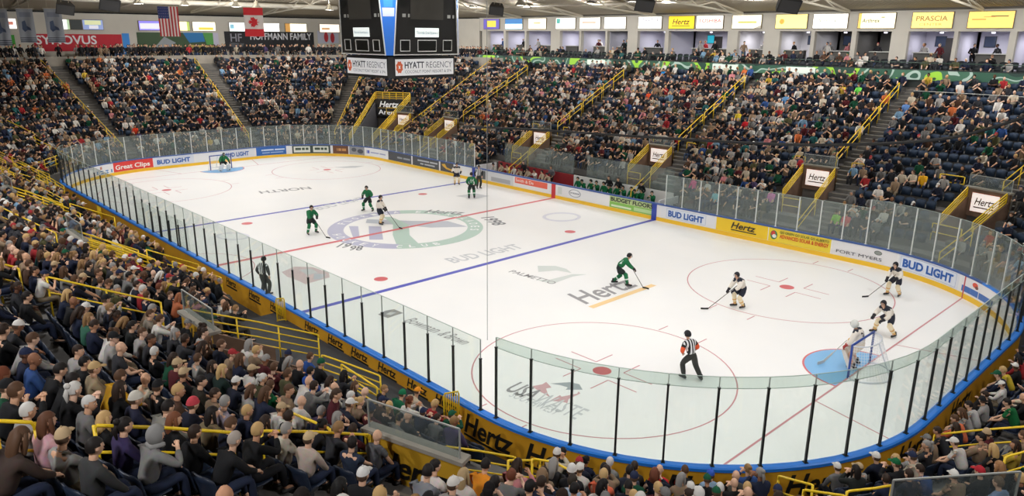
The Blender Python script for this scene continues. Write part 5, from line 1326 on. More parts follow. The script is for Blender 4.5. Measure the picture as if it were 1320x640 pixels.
# hair and headgear about the head centre
HAIR_M = obj_colour('hair', .6); CAP_M = obj_colour('cap_cloth', .8)
def cut_sphere(r, keep_, c=(0, 0, 0), n=18, m=13):
    v, f = sphere((0, 0, 0), 1., n, m); ff = [q for q in f if keep_(np.mean([v[i] for i in q], axis=0))]
    return [(c[0] + x * r[0], c[1] + y * r[1], c[2] + z * r[2]) for x, y, z in v], ff
def clean(mb):
    used = sorted({i for q in mb.f for i in q}); mp = {o: n for n, o in enumerate(used)}
    mb.v = [mb.v[i] for i in used]; mb.f = [tuple(mp[i] for i in q) for q in mb.f]; return mb
def hair_mesh(kind):
    mb = MB()
    if kind in ('short', 'long', 'bun'):
        mb.arrays(cut_sphere((.087, .108, .126), lambda c: (c[2] > .36 + .1 * c[1]) or (c[1] < .22 and c[2] > -.3 and not (abs(c[0]) > .75 and c[1] > -.2 and c[2] < .1)), (0, -.004, .006)))
        if kind == 'long':
            mb.tube([(0, -.055, .05), (0, -.085, -.06), (0, -.095, -.17), (0, -.085, -.29)], [.08, .088, .082, .05], 10, 0, .6)
            for s in (-1, 1): mb.tube([(s * .07, .0, .04), (s * .082, .0, -.06), (s * .075, .01, -.19)], [.03, .034, .02], 6)
        if kind == 'bun': mb.arrays(sphere((0, -.1, .09), .048, 8, 6)); mb.tube([(0, -.1, .05), (0, -.14, -.04), (0, -.13, -.16)], [.03, .036, .014], 6)
    elif kind == 'cap':
        mb.arrays(cut_sphere((.089, .109, .121), lambda c: c[2] > .14, (0, 0, .008)))
        mb.add([(-.07, .08, .035), (.07, .08, .035), (.055, .17, .018), (0, .188, .022), (-.055, .17, .018), (-.07, .08, .027), (.07, .08, .027), (.055, .17, .01), (0, .188, .014), (-.055, .17, .01)], [(0, 1, 2, 3, 4), (9, 8, 7, 6, 5), (0, 5, 6, 1), (1, 6, 7, 2), (2, 7, 8, 3), (3, 8, 9, 4), (4, 9, 5, 0)])
        mb.arrays(sphere((0, 0, .14), .012, 6, 4))
    elif kind == 'beanie': mb.arrays(cut_sphere((.09, .11, .132), lambda c: c[2] > .05, (0, -.004, .01))); mb.tube([(.088 * math.cos(t), .108 * math.sin(t) - .004, .02) for t in np.linspace(0, 2 * PI, 19)], .009, 5)
    elif kind == 'hood':
        mb.arrays(cut_sphere((.112, .13, .148), lambda c: c[1] < .45 or c[2] > .55, (0, -.012, .004))); mb.tube([(-.1, .05, -.11), (-.06, -.09, -.14), (.06, -.09, -.14), (.1, .05, -.11)], .04, 6)
    return clean(mb).mesh(kind, [CAP_M if kind in ('cap', 'beanie', 'hood') else HAIR_M], True)
HAIR = {k: hair_mesh(k) for k in ('short', 'long', 'bun', 'cap', 'beanie', 'hood')}
# seated poses: origin on the floor under the seat, facing +y
SEATED = [dict(lean=.08, hands=((-.14, .3, .5), (.14, .3, .5)), head=(0, 0)),
          dict(lean=.5, hands=((-.1, .5, .55), (.1, .52, .55)), head=(.25, .1)),
          dict(lean=.12, hands=((.02, .3, .62), (.08, .3, .66)), head=(0, -.4)),
          dict(lean=.2, hands=((-.05, .36, .98), (.05, .38, .98)), head=(0, .2)),
          dict(lean=-.06, hands=((-.2, .28, .52), (.05, .34, .6)), head=(-.05, .5)),
          dict(lean=.3, hands=((-.12, .42, .58), (.16, .34, .95)), head=(.15, -.2)),
          dict(lean=.05, hands=((-.1, .32, .72), (.09, .34, .74)), head=(.45, 0)),
          dict(lean=.16, hands=((-.25, .3, .55), (.22, .25, .55)), head=(0, -.75))]
def seated_joints(p, fx=.1):
    return joints_of((0, -.06, .53), p['lean'], hands=p['hands'], feet=((-fx - .02, .42, .09), (fx + .02, .42, .09)), knees=(0, .6, 1), elbows=(.8, -.3, -.7), head=p['head'])
POSE = []
for p in SEATED:
    J = seated_joints(p); pit, yw = -p['head'][0], p['head'][1]
    POSE.append(dict(J=J, body=body_mesh(J, 'person', .5, yw, pit), long=top_mesh(J, True), short=top_mesh(J, False), pants=pants_mesh(J), yaw=yw, pitch=pit))
JS = joints_of((0, 0, .93), .12, hands=((-.24, .2, .95), (.2, .3, 1.05)), feet=((-.1, -.02, .09), (.1, .06, .09)), elbows=(.5, -1, 0))
STAND = dict(J=JS, body=body_mesh(JS), long=top_mesh(JS, True), short=top_mesh(JS, False), pants=pants_mesh(JS), yaw=0., pitch=0.)
SKINS = [(226, 180, 150), (214, 166, 134), (232, 190, 164), (204, 152, 120), (150, 104, 78), (108, 74, 58)]
def person(pose, loc, rz, top, long, pants, skinc, hair, hairc, label, group, scale=1.):
    o = link('person', pose['body']); o.location = loc; o.rotation_euler = (0, 0, rz); o.scale = (scale,) * 3; o.color = lin(skinc) + (1,)
    tag(o, label, 'person', group)
    s = link('shirt', pose['long' if long else 'short'], o); s.color = lin(top) + (1,)
    t = link('trousers', pose['pants'], o); t.color = lin(pants) + (1,)
    if hair:
        h = link(hair if hair in ('cap', 'beanie', 'hood') else 'hair', HAIR[hair], o); h.location = tuple(pose['J']['head']); h.rotation_euler = (pose['pitch'], 0, pose['yaw']); h.color = lin(hairc) + (1,)
        if hair in ('cap', 'beanie'): 
            q = link('hair', HAIR['short'], o); q.location = h.location + Vector((0, 0, -.012)); q.rotation_euler = h.rotation_euler; q.color = lin((86, 66, 52)) + (1,); q.scale = (.99, .99, .9)
    return o

# ================================================================== HOCKEY PLAYERS AND OFFICIALS
def facing(img_angle, x, y):
    """picture angle (0 right, 90 away) to a rotation for a +y facing figure"""
    t = math.radians(img_angle); rt, aw = V(.688, .725), V(-.725, .688); d = rt * math.cos(t) + aw * math.sin(t)
    return math.atan2(d[1], d[0]) - PI / 2
GREEN, DGREEN, WHITEJ, NAVYJ, GOLD = (22, 110, 66), (20, 52, 44), (236, 228, 216), (34, 38, 54), (222, 176, 110)
def stripes_mat():
    m = mat('official_striped_cloth', (230, 230, 230), .8); nt = m.node_tree; b = nt.nodes['Principled BSDF']
    tc = nt.nodes.new('ShaderNodeTexCoord'); sx = nt.nodes.new('ShaderNodeSeparateXYZ'); ml = nt.nodes.new('ShaderNodeMath'); ml.operation = 'MULTIPLY'; ml.inputs[1].default_value = 62.
    sn = nt.nodes.new('ShaderNodeMath'); sn.operation = 'SINE'; r = nt.nodes.new('ShaderNodeValToRGB'); r.color_ramp.interpolation = 'CONSTANT'
    r.color_ramp.elements[0].color = lin((26, 26, 28)) + (1,); r.color_ramp.elements[1].color = lin((232, 232, 232)) + (1,); r.color_ramp.elements[1].position = .5
    ad_ = nt.nodes.new('ShaderNodeMath'); ad_.operation = 'MULTIPLY_ADD'; ad_.inputs[1].default_value = .5; ad_.inputs[2].default_value = .5
    nt.links.new(tc.outputs['Object'], sx.inputs[0]); nt.links.new(sx.outputs['X'], ml.inputs[0]); nt.links.new(ml.outputs[0], sn.inputs[0]); nt.links.new(sn.outputs[0], ad_.inputs[0]); nt.links.new(ad_.outputs[0], r.inputs[0]); nt.links.new(r.outputs[0], b.inputs['Base Color'])
    return m
R_JER = dict(pelvis=.2, spine=.185, chest=.185, neck=.085, shoulder=.125, elbow=.098, wrist=.075)
R_BRZ = dict(pelvis=.17, spine=.15, hip=.135, knee=.135, ankle=.1)
def skater(label, team, x, y, ang, pelvis=(0, -.12, .86), lean=.5, side=0., hands=((-.22, .42, .95), (.12, .5, .85)), feet=((-.2, -.12, .12), (.2, .22, .12)), yaw=0., pitch=0., number=None, stick=None, foot_yaw=(.2, -.2), twist=0., group=None, armband=False, goalie=False, scale=1.03, knees=(0, 1, .3)):
    rz = facing(ang, x, y); J = joints_of(pelvis, lean, side, twist, hands, feet, knees, head=(pitch, yaw), foot_yaw=foot_yaw, toes=(0, .17, -.03))
    o = link('hockey_player' if team != 'ref' else 'referee', body_mesh(J, 'person', .9, yaw, pitch)); o.location = (x, y, .0); o.rotation_euler = (0, 0, rz); o.scale = (scale,) * 3; o.color = lin((220, 174, 146)) + (1,)
    tag(o, label, 'hockey player' if team != 'ref' else 'referee', group)
    main, second, third, pant, helm = {'green': (GREEN, (222, 230, 224), DGREEN, (22, 34, 34), (36, 30, 30)), 'white': (WHITEJ, NAVYJ, GOLD, NAVYJ, (34, 32, 40)), 'ref': ((30, 30, 32), (30, 30, 32), (240, 96, 50), (48, 50, 46), (30, 30, 34))}[team]
    jm, sm, tm, pm, hm = [mat('kit_%d_%d_%d' % c, c, .8) for c in (main, second, third, pant, helm)]
    pv, ch = J['pelvis'], J['chest']; ax = (ch - pv) / np.linalg.norm(ch - pv)
    def zone(c):
        t = (c - pv) @ ax; a = min((np.linalg.norm(c - J['elbow_' + k] - (J['wrist_' + k] - J['elbow_' + k]) * .45), k) for k in 'lr')[0]
        offl = np.linalg.norm(c - pv - ax * t)
        if team == 'ref':
            return 2 if armband and min(np.linalg.norm(c - J['elbow_' + k] - (J['shoulder_' + k] - J['elbow_' + k]) * .1) for k in 'lr') < .12 and offl > .16 else (1 if offl > .23 else 0)
        if team == 'white' and t > .46 and offl < .24: return 1
        if -.13 < t < -.07 and offl < .3: return 2 if team == 'white' else 1
        if a < .07: return 1
        return 0
    jer = link('jersey', top_mesh(J, True, R_JER if team != 'ref' else dict(R_TOP, pelvis=.165, chest=.165, spine=.16, shoulder=.095, elbow=.075), [stripes_mat() if team == 'ref' else jm, sm, tm], zone), o)
    if team == 'ref': link('trousers', pants_mesh(J, dict(pelvis=.16, spine=.14, hip=.125, knee=.1, ankle=.085), [pm, hm], True), o)
    else: link('hockey_pants', pants_mesh(J, R_BRZ, [mat('goalie_pants_%s' % team, (214, 200, 180) if team == 'white' else pant, .8) if goalie else pm], False, 'hockey_pants', False), o)
    for s, k in ((-1, 'l'), (1, 'r')):
        an, kn, wr, el = J['ankle_' + k], J['knee_' + k], J['wrist_' + k], J['elbow_' + k]; pl = J['palm_' + k]
        if team != 'ref' and not goalie:
            q = MB(); q.tube([kn + (J['hip_' + k] - kn) * .16, kn, kn + (an - kn) * .45, kn + (an - kn) * .72], [.09, .1, .088, .07], 10, 0); q.tube([kn + (an - kn) * .72, kn + (an - kn) * .97], [.07, .062], 10, 1); q.tube([kn + (an - kn) * .4, kn + (an - kn) * .52], [.092, .09], 10, 2)
            q.build('sock', [mat('kit_%d_%d_%d' % ((GREEN if team == 'green' else (240, 224, 190))), GREEN if team == 'green' else (240, 224, 190), .8), jm if team == 'green' else mat('kit_gold', (228, 186, 120), .8), sm if team == 'green' else tm], o, True)
        if goalie:
            t = (an - kn) / np.linalg.norm(an - kn); fw = V(0, 1, 0) - t * t[1]; fw /= np.linalg.norm(fw); sd = np.cross(fw, t); q = MB(); a, b = kn - t * .2 + fw * .03, an + t * .04 + fw * .05
            for c0, c1, w0, w1 in ((a, a + (b - a) * .5, .13, .15), (a + (b - a) * .5, b, .15, .14)):
                lo = [c1 - sd * w1, c1 + sd * w1, c1 + sd * w1 + fw * .12, c1 - sd * w1 + fw * .12]; hi = [c0 - sd * w0, c0 + sd * w0, c0 + sd * w0 + fw * .11, c0 - sd * w0 + fw * .11]; q.hexa(lo, hi)
            q.build('leg_pad', mat('goalie_pad_%s' % team, (226, 216, 204) if team == 'white' else (232, 234, 232), .7), o)
        toe = J['toe_' + k]; fd = toe - an; fd[2] = 0; fd /= np.linalg.norm(fd); q = MB()
        q.tube([an + (0, 0, .09), an + (0, 0, .0), an + fd * .03 + (0, 0, -.045)], [.058, .062, .052], 8, 0); q.tube([an - fd * .07 + (0, 0, -.03), an + fd * .07 + (0, 0, -.03), an + fd * .2 + (0, 0, -.045)], [.048, .052, .036], 8, 0)
        p0, p1 = an - fd * .1 + (0, 0, -.1), an + fd * .2 + (0, 0, -.1); n2 = np.cross(fd, V(0, 0, 1)) * .012
        q.hexa([p0 - n2 * .3, p0 + n2 * .3, p1 + n2 * .3, p1 - n2 * .3], [p0 - n2 + (0, 0, .05), p0 + n2 + (0, 0, .05), p1 + n2 + (0, 0, .05), p1 - n2 + (0, 0, .05)], 1); q.build('skate', [mat('skate_boot', (30, 30, 32), .5), mat('skate_blade', (190, 194, 198), .3, .8)], o, True)
        if team != 'ref':
            d = (pl - wr) / np.linalg.norm(pl - wr); up = V(0, 0, 1); w = np.cross(d, up); w /= np.linalg.norm(w) + 1e-9; n = np.cross(w, d); q = MB(); q.tube([wr - d * .1, wr - d * .02], [.072, .064], 8, 0); q.tube([wr - d * .02, wr + d * .09], [.062, .06], 8, 0, .7)
            for i, off in enumerate((-.04, -.013, .013, .04)): b = wr + d * .08 + w * off; q.tube([b, b + d * .05 - n * .02, b + d * .055 - n * .06], [.019, .019, .016], 6)
            t0 = wr + d * .03 - w * s * .05; q.tube([t0, t0 + d * .05 - n * .03], [.02, .018], 6); q.build('glove', mat('goalie_glove_%s' % k, (176, 60, 54) if k == 'l' else (226, 176, 96), .7) if team == 'white' and goalie else hm, o, True)
    hd = J['head']
    if goalie:
        q = MB(); q.arrays(place(cut_sphere((.106, .13, .15), lambda c: not (c[1] > .55 and abs(c[0]) < .5 and -.3 < c[2] < .3)), hd, yaw, pitch)); m = clean(q).build('goalie_mask', mat('mask_shell_%s' % team, (226, 228, 222) if team == 'white' else (60, 70, 70), .4), o, True)
        q = MB()
        for z in (-.03, 0, .03): q.arrays(place(tube([(-.065, .108, z), (0, .134, z), (.065, .108, z)], .005, 5), hd, yaw, pitch))
        q.build('mask_cage', mat('cage_steel', (150, 152, 154), .3, .8), o)
    else:
        q = MB(); q.arrays(place(cut_sphere((.105, .13, .142), lambda c: c[2] > .12 + .2 * c[1] or (c[1] < -.1 and c[2] > -.25) or (abs(c[0]) > .8 and c[2] > -.4 and c[1] < .3), (0, 0, .012)), hd, yaw, pitch)); h = clean(q).build('helmet', hm, o, True)
        q = MB(); q.arrays(place(([(-.085, .09, .05), (-.04, .135, .05), (.04, .135, .05), (.085, .09, .05), (-.08, .095, -.03), (-.04, .14, -.035), (.04, .14, -.035), (.08, .095, -.03)], [(0, 1, 5, 4), (1, 2, 6, 5), (2, 3, 7, 6)]), hd, yaw, pitch)); q.build('visor', glass('visor_plastic', (226, 230, 232), .04), o)
    if number:
        me = jer.data; bv = BVHTree.FromPolygons([v.co for v in me.vertices], [tuple(p.vertices) for p in me.polygons]); c = pv + ax * .26; bk = np.cross(ax, V(1, 0, 0)); bk = -bk if bk[1] > 0 else bk
        bk /= np.linalg.norm(bk); rt = np.cross(ax, bk); rt /= np.linalg.norm(rt); rt = -rt if rt[0] < 0 else rt; bad = []
        def fn(u, v):
            p = c + rt * (u - .15) + ax * (v - .12); h = bv.ray_cast(Vector(p + bk * .6), Vector(-bk)); 
            if h[0] is None: bad.append(1); return tuple(p + bk * .2)
            return tuple(np.array(h[0]) + bk * .006)
        letters('jersey_number', number, fn, .3, .26, tm if team == 'green' and False else (sm), jer, .02)
    if stick is not None:
        a, b = np.array(stick[0], float), np.array(stick[1], float); q = MB(); L = b - a; t = L / np.linalg.norm(L); r = tag(empty('hockey_stick', (x, y, 0), rz), 'stick of the ' + label.replace(', stick low', ''), 'hockey stick'); r.scale = (scale,) * 3
        n2 = np.cross(t, V(0, 0, 1)); n2 /= np.linalg.norm(n2); q.tube([a, b], .014, 6); q.build('shaft', mat('stick_%s' % ('pale' if goalie else 'dark'), (206, 204, 196) if goalie else (64, 58, 54), .5), r)
        g = np.array(stick[2], float) if len(stick) > 2 else V(t[0], t[1], 0); g /= np.linalg.norm(g); q = MB(); hb = .05 if goalie else .035; wd = np.cross(g, V(0, 0, 1)) * .008
        p0, p1, p2 = b - g * .02, b + g * .16, b + g * .3 + np.cross(g, V(0, 0, 1)) * .03
        for u, v in ((p0, p1), (p1, p2)): q.hexa([w for w in (u - wd - (0, 0, hb), u + wd - (0, 0, hb), v + wd - (0, 0, hb), v - wd - (0, 0, hb))], [u - wd + (0, 0, hb), u + wd + (0, 0, hb), v + wd + (0, 0, hb), v - wd + (0, 0, hb)])
        q.build('blade', mat('stick_blade_%s' % ('pale' if goalie else 'dark'), (196, 194, 188) if goalie else (34, 34, 36), .6), r)
        if goalie: q = MB(); c0 = a + (b - a) * .62; q.hexa([c0 - wd - (0, 0, .04), c0 + wd - (0, 0, .04), b + wd - (0, 0, .05), b - wd - (0, 0, .05)], [c0 - wd + (0, 0, .04), c0 + wd + (0, 0, .04), b + wd + (0, 0, .05), b - wd + (0, 0, .05)]); q.build('paddle', mat('stick_blade_pale'), r)
    return o
def gp(x, y): return at_z(x, y, 0.02)[:2]
x, y = gp(800, 367); skater('green skater gliding over the grey lettering painted before the near zone', 'green', x, y, -8, lean=.75, hands=((.02, .5, .86), (.05, .58, .78)), feet=((-.2, -.34, .12), (.18, .3, .12)), number='21', stick=((-.02, .36, 1.02), (.34, 1.0, .05), (.5, 1, 0)), pitch=-.1)
x, y = gp(953, 396); skater('white skater at the rim of the far faceoff circle, stick low', 'white', x, y, 196, lean=.6, hands=((-.16, .44, .84), (.12, .56, .74)), feet=((-.16, -.08, .12), (.16, .12, .12)), number='2', stick=((.0, .2, .98), (.1, 1.42, .05), (.2, 1, 0)), twist=.3)
x, y = gp(888, 489); skater('referee in black and white stripes with orange armbands in the near circle', 'ref', x, y, 112, pelvis=(0, -.05, .9), lean=.28, side=-.12, hands=((-.2, .16, .92), (.2, .18, .94)), feet=((-.14, .1, .12), (.32, -.2, .12)), armband=True, yaw=.3)
x, y = gp(1152, 381); skater('white skater nearest the far boards right of the faceoff circle', 'white', x, y, 214, lean=.55, hands=((-.2, .42, .92), (.14, .5, .84)), feet=((-.2, -.1, .12), (.22, .16, .12)), stick=((-.05, .2, 1.02), (.5, 1.15, .05), (.3, 1, 0)), yaw=-.2)
x, y = gp(1141, 431); skater('white skater bent low just behind the near goal line', 'white', x, y, 200, pelvis=(0, -.15, .78), lean=.8, hands=((-.22, .48, .72), (.2, .5, .76)), feet=((-.34, -.1, .12), (.34, .2, .12)), number='10', yaw=.1)
x, y = gp(1103, 473); skater('white goalkeeper with pads standing in the near crease', 'white', x, y, 140, pelvis=(0, -.08, .84), lean=.42, hands=((-.34, .3, .8), (.34, .34, .82)), feet=((-.26, 0, .12), (.26, .04, .12)), goalie=True, number='31', stick=((-.34, .3, .98), (-.42, .9, .08), (-1, .25, 0)), scale=1.08)
x, y = gp(342, 381); skater('striped linesman standing at the near boards by the red line', 'ref', x, y, 70, pelvis=(0, -.02, .95), lean=.1, hands=((-.26, .05, .92), (.26, .05, .92)), feet=((-.13, -.02, .12), (.15, .06, .12)), yaw=.1)
x, y = gp(402, 301); skater('green skater left of the centre circle with stick down to his right', 'green', x, y, -48, lean=.4, hands=((-.2, .34, .98), (.22, .42, .88)), feet=((-.26, .0, .12), (.3, .12, .12)), stick=((.05, .25, 1.08), (-.15, 1.35, .05), (-.4, 1, 0)), scale=1.06)
x, y = gp(475, 272); skater('green skater standing wide at the top of the centre circle', 'green', x, y, 250, lean=.22, hands=((-.24, .24, .98), (.24, .24, .98)), feet=((-.32, -.02, .12), (.32, .04, .12)), pelvis=(0, -.06, .88))
x, y = gp(490, 289); skater('white skater inside the centre circle reaching his stick out', 'white', x, y, -20, lean=.16, hands=((-.05, .4, .95), (.14, .46, .86)), feet=((-.13, -.05, .12), (.15, .1, .12)), pelvis=(0, -.05, .93), stick=((-.05, .2, 1.15), (.45, 1.5, .05), (.4, 1, 0)), number='8', scale=1.06)
x, y = gp(608, 256); skater('green skater by the far boards seen from behind', 'green', x, y, 96, lean=.25, hands=((-.22, .3, .95), (.26, .26, .9)), feet=((-.17, -.02, .12), (.18, .06, .12)), pelvis=(0, -.05, .92), number='44', scale=1.1)
x, y = gp(589, 238); skater('white skater near the far boards at the distant blue line', 'white', x, y, -80, lean=.3, hands=((-.26, .3, .98), (.26, .3, .98)), feet=((-.14, -.02, .12), (.16, .05, .12)), scale=1.06)
x, y = gp(617, 243); skater('striped linesman against the far boards behind a green skater', 'ref', x, y, -70, pelvis=(0, -.02, .95), lean=.06, hands=((-.25, .08, .92), (.25, .08, .92)), feet=((-.12, 0, .12), (.13, .04, .12)))
x, y = gp(289, 220); skater('green goalkeeper in pads before the distant goal', 'green', x, y, -50, pelvis=(0, -.1, .76), lean=.55, hands=((-.36, .34, .72), (.36, .36, .72)), feet=((-.34, 0, .12), (.34, .04, .12)), goalie=True, scale=1.06)
# players and staff on the benches
def bench_player(a, k, pose, top, helm, label, group):
    p = POSE[pose]; nx, ny = Nrm(a); o = person(p, P(a, 1.22, .24), math.atan2(-ny, -nx) - PI / 2, top, True, (24, 32, 34), SKINS[k % 3], None, None, label, group)
    o.name = 'hockey_player'; o['category'] = 'hockey player'
    q = link('helmet', HELM, o); q.location = tuple(p['J']['head']); q.rotation_euler = (p['pitch'], 0, p['yaw']); q.color = lin(helm) + (1,)
q = MB(); q.arrays(cut_sphere((.105, .13, .142), lambda c: c[2] > .12 + .2 * c[1] or (c[1] < -.1 and c[2] > -.25) or (abs(c[0]) > .8 and c[2] > -.4 and c[1] < .3), (0, 0, .012))); HELM = clean(q).mesh('helmet', [CAP_M], True)
hb = [730, 738, 747, 755, 763, 772, 781, 789, 799, 806, 812, 826]
for k, xx in enumerate(hb): bench_player(a_px(xx) , k, k % 4, GREEN, (26, 34, 32), 'green player on the home bench, %s from the red line' % ord_(k), 'home bench players')
vb = [624, 632, 640, 648, 657, 666, 675, 684, 693]
for k, xx in enumerate(vb): bench_player(a_px(xx), k, (k + 1) % 4, (206, 186, 160) if k % 3 else (232, 226, 218), (40, 36, 42), 'white clad player on the visitors bench, %s from the distant end' % ord_(k), 'visitors bench players')
for k, (xx, c) in enumerate(((764, (34, 36, 40)), (776, (40, 44, 48)), (806, (30, 34, 38)), (655, (40, 40, 44)), (690, (120, 120, 124)))):
    a = a_px(xx); nx, ny = Nrm(a); person(STAND, P(a, 1.75, .22), math.atan2(-ny, -nx) - PI / 2, c, True, (30, 30, 34), SKINS[k % 3], 'short' if k != 2 else 'cap', (60, 44, 36), 'coach standing in dark jacket behind the %s bench, %s of the staff' % ('home' if xx > 713 else 'visitors', ord_(k)), 'bench staff')
# ================================================================== SEATS AND SPECTATORS
def seat_layout():
    out = []
    for k in range(8):
        for i in range(-1, NROW):
            d = row_d(i) + .45; Rr = RC + d; Lr = SEG[k] if k % 2 == 0 else Rr * PI / 2; n = int(Lr / .54)
            for j in range(n):
                a = CUM[k] + SEG[k] * (j + .5) / n; kk = .54 / 2 * (SEG[k] / Lr)
                if in_aisle(a, i) or in_aisle(a - kk * .45, i) or in_aisle(a + kk * .45, i): continue
                if not solid(a, i) or not solid(a - kk * 1.4, i) or not solid(a + kk * 1.4, i): continue
                if i in (PR0, PR0 + 1, PR0 + 2) and any(lat_in(a, c, h + kk * 2.4) for c, h in PORT): continue
                if i < PR0 and any(lat_in(a, c, h) for c, h in PORT): continue
                if i < 10 and lat_in(a, ZAM[0], ZAM[1] + kk * 2): continue
                if i == PR1 and any(lat_in(a, c, h) for c, h in PORT) and k in (3, 4, 5): continue
                x, y, _ = P(a, d); out.append((x, y, row_z(i), a, i, k, j))
    return out
S = seat_layout()
XY = np.array([s[:3] for s in S]); PX = px(XY + (0, 0, .9))
ok = (PX[:, 2] > 3.5) & (PX[:, 0] > -110) & (PX[:, 0] < 1430) & (PX[:, 1] > -80) & (PX[:, 1] < 760)
S = [s for s, q in zip(S, ok) if q]; PX = PX[ok]; XY = XY[ok]
D = np.linalg.norm(XY - CAM, axis=1)
inside = (PX[:, 0] > -6) & (PX[:, 0] < 1326) & (PX[:, 1] > 20) & (PX[:, 1] < 662)
def face_in(s):
    nx, ny = Nrm(s[3]); return math.atan2(-ny, -nx) - PI / 2
# how full each block is
def fullness(s, p):
    x, y, z, a, i, k, j = s
    if y > HY + RC and k in (3, 4):
        f = .86 if x < 14 else (.66 if x < 19 else .5)
        if 8 < x < 22 and i < 3: f = .9
        return f
    if k == 5: return .8
    if k == 6: return .84
    if k == 3: return .78 if i < 3 else .52
    if k == 2 or (k == 1 and x > 30): return .86
    return .93
occ = np.array([rnd.random() < fullness(s, p) for s, p in zip(S, PX)])
# a run of empty blue seats in the near stand, as in the photograph
for n, (s, p) in enumerate(zip(S, PX)):
    if 20 < p[0] < 92 and 392 < p[1] < 480 and abs((p[1] - 404) - (p[0] - 28) * 1.25) < 26: occ[n] = False
# ---- clothing palette
TOPS = [('black', (26, 26, 28), 24, 0), ('charcoal', (52, 52, 56), 15, 0), ('navy', (34, 40, 62), 10, 0), ('grey', (118, 116, 114), 10, 1), ('pale grey', (166, 162, 158), 6, 1), ('white', (222, 216, 208), 9, 1), ('cream', (204, 190, 168), 5, 1),
        ('dark green', (24, 78, 54), 5, 1), ('maroon', (86, 30, 36), 3, 0), ('red', (170, 48, 52), 2, 1), ('pink', (206, 134, 138), 1.8, 1), ('sky blue', (126, 160, 188), 2, 1), ('blue', (50, 80, 136), 1.8, 1), ('tan', (150, 126, 102), 5, 1), ('brown', (86, 62, 48), 5, 0),
        ('orange', (206, 112, 64), .8, 1), ('yellow', (214, 180, 70), .6, 1), ('purple', (76, 64, 100), 1.4, 0), ('teal', (48, 104, 104), .8, 1), ('olive', (86, 84, 56), 3, 0)]
GAR = {0: ['jacket', 'hoodie', 'sweater', 'jersey', 'top'], 1: ['shirt', 'top', 'sweater', 'tee', 'hoodie']}
HAIRC = [('black', (26, 22, 22), 4), ('dark brown', (52, 38, 30), 6), ('brown', (88, 62, 44), 5), ('sandy', (146, 112, 74), 3), ('blond', (196, 160, 108), 3), ('auburn', (112, 62, 42), .7), ('grey', (146, 142, 138), 3), ('white', (208, 204, 198), 1.5)]
PANTS = [(36, 44, 66), (30, 30, 34), (62, 78, 106), (84, 80, 74), (126, 112, 92), (44, 44, 48)]
CAPC = [('white', (220, 216, 210)), ('black', (28, 28, 30)), ('green', (24, 86, 58)), ('navy', (36, 44, 72)), ('beige', (190, 164, 128)), ('grey', (120, 118, 116)), ('red', (160, 48, 52)), ('black', (30, 30, 32)), ('white', (220, 216, 210)), ('navy', (36, 44, 72))]
def pick(t, w=2): return rnd.choices(t, [q[w] for q in t])[0]
def outfit():
    tp = pick(TOPS); g = rnd.choice(GAR[tp[3]]); r = rnd.random(); hc = pick(HAIRC)
    if r < .42: h, hd = 'short', 'short %s hair' % hc[0]
    elif r < .64: h, hd = 'long', 'long %s hair' % hc[0]
    elif r < .72: h, hd = 'bun', 'tied %s hair' % hc[0]
    elif r < .9: c = rnd.choice(CAPC); hc = c; h, hd = 'cap', 'a %s cap' % c[0]
    elif r < .96: h, hd = None, 'a bald head'
    else: c = rnd.choice(CAPC); hc = c; h, hd = 'beanie', 'a %s beanie' % c[0]
    return dict(top=tp[1], desc='%s %s' % (tp[0], g), long=g in ('jacket', 'hoodie', 'sweater', 'jersey') or rnd.random() < .4, hair=h, hdesc=hd, hc=hc[1], skin=rnd.choices(SKINS, [5, 5, 5, 3, 1, 1])[0], pants=rnd.choice(PANTS), pose=rnd.randrange(len(POSE)), sc=rnd.uniform(.93, 1.05))
W = {}
def hero(x, y, desc, top, hair, hdesc, hc, long=True, pose=0, sc=1., skin=0):
    c = [(math.hypot(p[0] - x, (p[1] - y)) + (1e3 if n in W else 0), n) for n, p in enumerate(HEADPX)]
    n = min(c)[1]; W[n] = dict(top=top, desc=desc, long=long, hair=hair, hdesc=hdesc, hc=hc, skin=SKINS[skin], pants=PANTS[0], pose=pose, sc=sc); occ[n] = True
HEADPX = px(XY + np.array([0, 0, 1.2]))
BK_, GY_, WH_ = (28, 28, 30), (120, 118, 116), (222, 216, 208)
BRN, DK, GRH, BLD, SND = (88, 62, 44), (34, 28, 26), (150, 146, 142), (198, 164, 112), (146, 112, 74)
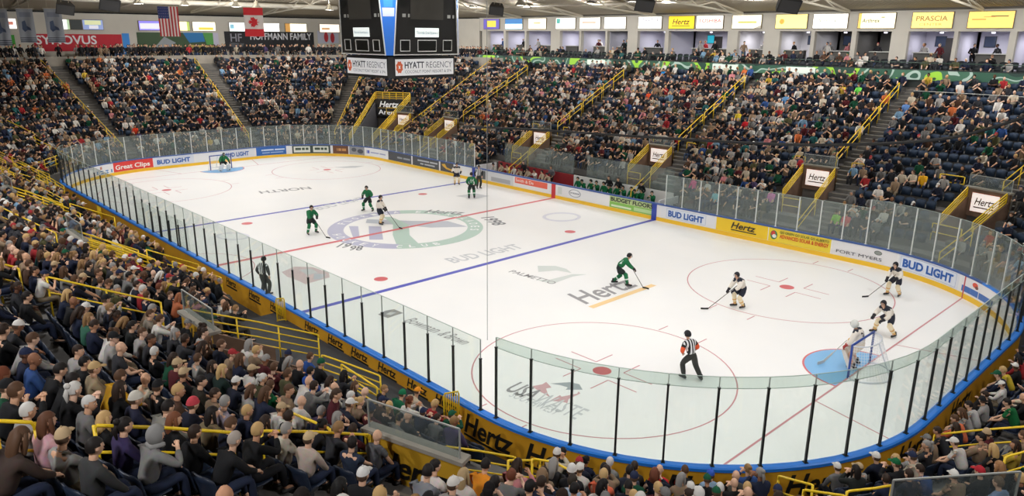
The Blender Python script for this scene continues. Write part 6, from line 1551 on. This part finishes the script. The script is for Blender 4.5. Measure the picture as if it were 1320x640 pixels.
for h in [(128, 486, 'mustard yellow jacket', (226, 168, 36), 'short', 'short brown hair', BRN, True, 1), (155, 523, 'navy hoodie', (34, 36, 58), 'beanie', 'a white knit beanie', (206, 200, 188), True, 0),
          (176, 527, 'grey long sleeved shirt', (136, 134, 126), 'short', 'short dark hair', DK, True, 1), (185, 605, 'pale grey hoodie', (132, 130, 128), 'hood', 'the hood up', (138, 136, 134), True, 5), (128, 607, 'dark grey sweater', (64, 64, 64), 'short', 'cropped dark hair', DK, True, 0),
          (152, 600, 'purple jacket', (62, 52, 92), 'bun', 'tied dark hair', DK, True, 0), (275, 588, 'black jacket', BK_, 'short', 'thin grey hair', (168, 156, 146), True, 1), (370, 566, 'cream shirt', (214, 204, 186), 'short', 'short grey hair', GRH, False, 0),
          (397, 601, 'pale blouse', (196, 178, 164), 'cap', 'a beige cap', (206, 180, 138), True, 0), (353, 606, 'dark green shirt', (22, 100, 60), 'short', 'short black hair', DK, False, 0), (420, 612, 'rose red top', (206, 62, 84), 'long', 'long black hair', (22, 20, 20), True, 0),
          (486, 607, 'black shirt', BK_, 'cap', 'a white cap turned back', (222, 220, 216), False, 0), (450, 576, 'dark blue shirt', (44, 54, 74), 'short', 'short black hair', DK, False, 4), (493, 582, 'grey checked shirt', (104, 104, 108), None, 'a bald head', BK_, False, 0),
          (525, 590, 'grey tee', (138, 140, 146), 'short', 'short dark brown hair', DK, False, 1), (375, 519, 'white shirt', WH_, None, 'a bald head', BK_, False, 0), (372, 494, 'white tee', WH_, None, 'a bald pink head', BK_, False, 1), (350, 487, 'green jersey', (22, 100, 58), 'short', 'short brown hair', BRN, True, 4),
          (52, 508, 'black jacket', BK_, 'short', 'short black hair', DK, True, 1), (40, 478, 'black jacket', BK_, 'short', 'short black hair', DK, True, 1), (8, 590, 'brown top', (70, 56, 50), 'long', 'long brown hair', BRN, True, 1), (24, 612, 'pink top', (226, 176, 182), 'long', 'long auburn hair', (96, 62, 44), True, 0),
          (205, 485, 'black sweater', BK_, 'cap', 'a black cap', BK_, True, 4), (245, 495, 'dark olive jacket', (48, 44, 36), 'short', 'short black hair', DK, True, 2), (252, 503, 'navy coat', (34, 36, 52), 'beanie', 'a red and white knit hat', (196, 70, 80), True, 0), (288, 480, 'dark green top', (30, 48, 44), 'long', 'long blond hair', BLD, True, 2),
          (298, 507, 'purple checked shirt', (150, 138, 150), 'short', 'short grey hair', GRH, False, 4), (292, 528, 'navy sweater', (38, 42, 60), 'short', 'short brown hair', BRN, True, 6), (238, 537, 'black tee', BK_, 'long', 'long auburn hair', (118, 72, 48), False, 2), (272, 522, 'tan top', (128, 112, 84), 'long', 'long dark hair', DK, True, 2),
          (162, 425, 'black hoodie with a lime collar', (34, 36, 36), 'short', 'short black hair', DK, True, 0), (190, 407, 'grey tee', (140, 130, 116), 'short', 'short brown hair', BRN, False, 2), (212, 395, 'orange top', (186, 106, 70), 'long', 'long auburn hair', (150, 92, 60), True, 5), (108, 420, 'green tee', (60, 110, 90), 'long', 'long sandy hair', SND, False, 2),
          (112, 470, 'pale hoodie', (170, 150, 120), 'cap', 'a beige cap', (196, 164, 116), True, 0), (38, 375, 'black coat', BK_, 'short', 'short dark hair', DK, True, 0), (398, 480, 'blue jacket', (52, 92, 180), 'short', 'short dark hair', DK, True, 0), (380, 470, 'black tee', BK_, None, 'a bald head', BK_, False, 0),
          (403, 465, 'blue shirt', (48, 86, 160), 'short', 'short brown hair', BRN, False, 0), (545, 492, 'cream jersey', (214, 196, 170), 'cap', 'an orange cap', (236, 150, 40), True, 1), (522, 500, 'green jersey', (30, 110, 76), 'beanie', 'a green knit hat', (24, 110, 72), True, 1), (747, 548, 'dark jacket', (40, 44, 40), 'short', 'short black hair', DK, True, 0),
          (603, 593, 'orange top', (240, 150, 40), 'short', 'short dark hair', DK, False, 1), (633, 605, 'dark jacket', (50, 50, 48), 'short', 'short black hair', DK, True, 0), (592, 620, 'white blouse', (216, 206, 196), 'long', 'long blond hair', (176, 150, 110), True, 0), (566, 612, 'white shirt', (226, 216, 208), 'short', 'short black hair', DK, False, 2),
          (580, 604, 'grey tee', (150, 146, 142), 'cap', 'a white cap', WH_, False, 2), (712, 620, 'dark top', (50, 44, 42), 'long', 'long light brown hair', (140, 112, 84), True, 0), (760, 616, 'orange top', (230, 112, 80), 'short', 'short blond hair', BLD, False, 1), (745, 620, 'pale blue shirt', (170, 186, 206), 'short', 'short dark brown hair', (56, 48, 40), False, 0),
          (853, 610, 'bright red jacket', (206, 36, 44), None, 'a bald pink head', BK_, True, 0), (901, 612, 'pale blue shirt', (150, 176, 200), 'cap', 'a bright blue cap', (54, 92, 190), False, 0), (789, 603, 'grey fleece', (140, 140, 136), 'short', 'white hair', (214, 206, 204), True, 0), (800, 608, 'slate jacket', (62, 66, 80), 'short', 'short dark hair', DK, True, 0),
          (820, 610, 'dark jacket', (48, 44, 40), 'short', 'short dark brown hair', (56, 44, 34), True, 0), (955, 616, 'grey jacket', (90, 86, 78), None, 'a bald pink head', BK_, True, 0), (1170, 597, 'black jacket', BK_, 'cap', 'a green cap', (22, 100, 60), True, 3), (1270, 592, 'black jacket', BK_, 'cap', 'a red cap', (180, 40, 52), True, 0),
          (1238, 527, 'orange top', (232, 120, 80), 'short', 'short brown hair', BRN, True, 1), (1302, 512, 'green shirt', (26, 110, 60), 'short', 'short black hair', DK, False, 1), (1275, 538, 'white patterned shirt', (200, 198, 196), 'short', 'short black hair', DK, False, 1), (1300, 478, 'yellow shirt', (226, 196, 60), 'short', 'short blond hair', BLD, False, 1),
          (1262, 590, 'white tee', WH_, 'cap', 'a white cap', WH_, False, 1), (1300, 600, 'black shirt', BK_, 'long', 'curly auburn hair', (160, 116, 76), True, 0), (1265, 620, 'pale blue shirt', (130, 150, 180), 'short', 'short brown hair', (106, 84, 64), False, 0), (1115, 618, 'dark jacket', (36, 40, 38), 'long', 'long dark brown hair', DK, True, 3)]:
    hero(*h[:9])
# far side people whose colours stand out
for h in [(886, 231, 'hot pink top', (230, 60, 140), 'long', 'long blond hair', BLD, True, 0), (858, 92, 'bright blue shirt', (30, 140, 210), 'short', 'short dark hair', DK, False, 0), (837, 121, 'orange tee', (236, 90, 50), 'short', 'short dark hair', DK, False, 0), (1193, 222, 'amber hoodie', (240, 180, 40), 'short', 'short dark hair', DK, True, 0),
          (1004, 240, 'pink top', (226, 120, 190), 'short', 'short brown hair', BRN, False, 0), (1075, 275, 'lime green shirt', (160, 226, 70), 'short', 'short brown hair', BRN, False, 0), (1063, 280, 'coral tee', (240, 110, 110), 'short', 'short brown hair', BRN, False, 0), (921, 257, 'light blue tee', (130, 206, 220), 'short', 'short brown hair', BRN, False, 0),
          (1042, 240, 'red sweater', (200, 60, 70), 'short', 'short dark hair', DK, True, 0), (1112, 112, 'lime jacket', (120, 220, 90), 'short', 'short brown hair', BRN, True, 0), (1160, 128, 'sky blue shirt', (110, 150, 210), 'short', 'short brown hair', BRN, False, 0), (1016, 125, 'blue shirt', (110, 160, 210), 'short', 'short grey hair', GRH, False, 0),
          (300, 145, 'white shirt', WH_, 'short', 'short brown hair', BRN, False, 0), (174, 165, 'orange red jacket', (220, 70, 40), 'short', 'short brown hair', BRN, False, 0), (959, 150, 'red shirt', (210, 40, 50), 'short', 'short brown hair', BRN, False, 0), (952, 148, 'yellow shirt', (226, 200, 60), 'short', 'short blond hair', BLD, False, 0)]:
    hero(*h[:9])
for n in range(len(S)):
    if n not in W and occ[n]:
        W[n] = outfit()
        if rnd.random() < (.42 if S[n][5] in (5, 6) else .12): W[n].update(top=rnd.choice([(26, 26, 28), (40, 40, 44), (32, 36, 52)]), desc='dark jacket', long=True)
# ---- which are single objects: the 300 that show largest
order = [n for n in np.argsort(D) if inside[n]]
ppl = [n for n in order if occ[n]][:296]; ppl_set = set(ppl)
seats1 = [n for n in order][:300]; seat_set = set(seats1)
AN = {}
STEPS = [('bottom striped steps', ap(27.2, -20.6)), ('middle steps', ap(15.65, -20)), ('upper steps', ap(4.25, -20)), ('lower right steps', A_NR + RC * math.radians(72)), ('right end steps', A_RIGHT + HY - 4.6)]
def where(n):
    s = S[n]; best = min(STEPS, key=lambda q: abs((s[3] - q[1] + TOTAL / 2) % TOTAL - TOTAL / 2)); off = (s[3] - best[1] + TOTAL / 2) % TOTAL - TOTAL / 2
    same = sorted([abs((S[m][3] - best[1] + TOTAL / 2) % TOTAL - TOTAL / 2) for m in RI[s[4]] if ((S[m][3] - best[1] + TOTAL / 2) % TOTAL - TOTAL / 2) * off > 0])
    k = int(np.searchsorted(same, abs(off) - 1e-6)); return ord_(s[4]), ord_(k), ('beyond', 'before')[off > 0], best[0]
RI = {}
for n in range(len(S)): RI.setdefault(S[n][4], []).append(n)
used = set()
for n in ppl:
    w, s = W[n], S[n]; r, k, sd, st = where(n)
    lb = 'person in %s, %s, %s row up, %s seat %s the %s' % (w['desc'], w['hdesc'].replace(' hair', ' hair'), r, k, sd, st)
    if len(lb.replace('-', ' ').split()) > 16: lb = 'person in %s, %s, %s row, %s seat %s %s' % (w['desc'], w['hdesc'].replace('a ', '').replace('an ', ''), r, k, sd, st)
    if len(lb.split()) > 16: lb = 'person in %s, %s row, %s seat %s %s' % (w['desc'], r, k, sd, st)
    used.add(lb)
    person(POSE[w['pose']], (s[0], s[1], s[2]), face_in(s) + rnd.uniform(-.15, .15), w['top'], w['long'], w['pants'], w['skin'], w['hair'], w['hc'], lb, 'spectators in the near rows', w['sc'])
# standing fan in the maroon jacket, and two yellow clad stewards
q = hit(425, 500, 1.6); person(STAND, (q[0], q[1], row_z(int((dist(q[0], q[1]) - D0) / RD))), facing(0, 0, 0), (84, 30, 40), True, (30, 28, 32), SKINS[0], 'short', (70, 52, 40), 'standing person in maroon jacket leaning over the rows behind the second parapet', 'standing fans')
for x, y, lb in ((136, 208, 'steward in a yellow shirt standing behind the distant corner glass'), (78, 232, 'steward in a yellow shirt standing in the distant near tunnel')):
    q = at_z(x, y, .02); person(STAND, (q[0], q[1], .0), facing(-40, 0, 0), (226, 190, 50), False, (30, 30, 32), SKINS[2], 'short', (40, 32, 28), lb, 'stewards')
# ---- single seats
NAVY_S = noisy('navy_seat_plastic', (34, 46, 66), (28, 38, 56), 4, .45); SEAT_E = mat('seat_edge', (92, 104, 128), .5); IRON = mat('seat_iron', (60, 62, 66), .5, .5)
def shell(w, h, d, curve, n=6, m=4, th=.03):
    """a gently dished rectangular shell"""
    v, f = [], []
    for s in (0, 1):
        for i in range(n + 1):
            for j in range(m + 1):
                u, t = i / n * 2 - 1, j / m; e = 1 - .1 * abs(u) ** 6 * (t > .8)
                v.append((u * w / 2, curve * (u * u) - s * th + d * t, t * h * e))
    N = (n + 1) * (m + 1)
    for i in range(n):
        for j in range(m):
            a = i * (m + 1) + j; f.append((a, a + 1, a + m + 2, a + m + 1)); f.append((N + a, N + a + m + 1, N + a + m + 2, N + a + 1))
    rim = [i * (m + 1) for i in range(n + 1)] + [n * (m + 1) + j for j in range(1, m + 1)] + [i * (m + 1) + m for i in range(n - 1, -1, -1)] + [j for j in range(m - 1, 0, -1)]
    for a, b in zip(rim, rim[1:] + rim[:1]): f.append((a, b, N + b, N + a))
    return v, f
bm = MB(); v, f = shell(.47, .46, -.09, .05); bm.add([(x, y - .22, z + .4) for x, y, z in v], f); BACK = bm.mesh('backrest', [NAVY_S], True)
bm = MB(); v, f = shell(.44, .4, .0, .02); bm.add([(x, z - .2, .43 + y * .6) for x, y, z in v], f); PAN = bm.mesh('seat_pan', [NAVY_S], True)
bm = MB(); v, f = shell(.44, .4, .0, .02); bm.add([(x, -.13 + y * .6 + z * -.04, .44 + z) for x, y, z in v], f); PANUP = bm.mesh('seat_pan', [NAVY_S], True)
bm = MB()
for x in (-.235, .235): bm.box((x, -.2, .2), (.03, .09, .4)); bm.box((x, -.16, .43), (.03, .2, .04)); bm.box((x, -.2, .01), (.07, .14, .02))
bm.box((0, -.2, .36), (.47, .03, .03))
BRK = bm.mesh('bracket', [IRON])
for n in seats1:
    s = S[n]; r, k, sd, st = where(n); o = empty('stadium_seat', (s[0], s[1], s[2]), face_in(s)); 
    tag(o, '%s dark blue folding seat, %s row up, %s seat %s the %s' % ('occupied' if occ[n] else 'empty', r, k, sd, st), 'seat', 'folding seats in the near rows')
    link('backrest', BACK, o); link('seat_pan', PAN if occ[n] else PANUP, o); link('bracket', BRK, o)
# ---- everything further away as one crowd and one bank of seats
def bake(name, templ, inst, material):
    """templ: list of (verts, faces, part index per vertex); inst: (template, x, y, z, rz, scale, part colours)"""
    VS, LO, LT, CC = [], [], [], []; base = 0
    pre = [(np.array(v, float), np.array([i for q in f for i in q]), np.array([len(q) for q in f]), np.array(pt)) for v, f, pt in templ]
    for t, x, y, z, rz, sc, cols_ in inst:
        v, lo, lt, pt = pre[t]; c, s = math.cos(rz), math.sin(rz); w = v * sc
        VS.append(np.stack([w[:, 0] * c - w[:, 1] * s + x, w[:, 0] * s + w[:, 1] * c + y, w[:, 2] + z], 1)); LO.append(lo + base); LT.append(lt); CC.append(np.array(cols_)[pt]); base += len(v)
    VS, LO, LT, CC = np.concatenate(VS), np.concatenate(LO), np.concatenate(LT), np.concatenate(CC)
    me = bpy.data.meshes.new(name); me.vertices.add(len(VS)); me.vertices.foreach_set('co', VS.astype(np.float32).ravel())
    me.loops.add(len(LO)); me.loops.foreach_set('vertex_index', LO.astype(np.int32)); me.polygons.add(len(LT))
    me.polygons.foreach_set('loop_start', np.concatenate([[0], np.cumsum(LT)[:-1]]).astype(np.int32)); me.polygons.foreach_set('use_smooth', np.ones(len(LT), bool))
    at = me.attributes.new('Col', 'FLOAT_COLOR', 'POINT'); at.data.foreach_set('color', np.concatenate([CC, np.ones((len(CC), 1))], 1).astype(np.float32).ravel())
    me.materials.append(material); me.update(calc_edges=True); me.validate(); return link(name, me)
def crowd_templates():
    out = []
    for p in SEATED:
        J = seated_joints(p); pit, yw = -p['head'][0], p['head'][1]
        for style in range(5):
            v, f, pt = [], [], []
            def put(vf, part):
                o = len(v); v.extend(vf[0]); f.extend([tuple(i + o for i in q) for q in vf[1]]); pt.extend([part] * len(vf[0]))
            put(tube([J['pelvis'] + (0, 0, -.06), J['spine'], J['chest'] + (0, 0, .02), J['neck']], [.17, .165, .185, .06], 7, .72), 0)
            put(tube([J['shoulder_l'], J['shoulder_r']], [.075, .075], 6), 0)
            for k in 'lr':
                put(tube([J['shoulder_' + k], J['elbow_' + k]], [.066, .055], 5), 0)
                put(tube([J['elbow_' + k], J['wrist_' + k]], [.05, .036], 5), 0 if style % 2 else 1)
                put(tube([J['wrist_' + k], J['palm_' + k] + (J['palm_' + k] - J['wrist_' + k]) * .6], [.034, .03], 5, .6), 1)
                put(tube([J['hip_' + k], J['knee_' + k]], [.1, .075], 5), 2); put(tube([J['knee_' + k], J['ankle_' + k]], [.07, .05], 5), 2)
            put(place(sphere((0, 0, 0), (.08, .098, .12), 8, 6), J['head'], yw, pit), 1)
            if style < 3: put(place(cut_simple((.092, .112, .13), .15 if style else .0), J['head'] + V(0, -.016, .012), yw, pit), 3)
            if style == 1: put(tube([J['head'] + V(0, -.08, .03), J['head'] + V(0, -.1, -.22)], [.085, .05], 6, .6), 3)
            if style == 3: put(place(cut_simple((.095, .115, .132), .25), J['head'] + V(0, -.004, .012), yw, pit), 3); put(place(tube([(0, .07, .04), (0, .17, .025)], [.07, .05], 6, .15), J['head'], yw, pit), 3)
            out.append((v, f, pt))
    return out
def cut_simple(r, zc):
    v, f = sphere((0, 0, 0), r, 8, 6); g = [q for q in f if np.mean([v[i][2] for i in q]) / r[2] > zc - .35 * (np.mean([v[i][1] for i in q]) / r[1] < -.1) + .2 * (np.mean([v[i][1] for i in q]) / r[1] > .5)]
    used = sorted({i for q in g for i in q}); mp = {o: n for n, o in enumerate(used)}; return [v[i] for i in used], [tuple(mp[i] for i in q) for q in g]
TPL = crowd_templates(); inst = []
for n in range(len(S)):
    if n in ppl_set or not occ[n]: continue
    w, s = W[n], S[n]; st = {'short': 0, 'long': 1, 'bun': 2, 'cap': 3, 'beanie': 2, 'hood': 2, None: 4}[w['hair']]
    inst.append((w['pose'] * 5 + st, s[0], s[1], s[2], face_in(s) + rnd.uniform(-.2, .2), w['sc'], [lin(w['top']), lin(w['skin']), lin(w['pants']), lin(w['hc'])]))
# balcony guests before the suites
for X in np.arange(XA + 1, 30, .62):
    for dd, z in ((DS + .8, 8.75), (DS + 1.75, 9.0)):
        if rnd.random() < (.5 if -1 < X < 16 or X < -18 else .3):
            w = outfit(); inst.append((w['pose'] * 5 + rnd.randrange(4), X, HY + RC + dd, z, PI, 1., [lin(w['top']), lin(w['skin']), lin(w['pants']), lin(w['hc'])]))
# standing guests: concourse ledge at the distant end and suite counters
JSt = JS
def standing_template():
    v, f, pt = [], [], []
    def put(vf, part):
        o = len(v); v.extend(vf[0]); f.extend([tuple(i + o for i in q) for q in vf[1]]); pt.extend([part] * len(vf[0]))
    J = JSt; put(tube([J['pelvis'] + (0, 0, -.1), J['spine'], J['chest'] + (0, 0, .02), J['neck']], [.16, .16, .185, .06], 7, .7), 0)
    for k in 'lr':
        put(tube([J['shoulder_' + k], J['elbow_' + k], J['wrist_' + k]], [.07, .055, .04], 5), 0); put(tube([J['wrist_' + k], J['palm_' + k] * 1.5 - J['wrist_' + k] * .5], [.034, .028], 5), 1)
        put(tube([J['hip_' + k], J['knee_' + k], J['ankle_' + k] + (0, 0, -.06)], [.1, .075, .055], 5), 2)
    put(sphere(J['head'], (.08, .098, .12), 8, 6), 1); put(([tuple(np.array(q) + J['head'] + V(0, -.014, .012)) for q in cut_simple((.092, .112, .13), .1)[0]], cut_simple((.092, .112, .13), .1)[1]), 3); return v, f, pt
TPL.append(standing_template()); SI = len(TPL) - 1
a = A_FL + 2
while a < lw1:
    for dd in (DS + .5, DS + 1.1, DS + 1.7, DS + 2.4):
        if rnd.random() < .72:
            w = outfit(); w['top'] = w['top'] if rnd.random() < .35 else (38, 38, 42); nx, ny = Nrm(a); x, y, _ = P(a + rnd.uniform(-.08, .08), dd); inst.append((SI, x, y, 8.4, math.atan2(-ny, -nx) - PI / 2 + rnd.uniform(-.5, .5), rnd.uniform(.94, 1.04), [lin(w['top']), lin(w['skin']), lin(w['pants']), lin(w['hc'])]))
    a += .62 * RC / (RC + DS) if anchor(a)[2] % 2 else .62
for k, (u, v_) in enumerate(bays):
    if u > 24: break
    for q in range(rnd.randrange(1, 4)):
        w = outfit(); inst.append((SI, rnd.uniform(u + .4, v_ - .4), YS + rnd.choice((.35, 1.5, 2.0)), ZF, PI + rnd.uniform(-.8, .8), 1., [lin(w['top']), lin(w['skin']), lin(w['pants']), lin(w['hc'])]))
crowd = bake('crowd', TPL, inst, attr_colour('crowd_cloth'))
tag(crowd, 'packed spectators filling the stands round the rink', 'crowd', kind='stuff')
sv, sf = [], []
def padd(vf):
    o = len(sv); sv.extend(vf[0]); sf.extend([tuple(i + o for i in q) for q in vf[1]])
v, f = shell(.47, .46, -.09, .05, 3, 2); padd(([(x, y - .22, z + .4) for x, y, z in v], f)); nb = len(sv)
T1 = (list(sv), list(sf), [0] * len(sv)); v, f = shell(.44, .4, 0, .02, 2, 1); padd(([(x, -.13 + y * .6 - z * .04, .44 + z) for x, y, z in v], f)); T2 = (list(sv), list(sf), [0] * nb + [1] * (len(sv) - nb))
SB = lin((34, 46, 62)); SB2 = lin((46, 60, 80)); si = []
for n in range(len(S)):
    if n in seat_set: continue
    s = S[n]; si.append((0 if occ[n] else 1, s[0], s[1], s[2], face_in(s), 1., [SB, SB2]))
for X in np.arange(XA + 1, 30, .62):
    for dd, z in ((DS + .8, 8.75), (DS + 1.75, 9.0)): si.append((0, X, HY + RC + dd, z, PI, 1., [lin((36, 40, 44)), lin((44, 48, 52))]))
bank = bake('seating', [T1, T2], si, attr_colour('seat_plastic_rows', .5))
tag(bank, 'rows of dark blue folding seats round the bowl', 'seats', kind='stuff')
print('seats', len(S), 'crowd', len(inst), 'faces', len(crowd.data.polygons))

# ================================================================== CAMERA AND EXPOSURE
cam = bpy.data.cameras.new('camera'); cam.sensor_width = 36.; cam.lens = 36. * FPX / 1320.; cam.clip_end = 400
co = bpy.data.objects.new('camera', cam); COL.objects.link(co); co.location = tuple(CAM)
m4 = Matrix.Identity(4)
for i in range(3):
    for j in range(3): m4[i][j] = CM[i][j]
co.rotation_euler = m4.to_euler(); SC.camera = co
w = bpy.data.worlds.new('world'); SC.world = w; w.use_nodes = True
w.node_tree.nodes['Background'].inputs[0].default_value = (.5, .48, .46, 1); w.node_tree.nodes['Background'].inputs[1].default_value = .03
SC.view_settings.view_transform = 'Standard'; SC.view_settings.look = 'None'; SC.view_settings.gamma = 1.; SC.view_settings.use_curve_mapping = False
SC.view_settings.exposure = 0.
SC.cycles.transparent_max_bounces = 24; SC.cycles.max_bounces = 8; SC.cycles.diffuse_bounces = 4; SC.cycles.glossy_bounces = 3; SC.cycles.sample_clamp_indirect = 8.
SC.cycles.caustics_reflective = False; SC.cycles.caustics_refractive = False
